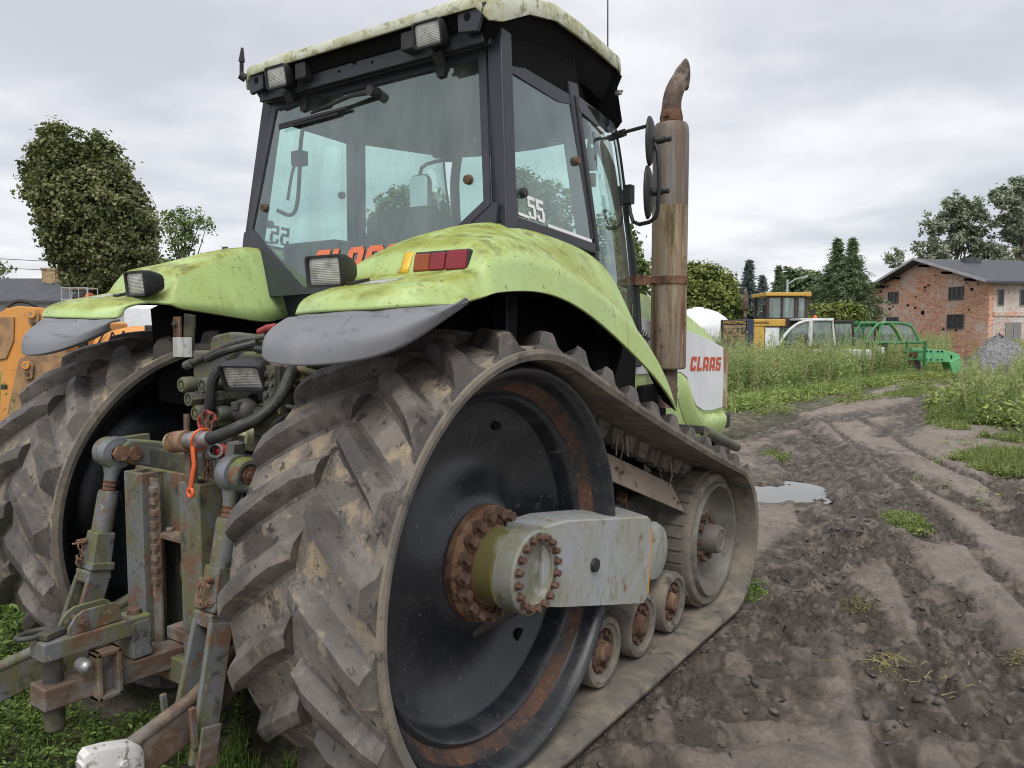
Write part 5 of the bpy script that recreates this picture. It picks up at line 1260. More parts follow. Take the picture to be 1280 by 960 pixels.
# bright green telehandler wreck
D5 = 27; K5 = D5/FPX
gt = at('telehandler', 'bright green telehandler shell with open cab frame and drooping boom', 'telehandler', 1118, D5)
def q5(px_, py_): return ((px_-1118)*K5, HZ(py_, D5))
def v5(px_, py_, y): q = q5(px_, py_); return (q[0], y, q[1])
b = B()
for y in (.0, 1.3):
    for path in ([(1081, 428), (1090, 412), (1096, 404), (1112, 403), (1136, 405), (1142, 414), (1149, 428)], [(1112, 403.5), (1121, 414), (1128, 428)], [(1081, 428), (1150, 428)], [(1102, 404), (1098, 416), (1097, 428)]):
        b.tube([v5(p[0], p[1], y) for p in path], .045, seg=8, smooth=1)
for p in ((1096, 404), (1136, 405), (1112, 403.5)): b.tube([v5(*p, 0), v5(*p, 1.3)], .045, seg=8)
b.box((q5(1116, 403)[0], .65, q5(1116, 403.5)[1]), (.9, 1.3, .05))
gf = b.done('cab_frame', 'greenmid', gt)
b = B(); b.prism([q5(1116, 405), q5(1134, 406), q5(1147, 427), q5(1130, 427)], .0, .008, 'Y'); b.done('windscreen', 'glassfar', gf)
b = B(); b.prism([q5(1100, 407), q5(1110, 406), q5(1125, 427), q5(1100, 427)], .01, .018, 'Y'); b.done('side_window', 'glassfar', gf)
b = B(); b.prism([q5(1086, 426), q5(1096, 407), q5(1100, 409), q5(1096, 426)], 1.29, 1.298, 'Y'); b.done('rear_window', 'glassfar', gf)
b = B(); b.tube([v5(1112, 403, -.03), v5(1121, 414, -.03), v5(1128, 428, -.03)], .018, seg=6); b.done('yellow_edge', 'yellow', gf)
b = B(); rnd = random.Random(4)
for i in range(16): b.box((rnd.uniform(-.8, .5), rnd.uniform(.1, 1.1), rnd.uniform(.62, 1.2)), (rnd.uniform(.1, .3),)*3, (rnd.random(), rnd.random(), rnd.random()))
b.box((-.15, .6, .45), (1.7, 1.1, .5)); b.done('engine', 'hitchdark', gt, bevel=.02)
b = B(); b.prism([q5(1090, 432), q5(1104, 434), q5(1102, 450), q5(1096, 446)], -.12, -.08, 'Y'); b.done('white_cover', 'white', gt)
b = B(); b.tube([v5(1082, 440, -.1), v5(1086, 434, -.1), v5(1092, 436, -.1), v5(1098, 455, -.1)], .03, seg=8); b.done('yellow_bracket', 'yellowrefl', gt)
b = B()
for x in (1129, 1151): b.tube([v5(x, 426, -.25), v5(x, 458, -.25)], .05, seg=8)
for y in (428, 439, 449): b.tube([v5(1129, y, -.25), v5(1151, y, -.25)], .03, seg=8)
b.done('front_guard', 'greendark', gt)
b = B(); rectp = [q5(1133, 438), q5(1145, 438), q5(1143, 456), q5(1134, 456)]; b.prism(rectp, -.15, .3, 'Y'); b.done('rusty_block', 'rust', gt)
b = B(); b.prism([q5(1140, 435), q5(1182, 438), q5(1200, 443), q5(1200, 447), q5(1190, 453), q5(1183, 453), q5(1140, 452)], .0, .45, 'Y'); bo = b.done('boom', 'green', gt, bevel=.02)
b = B()
for x in (1148, 1158, 1163, 1172, 1177): b.box((q5(x, 438)[0], -.008, q5(x, 439)[1]), (.06, .02, .05)); b.box((q5(x, 450)[0], -.008, q5(x, 449.5)[1]), (.05, .02, .05))
b.box((q5(1189, 445)[0], -.008, q5(1184, 446)[1]), (.05, .02, .12)); b.done('boom_slot', 'well', bo)
for x in (1165, 1180):
    b = B(); b.box((q5(x, 444)[0], .22, q5(x, 445)[1]), (.03, .48, .40)); b.done('boom_collar', 'green', bo, bevel=.01)
b = B(); b.prism([q5(1186, 452), q5(1199, 446), q5(1204, 458), q5(1204, 470), q5(1196, 473), q5(1192, 471)], -.05, .5, 'Y'); b.done('boom_head', 'green', bo, bevel=.02)
b = B(); b.cyl(v5(1197, 474, -.04), v5(1197, 474, .5), .07, seg=14); b.done('head_pin', 'tyre', bo)
for x in (-.85, .45):
    for y in (.0, 1.2): wheel_at('wheel', (x, y, .42), .42, .3, gt, 'greendark', axis=(0, 1, 0))

# brick barn
c0 = CAMP+CF*48+CR*((1233-640)/FPX*48); c1 = CAMP+CF*59.5+CR*((1082-640)/FPX*59.5)
gd = Vector((c1.x-c0.x, c1.y-c0.y, 0)); GW = gd.length; ang = math.atan2(gd.y, gd.x)
bn = thing('brick_barn', 'old red brick barn with patched limewash and a low grey roof', 'barn', (c0.x, c0.y, 0), ang)
# local: x along the gable (away from the camera), y = long side; the long side lies at x = 0 and runs to -y
LY = -34; ZE, ZR = 4.85, 6.55
b = B(); b.prism([(0, 0), (GW, 0), (GW, ZE-.25), (GW/2, ZR), (0, ZE)], -.02, -.35, 'Y'); gw_ = b.done('gable_wall', 'brick', bn, smooth=False)
b = B(); b.box((.18, LY/2-.18, ZE/2), (.36, abs(LY)-.36, ZE)); lw = b.done('side_wall', 'brickwhite', bn, smooth=False)
b = B(); b.box((GW-.18, LY/2-.18, ZE/2-.12), (.36, abs(LY)-.36, ZE-.25)); b.done('back_wall', 'brick', bn, smooth=False)
b = B()
o_ = .55; th = .14
prof = [(-o_, ZE-.12), (GW/2, ZR+.12), (GW+o_, ZE-.40), (GW+o_, ZE-.40-th), (GW/2, ZR+.12-th), (-o_, ZE-.12-th)]
b.prism(prof, .75, LY-.6, 'Y'); rf = b.done('roof', 'roofgrey', bn, smooth=False)
b = B(); b.beam((-o_, .78, ZE-.14), (GW/2, .78, ZR+.10), .05, .16); b.beam((GW+o_, .78, ZE-.42), (GW/2, .78, ZR+.10), .05, .16); b.done('barge_board', 'galv', rf)
for yy in (-3, -9):
    b = B(); b.box((GW*.42, yy, ZR-.05), (.5, 1.2, .35)); b.done('ridge_vent', 'roofgrey', rf)
for i, xx in enumerate((1.2, 3.2, 5.4, 8.2, 9.8)):
    b = B(); zz = (ZE + (ZR-ZE)*(xx/(GW/2)) if xx < GW/2 else ZR-(ZR-ZE+.25)*((xx-GW/2)/(GW/2)))-.28
    b.box((xx, .33, zz), (.16, .8, .16)); b.done('purlin_end', 'well', rf)
def bwin(x, z, w, h, parent=gw_):
    b = B()
    for a in (-1, 1): b.box((x+a*(w/2-.03), .0, z), (.06, .10, h)); b.box((x, .0, z+a*(h/2-.03)), (w-.12, .10, .06))
    for q in (-.17, .17): b.box((x+w*q, .005, z), (.035, .06, h-.12))
    b.box((x, .004, z), (w-.12, .05, .035))
    f = b.done('window_frame', 'darkwood', parent); b = B(); b.box((x, -.008, z), (w-.1, .012, h-.1)); b.done('pane', 'darkopen', f)
# picture columns of the windows turned into places along the gable
def gx(px_):
    t_ = (px_-640)/FPX; a = (c0-CAMP); u = gd.normalized()
    # solve (a + u s) . CR = t (a + u s) . CF
    return (t_*a.dot(CF)-a.dot(CR))/(u.dot(CR)-t_*u.dot(CF))
def gz(px_, py_):
    p = c0+gd.normalized()*gx(px_); return HZ(py_, (p-CAMP).dot(CF))
for px_, py_, w, h in ((1114, 372.5, 1.1, .85), (1192, 367, 1.25, .85), (1114, 404, 1.3, .9), (1192.5, 402, 1.45, .95)):
    bwin(gx(px_), gz(px_, py_), w, h)
b = B(); b.ball((gx(1090), .12, gz(1090, 391)), .17, 12); b.done('bulkhead_lamp', 'decal_white', gw_)
rnd = random.Random(77)
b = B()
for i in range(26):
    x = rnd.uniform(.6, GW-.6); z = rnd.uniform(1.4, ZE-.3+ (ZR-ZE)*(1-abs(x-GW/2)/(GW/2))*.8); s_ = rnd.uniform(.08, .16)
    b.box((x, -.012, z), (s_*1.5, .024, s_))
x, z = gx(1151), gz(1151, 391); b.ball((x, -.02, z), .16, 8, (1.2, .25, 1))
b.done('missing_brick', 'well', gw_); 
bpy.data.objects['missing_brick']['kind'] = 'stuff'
# long side: small windows, double doors, a brick string course
for yy in (-.85, -2.45, -5.0, -8.6):
    b = B(); b.box((-.012, yy, 3.75), (.05, .50, 1.05)); f = b.done('window_frame', 'oldwood', lw); b = B(); b.box((-.04, yy, 3.75), (.02, .36, .9)); b.done('pane', 'darkopen', f)
b = B(); b.box((-.03, LY/2, 2.72), (.07, abs(LY)-.7, .22)); b.done('string_course', 'brick', lw)
for yy in (-1.55, -2.13):
    b = B(); b.box((-.03, yy, 1.05), (.06, .54, 2.3))
    for q in range(4): b.box((-.064, yy-.195+.13*q, 1.05), (.012, .11, 2.26))
    b.done('barn_door', 'oldwood', lw)

# gravel heap
def heap():
    n = 40; m = 14; V_ = []; rg = np.random.default_rng(3)
    b = B(); rows = []
    for j in range(m+1):
        r = 1.15*(j/m); row = []
        for i in range(n):
            a = 2*PI*i/n; rr_ = r*(1+.12*math.sin(3*a+1)+.06*math.sin(7*a))
            z = 1.50*(1-(j/m)**1.6)+rg.normal(0, .045)*(j < m)
            row.append((rr_*math.cos(a)*1.05, rr_*math.sin(a), z-.02))
        rows.append(row)
    b.loft(rows, closed_u=True)
    o = b.done('gravel_heap', worn('grey_gravel', (.36, .36, .37), [((.16, .16, .17), 14, .4, .62), ((.55, .55, .55), 22, .5, .68)], rough=.95, bump=[(30, 1.0, .08)]))
    o.location = G(1248, 23); tag(o, 'pale grey gravel heap in front of the barn doors', 'gravel heap')
heap()
# street lamp and the houses behind the machines
sl_ = at('street_lamp', 'grey street lamp with one long arm above the yellow tractor cab', 'street lamp', 982, 46)
b = B(); b.tube([(0, 0, 0), (0, 0, HZ(350, 46))], [.11, .07], seg=10); b.done('pole', 'galv', sl_)
b = B(); b.tube([(0, 0, HZ(356, 46)), (.45, 0, HZ(350, 46)), (.9, 0, HZ(347, 46))], .035, seg=8); b.box((.95, 0, HZ(347, 46)), (.45, .2, .10), (0, -.2, 0)); b.done('arm', 'galv', sl_)
def house(label, px_, d, w, dep, ze, zr, turn, roofm, wallm='plaster'):
    h = at('house', label, 'house', px_, d, turn)
    b = B(); b.prism([(-w/2, 0), (w/2, 0), (w/2, ze), (0, zr-.15), (-w/2, ze)], 0, dep, 'Y'); b.done('wall', wallm, h, smooth=False)
    b = B(); b.prism([(-w/2-.4, ze-.2), (0, zr), (w/2+.4, ze-.2), (w/2+.4, ze-.36), (0, zr-.16), (-w/2-.4, ze-.36)], -.4, dep+.4, 'Y'); b.done('roof', roofm, h, smooth=False)
    b = B(); b.box((0, -.03, ze*.6), (.9, .05, .9)); b.done('window', 'darkopen', h)
house('small white house with a dark pitched roof behind the blue spruce', 914, 62, 5.0, 8, 2.9, 4.6, .9, 'roofgrey')
house('pale house with a light grey roof behind the yellow tractor', 962, 52, 5.5, 7, 2.5, 3.55, 1.2, 'galv')
# ------------------------------------------------------------------ trees
M['leaf_linden'] = leaf_mat('linden_leaves', (.055, .072, .030), (.32, .335, .16))
M['leaf_mid'] = leaf_mat('mid_green_leaves', (.07, .11, .04), (.26, .32, .125))
M['leaf_yellow'] = leaf_mat('yellow_green_leaves', (.10, .14, .035), (.37, .40, .12))
M['leaf_grey'] = leaf_mat('grey_green_poplar_leaves', (.15, .185, .13), (.46, .50, .37))
M['leaf_spruce'] = leaf_mat('dark_spruce_needles', (.055, .085, .045), (.22, .28, .14), trans=.1)
M['leaf_blue'] = leaf_mat('blue_spruce_needles', (.05, .075, .075), (.19, .23, .22), trans=.1)
def quads_from(C, N, U, w, h):
    """leaf quads centred on C with normal N and up vector U"""
    S = np.cross(U, N); S /= np.linalg.norm(S, axis=1, keepdims=True)+1e-9
    T = np.cross(N, S); T /= np.linalg.norm(T, axis=1, keepdims=True)+1e-9
    w = w[:, None]; h = h[:, None]
    V_ = np.stack([C-T*h, C+S*w*.9, C+T*h, C-S*w*.9], 1).reshape(-1, 3)
    F = np.arange(len(C)*4).reshape(-1, 4)
    return V_, F
def rvec(n): v = RNG.normal(size=(n, 3)); return v/np.linalg.norm(v, axis=1, keepdims=True)
def broadleaf(name, label, px_, d, lobes, leafmat, leaf=.13, clumps=500, per=45, csize=.42, trunk=(.25, 2.0), group=None, shell=.55, cat='tree', lean=0.0):
    """lobes: ellipsoids (px, py, half width px, half height px, depth offset m)"""
    k = d/FPX; base = G(px_, d)
    t = thing(name, label, cat, base, YAW, group)
    Cs = []; L = []
    for (lx, ly, hw, hh, dy) in lobes: L.append((np.array([(lx-px_)*k, dy, HZ(ly, d)]), np.array([hw*k, min(hw, hh)*k*.95, hh*k])))
    vol = np.array([l[1].prod() for l in L]); share = vol**.75/np.sum(vol**.75)
    for (c, r), s in zip(L, share):
        n = max(4, int(clumps*s)); u = rvec(n); rad = (shell+(1-shell)*RNG.random(n)**.5)[:, None]
        lump = 1+.06*np.sin(u[:, :1]*7+c[0]*3)+.05*np.sin(u[:, 2:]*9+c[2])
        Cs.append(c+u*r*rad*lump)
    Cc = np.concatenate(Cs); Cc = Cc[Cc[:, 2] > .4]
    n = len(Cc)*per; ci = np.repeat(np.arange(len(Cc)), per)
    off = RNG.normal(size=(n, 3))*csize*np.array([.5, .5, .38]); C = Cc[ci]+off
    cc = np.mean([l[0] for l in L], 0); outv = C-cc; outv /= np.linalg.norm(outv, axis=1, keepdims=True)
    N = rvec(n)*.8+outv*.5+np.array([0, 0, .45]); N /= np.linalg.norm(N, axis=1, keepdims=True)
    w = leaf*(.6+.8*RNG.random(n))*.5
    V_, F = quads_from(C, N, rvec(n), w, w*1.35)
    tint = np.clip(.45+.22*RNG.normal(size=len(Cc))[ci]+.20*RNG.normal(size=n), 0, 1)
    mesh_np('crown', V_, F, leafmat, tint, t)
    b = B(); top = cc[2]
    b.tube([(0, 0, -.1), (lean*.3, .05, top*.35), (lean*.7+cc[0]*.5, .0, top*.7), (cc[0], 0, top*1.05)], [trunk[0], trunk[0]*.25], seg=10, smooth=1)
    idx = RNG.choice(len(Cc), size=min(16, len(Cc)), replace=False)
    for i in idx:
        p = Cc[i]; z0 = max(.8, min(p[2]-.5, top*RNG.uniform(.35, .8))); q = Vector((cc[0]*.5*z0/top, 0, z0))
        b.tube([q, q.lerp(Vector(p), .5)+Vector((0, 0, .15)), Vector(p)], [trunk[0]*.35, trunk[0]*.06], seg=6)
    b.done('trunk', 'bark', t)
    return t
def ragged(boxes, n, w, h, seed):
    r_ = random.Random(seed); out = []
    for (x0, y0, x1, y1, sh) in boxes:
        for _ in range(int(n*sh)): out.append((r_.uniform(x0, x1), r_.uniform(y0, y1), r_.uniform(*w), r_.uniform(*h), r_.uniform(-1, 1)))
    return out
def conifer(label, px_, d, ytop, hwpx, leafmat, tiers=30, group=None, zb=.4, name='spruce'):
    k = d/FPX; H = HZ(ytop, d); R = hwpx*k*1.95; t = thing(name, label, 'spruce', G(px_, d), YAW, group)
    P, N_, W_, Hh, U = [], [], [], [], []
    for i in range(tiers):
        f = i/(tiers-1); z = zb+(H-zb)*f**.9; r = R*(1-f)**.95*(1+.22*RNG.normal())+.05; nb = max(6, int(13*(1-f)+6))
        for j in range(nb):
            a = 2*PI*(j+RNG.random())/nb; L_ = r*(.6+.65*RNG.random()); m = max(4, int(L_/ (.10)))
            for q in range(m):
                s = (q+.5)/m; p = np.array([math.cos(a)*L_*s, math.sin(a)*L_*s, z-.32*L_*s**1.2+.10*L_*s**3])
                for _ in range(3):
                    P.append(p+RNG.normal(size=3)*np.array([.055, .055, .045])*(1+R*.25)); N_.append(rvec(1)[0]*.9+np.array([0, 0, .3])); U.append([math.cos(a), math.sin(a), -.15])
                    sc = (.13+.06*RNG.random())*(1.1-.5*s)*(1+R*.10); W_.append(sc*.26); Hh.append(sc*1.25)
    P = np.array(P); N_ = np.array(N_); N_ /= np.linalg.norm(N_, axis=1, keepdims=True)
    V_, F = quads_from(P, N_, np.array(U)+RNG.normal(size=P.shape)*.25, np.array(W_), np.array(Hh))
    mesh_np('crown', V_, F, leafmat, np.clip(.45+.28*RNG.normal(size=len(P)), 0, 1), t)
    b = B(); b.tube([(0, 0, -.1), (0, 0, H*.98)], [.16*H/6, .015], seg=8); b.done('trunk', 'bark', t)
    return t

broadleaf('linden_tree', 'large round dense dark green tree standing beyond the orange loader', 140, 30,
    [(100, 198, 38, 36, 0), (94, 222, 46, 44, .1), (108, 244, 58, 56, .1), (126, 270, 62, 64, 0), (152, 298, 44, 54, -.1), (138, 332, 52, 40, 0), (112, 304, 46, 48, 0), (150, 346, 60, 26, 0), (134, 218, 26, 34, .1)], 'leaf_linden', leaf=.115, clumps=1150, per=80, csize=.34, trunk=(.30, 2), shell=.72)
broadleaf('sparse_tree', 'sparse smaller tree with pale foliage right of the large round tree', 235, 40,
    [(232, 292, 24, 26, 0), (225, 325, 30, 24, 0), (245, 272, 14, 14, 0), (262, 285, 7, 9, 0), (215, 285, 9, 22, .2)], 'leaf_mid', leaf=.13, clumps=90, per=26, csize=.34, trunk=(.14, 2), shell=.3)
broadleaf('shrub', 'thin leafless-topped bush at the far left behind the house', 4, 60, [(3, 338, 12, 9, 0), (-20, 345, 20, 14, 0)], 'leaf_mid', leaf=.2, clumps=50, per=14, csize=.6, trunk=(.12, 1), cat='bush')
broadleaf('linden_tree', 'leafy tree seen through the cab glass beyond the left mirror', 520, 42, [(515, 268, 44, 26, 0), (490, 280, 26, 16, .5), (545, 275, 26, 26, -.4), (505, 305, 60, 30, 0), (505, 252, 16, 12, 0), (556, 330, 60, 45, 0)], 'leaf_mid', leaf=.22, clumps=420, per=34, csize=.5, trunk=(.26, 2))
broadleaf('linden_tree', 'green tree seen through the right-hand quarter window', 665, 45, [(650, 245, 30, 30, 0), (690, 262, 34, 30, 0), (650, 300, 60, 45, 0)], 'leaf_mid', leaf=.22, clumps=330, per=30, csize=.5, trunk=(.26, 2))
broadleaf('linden_tree', 'green tree seen low through the cab door glass', 775, 46, [(775, 310, 24, 30, 0), (770, 350, 42, 40, 0), (755, 285, 14, 14, 0)], 'leaf_mid', leaf=.22, clumps=230, per=30, csize=.5, trunk=(.22, 2))
broadleaf('maple_tree', 'yellow-green round tree just behind the tractor bonnet', 884, 47, [(880, 358, 30, 24, 0), (898, 365, 22, 24, .3), (870, 348, 20, 17, 0), (890, 385, 38, 22, 0), (862, 375, 24, 30, .2)], 'leaf_yellow', leaf=.17, clumps=360, per=62, csize=.42, trunk=(.22, 2))
broadleaf('maple_tree', 'darker green tree half hidden behind the yellow-green tree', 908, 54, [(906, 366, 14, 20, 0), (914, 385, 14, 16, 0)], 'leaf_mid', leaf=.24, clumps=120, per=30, csize=.5, trunk=(.2, 2))
conifer('slim blue-grey spruce left of the yellow tractor', 934, 48, 329, 19, 'leaf_blue', 34)
conifer('small dark spruce with a thin tip left of the street lamp', 971, 50, 336, 15, 'leaf_spruce', 28)
conifer('blue-grey spruce with broad top between the two slim ones', 951, 52, 348, 18, 'leaf_blue', 26)
broadleaf('pine_tree', 'dark flat-topped tree behind the street lamp', 1000, 54, [(1000, 362, 22, 20, 0), (990, 350, 14, 10, 0), (1015, 358, 14, 18, 0), (1003, 382, 30, 18, 0)], 'leaf_spruce', leaf=.26, clumps=230, per=38, csize=.45, trunk=(.22, 2))
conifer('tall dark spruce, left of the close pair beside the barn', 1043, 50, 303, 30, 'leaf_spruce', 44)
conifer('tall dark spruce, right of the close pair beside the barn', 1062, 49, 302, 30, 'leaf_spruce', 44)
broadleaf('hedge_bush', 'yellow-green bush below the tall spruces', 1048, 44, [(1010, 396, 22, 12, 0), (1040, 395, 26, 14, 0), (1062, 396, 16, 14, 0), (1036, 418, 50, 16, 0)], 'leaf_yellow', leaf=.13, clumps=340, per=60, csize=.33, trunk=(.1, 1), cat='bush')
broadleaf('poplar_tree', 'grey-green poplar rising behind the barn ridge', 1190, 78, ragged([(1172, 262, 1216, 300, .40), (1150, 290, 1225, 330, .45), (1186, 255, 1204, 268, .10), (1108, 318, 1122, 328, .05), (1152, 276, 1172, 292, .10)], 34, (7, 13), (9, 17), 5), 'leaf_grey', leaf=.21, clumps=400, per=42, csize=.42, trunk=(.35, 3), shell=.2)
broadleaf('poplar_tree', 'tallest grey-green poplar at the right edge of the yard', 1265, 76, ragged([(1244, 232, 1290, 280, .45), (1232, 275, 1300, 325, .45), (1262, 225, 1290, 240, .10), (1290, 240, 1330, 320, .25)], 42, (8, 14), (10, 19), 9), 'leaf_grey', leaf=.21, clumps=560, per=42, csize=.42, trunk=(.4, 3), shell=.2)
conifer('tiny spruce tip showing above the far fender', 285, 62, 312, 12, 'leaf_spruce', 22)
# ------------------------------------------------------------------ ground and low plants
PITCH_ = math.atan((480-HORIZ)/FPX)
def GP(px_, py_):
    d = np.array([CF.x, CF.y, 0])*math.cos(PITCH_)+np.array([0, 0, -math.sin(PITCH_)])
    up = np.array([CF.x, CF.y, 0])*math.sin(PITCH_)+np.array([0, 0, math.cos(PITCH_)])
    r = d+np.array([CR.x, CR.y, 0])*((px_-640)/FPX)-up*((py_-480)/FPX); s = -1.6/r[2]
    return np.array([2.56+r[0]*s, -2.28+r[1]*s])
_tab = np.random.default_rng(11).random((257, 257)).astype(np.float64)
def vnoise(x, y):
    xi = np.floor(x).astype(int); yi = np.floor(y).astype(int); fx = x-xi; fy = y-yi
    fx = fx*fx*(3-2*fx); fy = fy*fy*(3-2*fy); a = _tab[xi % 256, yi % 256]; b_ = _tab[(xi+1) % 256, yi % 256]; c = _tab[xi % 256, (yi+1) % 256]; d = _tab[(xi+1) % 256, (yi+1) % 256]
    return (a*(1-fx)+b_*fx)*(1-fy)+(c*(1-fx)+d*fx)*fy
def fbm(x, y, o=5, g=.5):
    s = 0; A = 1; T = 0
    for i in range(o):
        s = s+A*vnoise(x*2**i+17.3*i, y*2**i+9.1*i); T += A; A *= g
    return s/T
def billow(x, y, o=4):
    s = 0; A = 1; T = 0
    for i in range(o):
        s = s+A*(1-np.abs(2*vnoise(x*2.1**i+31*i, y*2.1**i+7*i)-1)); T += A; A *= .55
    return s/T
def pdist(x, y, pts):
    """distance to a polyline and run along it"""
    best = np.full(x.shape, 1e9); run = np.zeros(x.shape); side = np.zeros(x.shape); acc = 0
    for a, c in zip(pts, pts[1:]):
        d = c-a; L = np.hypot(*d); d = d/L; t = np.clip((x-a[0])*d[0]+(y-a[1])*d[1], 0, L)
        ex, ey = x-(a[0]+d[0]*t), y-(a[1]+d[1]*t); q = np.hypot(ex, ey); m = q < best
        best = np.where(m, q, best); run = np.where(m, acc+t, run); side = np.where(m, (x-a[0])*d[1]-(y-a[1])*d[0], side); acc += L
    return best, run, side
def cells(x, y, sc, seed=0):
    """angular broken lumps: each cell a tilted plate of its own height"""
    X0, Y0 = x*sc, y*sc; xi, yi = np.floor(X0).astype(int), np.floor(Y0).astype(int); best = np.full(x.shape, 9.); sec = np.full(x.shape, 9.); out = np.zeros(x.shape)
    for i in (-1, 0, 1):
        for j in (-1, 0, 1):
            a, b_ = (xi+i+seed*13) % 256, (yi+j+seed*29) % 256; r1, r2, r3 = _tab[a, b_], _tab[b_, (a*3+7) % 256], _tab[(a+91) % 256, (b_+47) % 256]
            dx, dy = X0-(xi+i+r1), Y0-(yi+j+r2); d = dx*dx+dy*dy; m = d < best
            sec = np.where(m, best, np.minimum(sec, d)); out = np.where(m, (r3-.5)+(r1-.5)*dx*1.1+(r2-.5)*dy*1.1, out); best = np.where(m, d, best)
    gap = np.clip((np.sqrt(sec)-np.sqrt(best))*4, 0, 1)
    return out*gap-(1-gap)*.35
def ramp01(v, a, b_): t_ = np.clip((v-a)/(b_-a), 0, 1); return t_*t_*(3-2*t_)
RUTS = [  # picture polyline on the ground, half width (m), depth
    ([(985, 520), (1013, 540), (1040, 560), (1075, 596), (1102, 620), (1137, 644), (1172, 672)], .22, .055),
    ([(985, 545), (998, 570), (1010, 600), (1024, 625)], .22, .05),
    ([(1085, 560), (1120, 585), (1161, 608), (1232, 638), (1280, 668)], .16, .045),
    ([(925, 545), (990, 528), (1060, 522), (1130, 512), (1180, 497)], .45, .05),
    ([(1110, 545), (1145, 520), (1195, 492)], .30, .05),
    ([(1190, 735), (1232, 790), (1255, 835), (1285, 900)], .10, .03),
    ([(1250, 590), (1268, 620), (1285, 650)], .2, .03),
    ([(1000, 535), (1050, 588), (1110, 660), (1170, 750), (1235, 870), (1290, 1010)], .07, .028),
    ([(972, 560), (1000, 620), (1030, 700), (1072, 800), (1125, 960)], .09, .030),
    ([(1035, 530), (1120, 600), (1200, 672), (1300, 760)], .07, .026),
    ([(1075, 525), (1170, 575), (1300, 640)], .08, .028),
    ([(1020, 545), (1078, 630), (1140, 740), (1205, 900), (1230, 1000)], .06, .022),
    ([(1060, 735), (1100, 790), (1150, 850), (1190, 930)], .14, .02),
]
RUTS = [(np.array([GP(*q) for q in p]), w, dp) for p, w, dp in RUTS]
PUD = np.array([.36, 5.50])
def ground_fields(x, y):
    lat = x-1.18
    # churned mud beside the right belt, strongest close to it
    edge = 1.70+.35*(fbm(x*.9+3, y*.9, 3)-.5)*2+.12*np.clip(y, 0, 4)*.3
    churn = (1-ramp01(x, edge-.40, edge+.25))*ramp01(x, .7, 1.1)*ramp01(y, -1.6, -.6)*(1-ramp01(y, 4.6, 6.2))
    far = ramp01(y, 4.0, 6.0)*(1-ramp01(x, .9, 1.6))*ramp01(x, -2.5, -.5)*(1-ramp01(y, 8.5, 10.5)); churn = np.maximum(churn, far*.5)
    patch = ramp01(fbm(x*.9+40, y*.45+5, 5), .58, .70)*.40; churn = np.maximum(churn, patch*ramp01(x, .8, 1.5))
    rutd = np.zeros(x.shape); ridge = np.zeros(x.shape); bars = np.zeros(x.shape)
    for pts, w, dp in RUTS:
        q, run, side = pdist(x, y, pts)
        q = q+.10*w*4*(fbm(x*2.2, y*2.2, 3)-.5)
        core = np.exp(-(q/w)**2); rutd += dp*core; ridge += dp*.75*np.exp(-((q-w*1.5)/(w*.55))**2)
        bars += core*dp*.35*np.sin(run*2*PI/.17+side*6)
        churn = np.maximum(churn, .95*np.exp(-(q/(w*1.0))**2))
    churn = np.clip(churn, 0, 1)
    # lug prints in the churned strip
    prints = np.sin((y*1.0-x*.75)*2*PI/.235+1.2*fbm(x*1.5, y*1.5, 2)*3)
    pud = ((x-PUD[0])/.36)**2+((y-PUD[1])/.50)**2+.8*(fbm(x*2, y*2, 3)-.5)
    return churn, rutd, ridge, bars, prints, pud
def ground_h(x, y):
    x = np.asarray(x, float); y = np.asarray(y, float)
    churn, rutd, ridge, bars, prints, pud = ground_fields(x, y)
    h = .05*(fbm(x*.35, y*.35, 3)-.5)+.025*(fbm(x*1.3+7, y*1.3, 4)-.5)
    h = h + .010*(fbm(x*1.5+3, y*6+9, 4)-.5)
    clod = billow(x*4.2+.6*fbm(x*3, y*3, 2), y*4.2, 5)-.52
    wx, wy = x+.05*(fbm(x*9, y*9, 3)-.5), y+.05*(fbm(x*9+50, y*9, 3)-.5)
    near = ramp01(x, 1.05, 1.25)*(1-ramp01(x, 2.2, 2.9))*ramp01(y, -1.2, -.5)*(1-ramp01(y, 3.0, 4.5))
    lum = .056*cells(wx, wy, 7, 1)+.040*cells(wx, wy, 17, 2)+.022*cells(wx, wy, 41, 3)
    lm = ramp01(fbm(x*2.6+5, y*2.6, 4), .38, .56)
    h = h+churn*(.040*clod+.02*(fbm(x*14, y*14, 4, .6)-.5)+.042*prints*ramp01(x, 1.1, 1.4)*(1-.6*lm)+lum*(.30+.70*lm))
    h = h-rutd+ridge*(.4+1.2*fbm(x*5, y*5, 4))+bars
    h = h+(1-churn)*.006*np.sin((y*1.0-x*.25)*2*PI/.21+4*fbm(x*1.2, y*1.2, 3))*ramp01(fbm(x*.8+9, y*.8, 3), .42, .6)
    # a raised lip of mud along the belt, flat bearing under it
    lip = np.exp(-((x-1.30)/.16)**2)*ramp01(y, -.6, .1)*(1-ramp01(y, 1.9, 2.5))
    h = h+lip*.045
    under = (1-ramp01(np.abs(np.abs(x)-.87), .29, .36))*ramp01(y, -.75, -.35)*(1-ramp01(y, 2.0, 2.4))
    h = h*(1-under)+.004*under
    rearlow = (1-ramp01(y, -1.0, -.2))*(1-ramp01(x, .9, 1.3)); h = h-.015*rearlow
    h = np.where(pud < 1.6, h*ramp01(pud, .5, 1.6)-.05*(1-ramp01(pud, .4, 1.5)), h)
    far = ramp01(np.hypot(x-2, y), 25, 60); h = h*(1-far)
    return h
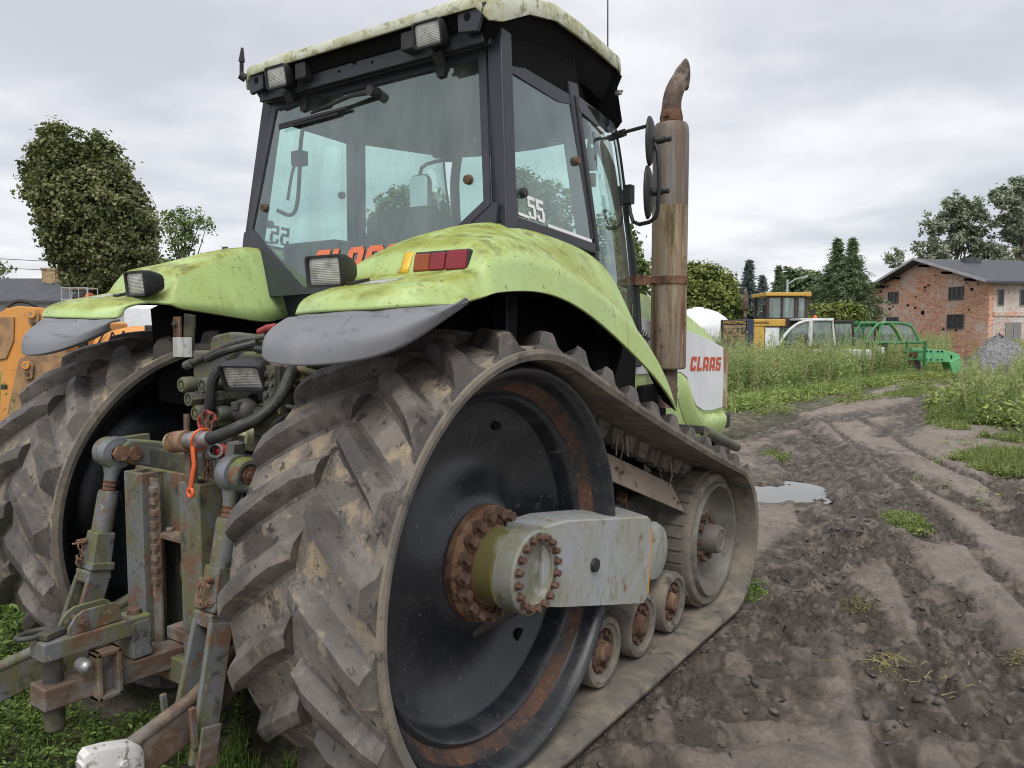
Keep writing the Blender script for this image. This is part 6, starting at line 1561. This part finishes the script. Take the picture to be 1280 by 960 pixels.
def axis_pts(segs, grow, lim0, lim1):
    P = []
    for a, c, s in segs: P += list(np.arange(a, c, s))
    P.append(segs[-1][1]); s = segs[-1][2]
    while P[-1] < lim1: s *= grow; P.append(P[-1]+s)
    s = segs[0][2]; Q = [P[0]]
    while Q[-1] > lim0: s *= grow; Q.append(Q[-1]-s)
    return np.array(Q[::-1][:-1]+P)
xs = axis_pts([(-2.4, .9, .035), (.9, 1.15, .014), (1.15, 2.35, .0095), (2.35, 3.0, .014), (3.0, 4.5, .03)], 1.07, -700, 700)
ys = axis_pts([(-1.6, -.6, .03), (-.6, 2.4, .0105), (2.4, 3.6, .018), (3.6, 6.0, .028), (6.0, 10, .04)], 1.045, -700, 900)
X_, Y_ = np.meshgrid(xs, ys, indexing='ij')
H_ = ground_h(X_, Y_)
nx, ny = X_.shape
idx = np.arange(nx*ny).reshape(nx, ny)
Fq = np.stack([idx[:-1, :-1], idx[1:, :-1], idx[1:, 1:], idx[:-1, 1:]], -1).reshape(-1, 4)
ch, rd, rg_, ba, pr, pu = ground_fields(X_, Y_)
_wx, _wy = X_+.05*(fbm(X_*9, Y_*9, 3)-.5), Y_+.05*(fbm(X_*9+50, Y_*9, 3)-.5)
crust = np.clip(.5+.9*cells(_wx, _wy, 8, 1)+.8*cells(_wx, _wy, 19, 2), 0, 1)
wet = np.clip(ch*1.0+rd*6+np.exp(-np.maximum(pu-.9, 0)*1.5)*.7, 0, 1)
def ground_mat():
    m, t, b = base_mat('churned_mud')
    w = t.attr('wet'); g = t.attr('grassy')
    n1 = t.ramp(t.noise(1.6, 7, .65, (1, .6, 1)), .36, .66); n2 = t.ramp(t.noise(9, 7, .7), .35, .68); n3 = t.ramp(t.noise(46, 5, .7), .4, .66)
    dry = t.mix(n1, (.27, .222, .183), (.365, .308, .262)); dry = t.mix(t.math('MULTIPLY', n2, .5), dry, (.175, .15, .137)); dry = t.mix(t.math('MULTIPLY', n3, .35), dry, (.10, .085, .078))
    st = t.ramp(t.noise(3.0, 6, .7, (2.2, .45, 1)), .55, .70); dry = t.mix(t.math('MULTIPLY', st, .65), dry, (.115, .098, .09))
    cr = t.attr('crust'); dark = t.mix(t.ramp(t.math('ADD', t.math('MULTIPLY', cr, .5), t.math('MULTIPLY', t.noise(11, 8, .75), .9)), .45, .95), (.098, .078, .064), (.24, .20, .165)); dark = t.mix(t.math('MULTIPLY', t.ramp(t.noise(40, 6, .72), .55, .68), .55), dark, (.22, .195, .18)); dark = t.mix(t.math('MULTIPLY', t.ramp(t.noise(2.2, 5, .6), .50, .66), .6), dark, (.058, .049, .044))
    f = t.ramp(t.math('ADD', w, t.math('MULTIPLY', t.math('SUBTRACT', t.noise(4.5, 7, .68), .5), 1.5)), .22, .78)
    c = t.mix(f, dry, dark)
    c = t.mix(t.math('MULTIPLY', g, t.ramp(t.noise(5, 6, .7), .3, .6)), c, (.06, .062, .03))
    t.put(b.inputs['Base Color'], c)
    t.put(b.inputs['Roughness'], t.ramp(t.math('MULTIPLY', f, t.ramp(t.noise(5, 6, .7), .35, .7)), 0, 1, .88, .36)); b.inputs['Specular IOR Level'].default_value = .4
    b1 = t.new('ShaderNodeBump'); b1.inputs['Strength'].default_value = 1.0; b1.inputs['Distance'].default_value = .035; t.put(b1.inputs['Height'], t.math('ADD', t.math('MULTIPLY', t.noise(24, 8, .75), .9), t.math('MULTIPLY', t.math('MULTIPLY', t.voro(26), f), 1.0)))
    b2 = t.new('ShaderNodeBump'); b2.inputs['Strength'].default_value = .7; b2.inputs['Distance'].default_value = .006; t.put(b2.inputs['Height'], t.noise(130, 6, .75)); t.l.new(b1.outputs[0], b2.inputs['Normal'])
    t.l.new(b2.outputs[0], b.inputs['Normal'])
    return m
gnd = mesh_np('ground', np.stack([X_, Y_, H_], -1).reshape(-1, 3), Fq, ground_mat(), smooth=True)
kind(gnd, 'structure')
def in_poly(x, y, poly):
    c = np.zeros(x.shape, bool); n = len(poly)
    for i in range(n):
        x0, y0 = poly[i]; x1, y1_ = poly[(i+1) % n]
        m = ((y0 > y) != (y1_ > y)) & (x < (x1-x0)*(y-y0)/(y1_-y0+1e-12)+x0); c ^= m
    return c
LW = [GP(*q) for q in ((880, 512), (915, 506), (980, 496), (1040, 486), (1100, 477), (1150, 473), (1176, 471))] + [G(1190, 40)[:2], G(1180, 50)[:2], G(860, 50)[:2], G(700, 30)[:2], G(780, 17)[:2]]
RW = [GP(*q) for q in ((1160, 514), (1178, 498), (1212, 482), (1224, 471))]+[G(1232, 36)[:2], G(1236, 46)[:2], G(1420, 46)[:2], G(1420, 14)[:2], GP(1330, 548), GP(1280, 545), GP(1225, 530)]
LW = [np.array(p) for p in LW]; RW = [np.array(p) for p in RW]
for nm, val in (('wet', wet), ('crust', crust), ('grassy', None)):
    if val is None:
        val = (in_poly(X_, Y_, LW) | in_poly(X_, Y_, RW) | (X_ < -1.3) | ((X_ < .2) & (Y_ < -.2)) | (np.hypot(X_-2, Y_+2) > 45)).astype(float)
    a = gnd.data.attributes.new(nm, 'FLOAT', 'POINT'); a.data.foreach_set('value', val.ravel().astype(np.float32))
# puddle
b = B(); n = 48
b.face([b.bm.verts.new((PUD[0]+.56*math.cos(2*PI*i/n), PUD[1]+.74*math.sin(2*PI*i/n), -.022)) for i in range(n)])
m, t, bs = base_mat('puddle_water'); bs.inputs['Base Color'].default_value = (.05, .045, .04, 1); bs.inputs['Roughness'].default_value = .02; bs.inputs['Specular IOR Level'].default_value = .9; bs.inputs['IOR'].default_value = 1.6
kind(b.done('puddle', m), 'structure')

# loose clods thrown up beside the belts and along the ruts
def clods():
    n = 9000; x = RNG.uniform(1.15, 3.0, n); y = RNG.uniform(-.9, 6.5, n); x = np.where(RNG.random(n) < .25, RNG.uniform(-1.2, 2.2, n), x)
    y = np.where((x < 1.15), RNG.uniform(2.6, 8.5, n), y)
    chn = ground_fields(x, y)[0]; keep = RNG.random(n) < .5*chn**1.5; x, y = x[keep], y[keep]; n = len(x)
    s = .004+.016*RNG.random(n)**3.0; z = ground_h(x, y)+s*.1
    ico = bmesh.new(); bmesh.ops.create_icosphere(ico, subdivisions=1, radius=1); bv = np.array([v.co[:] for v in ico.verts]); bf = np.array([[v.index for v in f.verts] for f in ico.faces]); ico.free()
    V_ = bv[None]*(1+.45*RNG.normal(size=(n, len(bv), 1)))*s[:, None, None]*np.array([1.5, 1.0, .6])
    a = RNG.uniform(0, 6.28, n); ca, sa = np.cos(a)[:, None], np.sin(a)[:, None]
    V_ = np.stack([V_[..., 0]*ca-V_[..., 1]*sa, V_[..., 0]*sa+V_[..., 1]*ca, V_[..., 2]], -1)+np.stack([x, y, z], -1)[:, None]
    F = (bf[None]+np.arange(n)[:, None, None]*len(bv)).reshape(-1, 3)
    kind(mesh_np('mud_clods', V_.reshape(-1, 3), F, worn('mud_clod', (.075, .064, .059), [((.15, .13, .12), 30, .45, .66), ((.035, .03, .028), 12, .5, .68)], rough=.75, bump=[(90, .6, .006)])), 'stuff')
clods()

M['grass_near'] = leaf_mat('lush_ground_weeds', (.055, .10, .022), (.25, .37, .085), trans=.3)
M['grass_far'] = leaf_mat('rough_grass', (.17, .235, .055), (.46, .53, .17), trans=.3)
M['weed_far'] = leaf_mat('tall_weeds', (.16, .235, .07), (.50, .60, .25), trans=.3)
M['weed_olive'] = leaf_mat('seeding_weeds', (.26, .28, .125), (.56, .57, .31), trans=.25)
M['grass_road'] = leaf_mat('trodden_grass', (.10, .14, .04), (.32, .38, .13), trans=.3)
M['straw'] = leaf_mat('yellow_straw', (.13, .115, .06), (.33, .29, .13), trans=.2)
def rand_in(poly, n):
    P = np.array(poly); lo, hi = P.min(0), P.max(0); out = np.zeros((0, 2))
    while len(out) < n:
        q = RNG.uniform(lo, hi, (n*2, 2)); q = q[in_poly(q[:, 0], q[:, 1], poly)]; out = np.concatenate([out, q])
    return out[:n]
def leafy_plants(name, pts, hgt, leaf, nl, mat, spread=.10, tintbase=None):
    """low bushy plants: small leaves around short stems"""
    n = len(pts); N_ = n*nl; pi = np.repeat(np.arange(n), nl); h = hgt*(.45+.75*RNG.random(n)); z0 = ground_h(pts[:, 0], pts[:, 1])
    u = RNG.random(N_); a = RNG.uniform(0, 6.283, N_); r = spread*(.25+RNG.random(N_))*(1-.45*u)
    C = np.stack([pts[pi, 0]+r*np.cos(a), pts[pi, 1]+r*np.sin(a), z0[pi]+h[pi]*(u*.95+.05)], -1)
    Nn = rvec(N_)*.55+np.array([0, 0, .75]); Nn /= np.linalg.norm(Nn, axis=1, keepdims=True)
    U = np.stack([np.cos(a), np.sin(a), np.full(N_, .3)], -1)+rvec(N_)*.4
    w = leaf*(.5+.8*RNG.random(N_)); V_, F = quads_from(C, Nn, U, w*.42, w)
    tint = np.clip(.45+(.18*RNG.normal(size=n)+.9*(fbm(pts[:, 0]*1.1, pts[:, 1]*.9, 3)-.5))[pi]+.2*RNG.normal(size=N_), 0, 1)
    return kind(mesh_np(name, V_, F, mat, tint), 'stuff')
def blades(name, pts, hgt, wid, nb, mat, lean=.35, spread=.05):
    n = len(pts)*nb; pi = np.repeat(np.arange(len(pts)), nb); a = RNG.uniform(0, 6.283, n); rr_ = spread*RNG.random(n)
    x = pts[pi, 0]+rr_*np.cos(a*3); y = pts[pi, 1]+rr_*np.sin(a*3); z = ground_h(pts[:, 0], pts[:, 1])[pi]-.005
    h = hgt*(.4+.8*RNG.random(n)); l = lean*h*RNG.random(n); dx, dy = np.cos(a), np.sin(a); w = wid*(.6+.6*RNG.random(n))
    p0 = np.stack([x-dy*w, y+dx*w, z], -1); p1 = np.stack([x+dy*w, y-dx*w, z], -1)
    m1 = np.stack([x+dx*l*.35+dy*w*.8, y+dy*l*.35-dx*w*.8, z+h*.6], -1); m0 = np.stack([x+dx*l*.35-dy*w*.8, y+dy*l*.35+dx*w*.8, z+h*.6], -1)
    t1 = np.stack([x+dx*l+dy*w*.1, y+dy*l-dx*w*.1, z+h], -1); t0 = np.stack([x+dx*l-dy*w*.1, y+dy*l+dx*w*.1, z+h], -1)
    V_ = np.stack([p0, p1, m1, m0, t1, t0], 1).reshape(-1, 3); b0 = np.arange(n)*6
    F = np.concatenate([np.stack([b0, b0+1, b0+2, b0+3], -1), np.stack([b0+3, b0+2, b0+4, b0+5], -1)])
    tint = np.clip(.45+.25*RNG.normal(size=n), 0, 1)
    return kind(mesh_np(name, V_, F, mat, np.concatenate([tint, tint])), 'stuff')
def low(P):
    """plants stay short round the telehandler boom"""
    d = (P[:, 0]-2.56)*CF.x+(P[:, 1]+2.28)*CF.y; r = (P[:, 0]-2.56)*CR.x+(P[:, 1]+2.28)*CR.y; px_ = 640+FPX*r/np.maximum(d, 1)
    k = np.clip(np.abs(px_-1172)/42, 0, 1); g = np.clip(np.abs(px_-1246)/34, 0, 1); return np.where(d < 29, .26+.74*k**3, 1.0)*np.where(d < 23, .62+.38*g**2, 1.0)
def tall_weeds(name, pts, hgt, mat, nl=34, leaf=.075, plume=True, bush=.30):
    """upright weeds: stem, side leaves that shorten upwards, loose seed head"""
    n = len(pts); z0 = ground_h(pts[:, 0], pts[:, 1]); h = hgt*(.55+.6*RNG.random(n))*low(pts); lx = RNG.normal(size=(n, 2))*.09
    pi = np.repeat(np.arange(n), nl); N_ = n*nl; u = RNG.random(N_)**.8; a = RNG.uniform(0, 6.283, N_)
    r = bush*h[pi]*(1-u)**.8*(.15+.7*RNG.random(N_))*.55+.015
    C = np.stack([pts[pi, 0]+lx[pi, 0]*u*h[pi]+r*np.cos(a), pts[pi, 1]+lx[pi, 1]*u*h[pi]+r*np.sin(a), z0[pi]+h[pi]*(.04+.96*u)], -1)
    U = np.stack([np.cos(a)*.7, np.sin(a)*.7, .35+.9*u], -1)+rvec(N_)*.3; Nn = rvec(N_)*.6+np.stack([np.cos(a)*-.3, np.sin(a)*-.3, np.full(N_, .6)], -1); Nn /= np.linalg.norm(Nn, axis=1, keepdims=True)
    w = leaf*(.5+.8*RNG.random(N_))*(1.15-.65*u); V_, F = quads_from(C, Nn, U, w*.30, w)
    tint = np.clip(.40+(.17*RNG.normal(size=n)+1.3*(fbm(pts[:, 0]*.55, pts[:, 1]*.4, 3)-.5))[pi]+.18*RNG.normal(size=N_)+.12*(u-.5), 0, 1)  # last term brightens tint up the plant, light put into the colour
    # stems
    d = np.stack([lx[:, 0]*h, lx[:, 1]*h, h], -1); p = np.stack([pts[:, 0], pts[:, 1], z0-.01], -1); s = .006+.004*RNG.random(n)
    S = np.array([CR.x, CR.y, 0]); St = []
    for sd in (np.array([1., 0, 0]), np.array([0, 1., 0])):
        St.append(np.stack([p-sd*s[:, None], p+sd*s[:, None], p+d+sd*s[:, None]*.4, p+d-sd*s[:, None]*.4], 1).reshape(-1, 3))
    SV = np.concatenate(St); k0 = len(V_); V_ = np.concatenate([V_, SV]); F = np.concatenate([F, k0+np.arange(len(SV)).reshape(-1, 4)])
    tint = np.concatenate([tint, np.clip(.6+.15*RNG.normal(size=2*n), 0, 1)])
    return kind(mesh_np(name, V_, F, mat, tint), 'stuff')

# lush low weeds around the hitch and beyond the far track
near = [GP(-120, 990), GP(10, 1010), GP(150, 1010), GP(225, 960), GP(300, 905), GP(330, 800), GP(200, 700), GP(60, 690), GP(-60, 700), GP(-260, 800)]
pts = rand_in(near, 5200); cl = fbm(pts[:, 0]*2.2, pts[:, 1]*2.2, 3); pts = pts[RNG.random(len(pts)) < ramp01(cl, .30, .50)*.9+.1]
pts = pts[~((np.abs(np.abs(pts[:, 0])-.87) < .36) & (pts[:, 1] > -.75))]
leafy_plants('low_weeds', pts, .085, .013, 15, 'grass_near', .035)
blades('short_grass', pts[:1600], .075, .0022, 5, 'grass_near', .5, .03)
strip = [GP(300, 905), GP(335, 900), GP(430, 960), GP(440, 1010), GP(230, 1010)]
p2_ = rand_in(strip, 420); p2_ = p2_[fbm(p2_[:, 0]*4, p2_[:, 1]*4, 3) > .50]
blades('short_grass', p2_, .07, .0022, 8, 'grass_near', .5, .03); leafy_plants('low_weeds', p2_[:140], .05, .014, 12, 'grass_near', .035)
lf = [G(-330, 3.0)[:2], G(-330, 7)[:2], G(250, 7)[:2], G(230, 4.6)[:2], G(20, 4.4)[:2], G(0, 3.6)[:2]]; lf = [np.array(p) for p in lf]
p3_ = rand_in(lf, 2600); p3_ = p3_[~((np.abs(np.abs(p3_[:, 0])-.87) < .40) & (p3_[:, 1] > -1))]
leafy_plants('low_weeds', p3_, .16, .030, 12, 'grass_near', .07)
p4_ = rand_in([np.array(G(-60, 5.4)[:2]), np.array(G(-60, 9)[:2]), np.array(G(300, 11)[:2]), np.array(G(300, 6.6)[:2])], 230); tall_weeds('tall_weeds', p4_, 1.15, 'weed_far', 60, .05)
# the weed banks either side of the track
pl_ = rand_in(LW, 4200); dcam = (pl_[:, 0]-2.56)*CF.x+(pl_[:, 1]+2.28)*CF.y
tall_weeds('tall_weeds', pl_[:2300], 1.38, 'weed_far', 70, .062, bush=.40); tall_weeds('seeding_weeds', pl_[2300:], 1.55, 'weed_olive', 64, .055, bush=.30)
ul_ = rand_in(LW, 3600); bl = [(915, 506), (980, 496), (1040, 486), (1100, 477), (1135, 474)]; back = []
for q in bl[::-1]:
    g = GP(*q); back.append(g+np.array([CF.x, CF.y])*3.6)
fr_ = rand_in([GP(*q) for q in bl]+back, 1900)
tall_weeds('tall_weeds', fr_[:1250], 1.08, 'weed_far', 64, .062, bush=.38); tall_weeds('seeding_weeds', fr_[1250:], 1.22, 'weed_olive', 60, .055, bush=.30)
leafy_plants('undergrowth', ul_[low(ul_) > .6], .45, .055, 34, 'grass_far', .28)
edge = np.array(LW[:7]); ep = np.concatenate([edge[i]+(edge[i+1]-edge[i])*RNG.random((330, 1)) for i in range(6)])+RNG.normal(size=(1980, 2))*np.array([.35, .5])
leafy_plants('verge_plants', ep, .22, .045, 30, 'grass_far', .20); blades('verge_grass', ep[::2], .34, .005, 8, 'weed_far', .7, .25)
pr_ = rand_in(RW, 3600)
tall_weeds('tall_weeds', pr_[:1900], 1.08, 'weed_far', 70, .062, bush=.40); tall_weeds('seeding_weeds', pr_[1900:], 1.2, 'weed_olive', 64, .055, bush=.30)
leafy_plants('undergrowth', rand_in(RW, 3000), .45, .055, 34, 'grass_far', .28)
# grass patches on and beside the road
def patch(poly, n, h, leaf, mat='grass_road', bl=8, thr=.42):
    P = rand_in([GP(*q) for q in poly], n); P = P[fbm(P[:, 0]*1.8, P[:, 1]*1.8, 4) > thr]
    blades('grass_patch', P[::2], h*.8, .0035, bl, mat, .8, .09); leafy_plants('grass_patch', P, h*.4, leaf*.55, 16, mat, .09)
patch([(1160, 532), (1210, 522), (1300, 520), (1330, 550), (1285, 560), (1215, 545)], 1100, .20, .045)
patch([(1165, 510), (1300, 510), (1300, 535), (1200, 530), (1160, 526)], 1500, .32, .06)
patch([(1185, 575), (1225, 564), (1300, 566), (1340, 590), (1280, 598), (1225, 590)], 1200, .15, .04)
patch([(1105, 492), (1140, 486), (1180, 488), (1150, 497), (1110, 499)], 500, .14, .05)
patch([(1110, 645), (1130, 640), (1160, 655), (1155, 664), (1120, 662)], 420, .075, .03, thr=.40)
patch([(955, 565), (985, 562), (990, 572), (960, 576)], 120, .06, .03)
patch([(1045, 742), (1065, 738), (1095, 752), (1085, 760)], 70, .028, .014, 'straw', 3)
patch([(1268, 815), (1300, 812), (1300, 830), (1270, 826)], 40, .035, .015, 'straw', 3)
patch([(925, 735), (945, 725), (955, 745), (935, 760)], 45, .05, .02, 'grass_near', 5, .3)
# straw lying on the track
def straws(c, n, sp, L):
    P = np.array(GP(*c))+RNG.normal(size=(n, 2))*np.array(sp); b = B()
    for x, y in P:
        a = RNG.uniform(0, PI); l = L*RNG.uniform(.3, 1); q = Vector((math.cos(a), math.sin(a), RNG.uniform(-.05, .25)))*l
        z = float(ground_h(np.array([x]), np.array([y]))[0])+.006; p = Vector((x, y, z)); b.tube([p, p+q*.5+Vector((0, 0, .01)), p+q], [.003, .0012], seg=4)
    a_ = b.done('loose_straw', worn('dry_straw', (.36, .33, .13), [((.20, .18, .08), 20, .4, .6)]), normals=False); kind(a_, 'stuff')
straws((1112, 832), 26, (.05, .06), .16); straws((1150, 848), 9, (.09, .08), .13); straws((1130, 836), 18, (.16, .18), .06)
patch([(1095, 826), (1120, 822), (1135, 838), (1110, 842)], 16, .03, .014, 'straw', 3, .2)

# sprouts straggling out from the verges on to the track
sp_ = rand_in([GP(*q) for q in ((1120, 600), (1180, 560), (1150, 520), (1300, 510), (1340, 640), (1250, 640), (1180, 620))], 700); sp_ = sp_[fbm(sp_[:, 0]*2.4, sp_[:, 1]*1.6, 4) > .54]
leafy_plants('sprouts', sp_, .06, .022, 9, 'grass_road', .07)
sp_ = rand_in([GP(*q) for q in ((915, 520), (1000, 502), (1180, 476), (1190, 482), (1060, 505), (930, 530))], 900); sp_ = sp_[fbm(sp_[:, 0]*1.2, sp_[:, 1]*.9, 4) > .50]
leafy_plants('sprouts', sp_, .12, .035, 12, 'grass_road', .14)
# ------------------------------------------------------------------ sky, light, camera
wd = bpy.data.worlds.new('World'); scene.world = wd; wd.use_nodes = True
t = NT(wd.node_tree); t.n.clear()
out = t.new('ShaderNodeOutputWorld'); bg = t.new('ShaderNodeBackground'); t.l.new(bg.outputs[0], out.inputs[0])
SUN_EL, SUN_AZ = math.radians(55), math.radians(150)     # azimuth clockwise from +Y: behind and to the right
sky = t.new('ShaderNodeTexSky', sky_type='NISHITA'); sky.sun_disc = False
sky.sun_elevation = SUN_EL; sky.sun_rotation = SUN_AZ
tc = t.new('ShaderNodeTexCoord').outputs['Generated']
sx = t.new('ShaderNodeSeparateXYZ'); t.l.new(tc, sx.inputs[0])
# clouds on a flat layer: direction divided by its height
zc = t.math('ADD', t.math('MAXIMUM', sx.outputs[2], 0.0), .16)
cx = t.new('ShaderNodeCombineXYZ'); t.put(cx.inputs[0], t.math('DIVIDE', sx.outputs[0], zc)); t.put(cx.inputs[1], t.math('DIVIDE', sx.outputs[1], zc))
def cn(sc, det, off):
    n = t.new('ShaderNodeTexNoise'); mp = t.new('ShaderNodeMapping'); t.l.new(cx.outputs[0], mp.inputs[0]); mp.inputs['Location'].default_value = off
    t.l.new(mp.outputs[0], n.inputs['Vector']); n.inputs['Scale'].default_value = sc; n.inputs['Detail'].default_value = det; n.inputs['Roughness'].default_value = .52
    n.inputs['Distortion'].default_value = .3
    return n.outputs[0]
f = t.math('ADD', t.math('MULTIPLY', cn(.75, 5, (3.1, 1.2, 0)), .65), t.math('MULTIPLY', cn(1.9, 4, (9, 4, 0)), .35))
cloud = t.mix(t.ramp(f, .37, .63), (4.9, 5.02, 5.55), (7.5, 7.55, 7.7))
t.put(bg.inputs[0], t.mix(.93, sky.outputs[0], cloud)); bg.inputs[1].default_value = .085

sl = bpy.data.lights.new('sun', 'SUN'); sl.energy = 1.5; sl.angle = math.radians(35); sl.color = (1, .965, .91)
so = bpy.data.objects.new('sun', sl); COL.objects.link(so)
dvec = Vector((math.sin(SUN_AZ)*math.cos(SUN_EL), math.cos(SUN_AZ)*math.cos(SUN_EL), math.sin(SUN_EL)))
so.rotation_euler = dvec.to_track_quat('Z', 'Y').to_euler(); so.location = dvec*50

cam = bpy.data.cameras.new('camera'); co = bpy.data.objects.new('camera', cam); COL.objects.link(co)
cam.sensor_fit = 'HORIZONTAL'; cam.sensor_width = 36; cam.lens = FPX*36/1280; cam.clip_start = .05; cam.clip_end = 3000
co.location = CAMP; co.rotation_euler = (PI/2-math.atan((480-HORIZ)/FPX), 0, YAW)
scene.camera = co
scene.view_settings.view_transform = 'Standard'; scene.view_settings.look = 'None'
scene.view_settings.exposure = 0.66; scene.view_settings.gamma = 1; scene.view_settings.use_curve_mapping = False
cy = scene.cycles
cy.use_denoising = True; cy.pixel_filter_type = 'BLACKMAN_HARRIS'; cy.filter_width = 1.05
cy.max_bounces = 8; cy.transparent_max_bounces = 16; cy.diffuse_bounces = 3; cy.glossy_bounces = 4
cy.sample_clamp_indirect = 6
try: cy.denoiser = 'OPENIMAGEDENOISE'
except Exception: pass
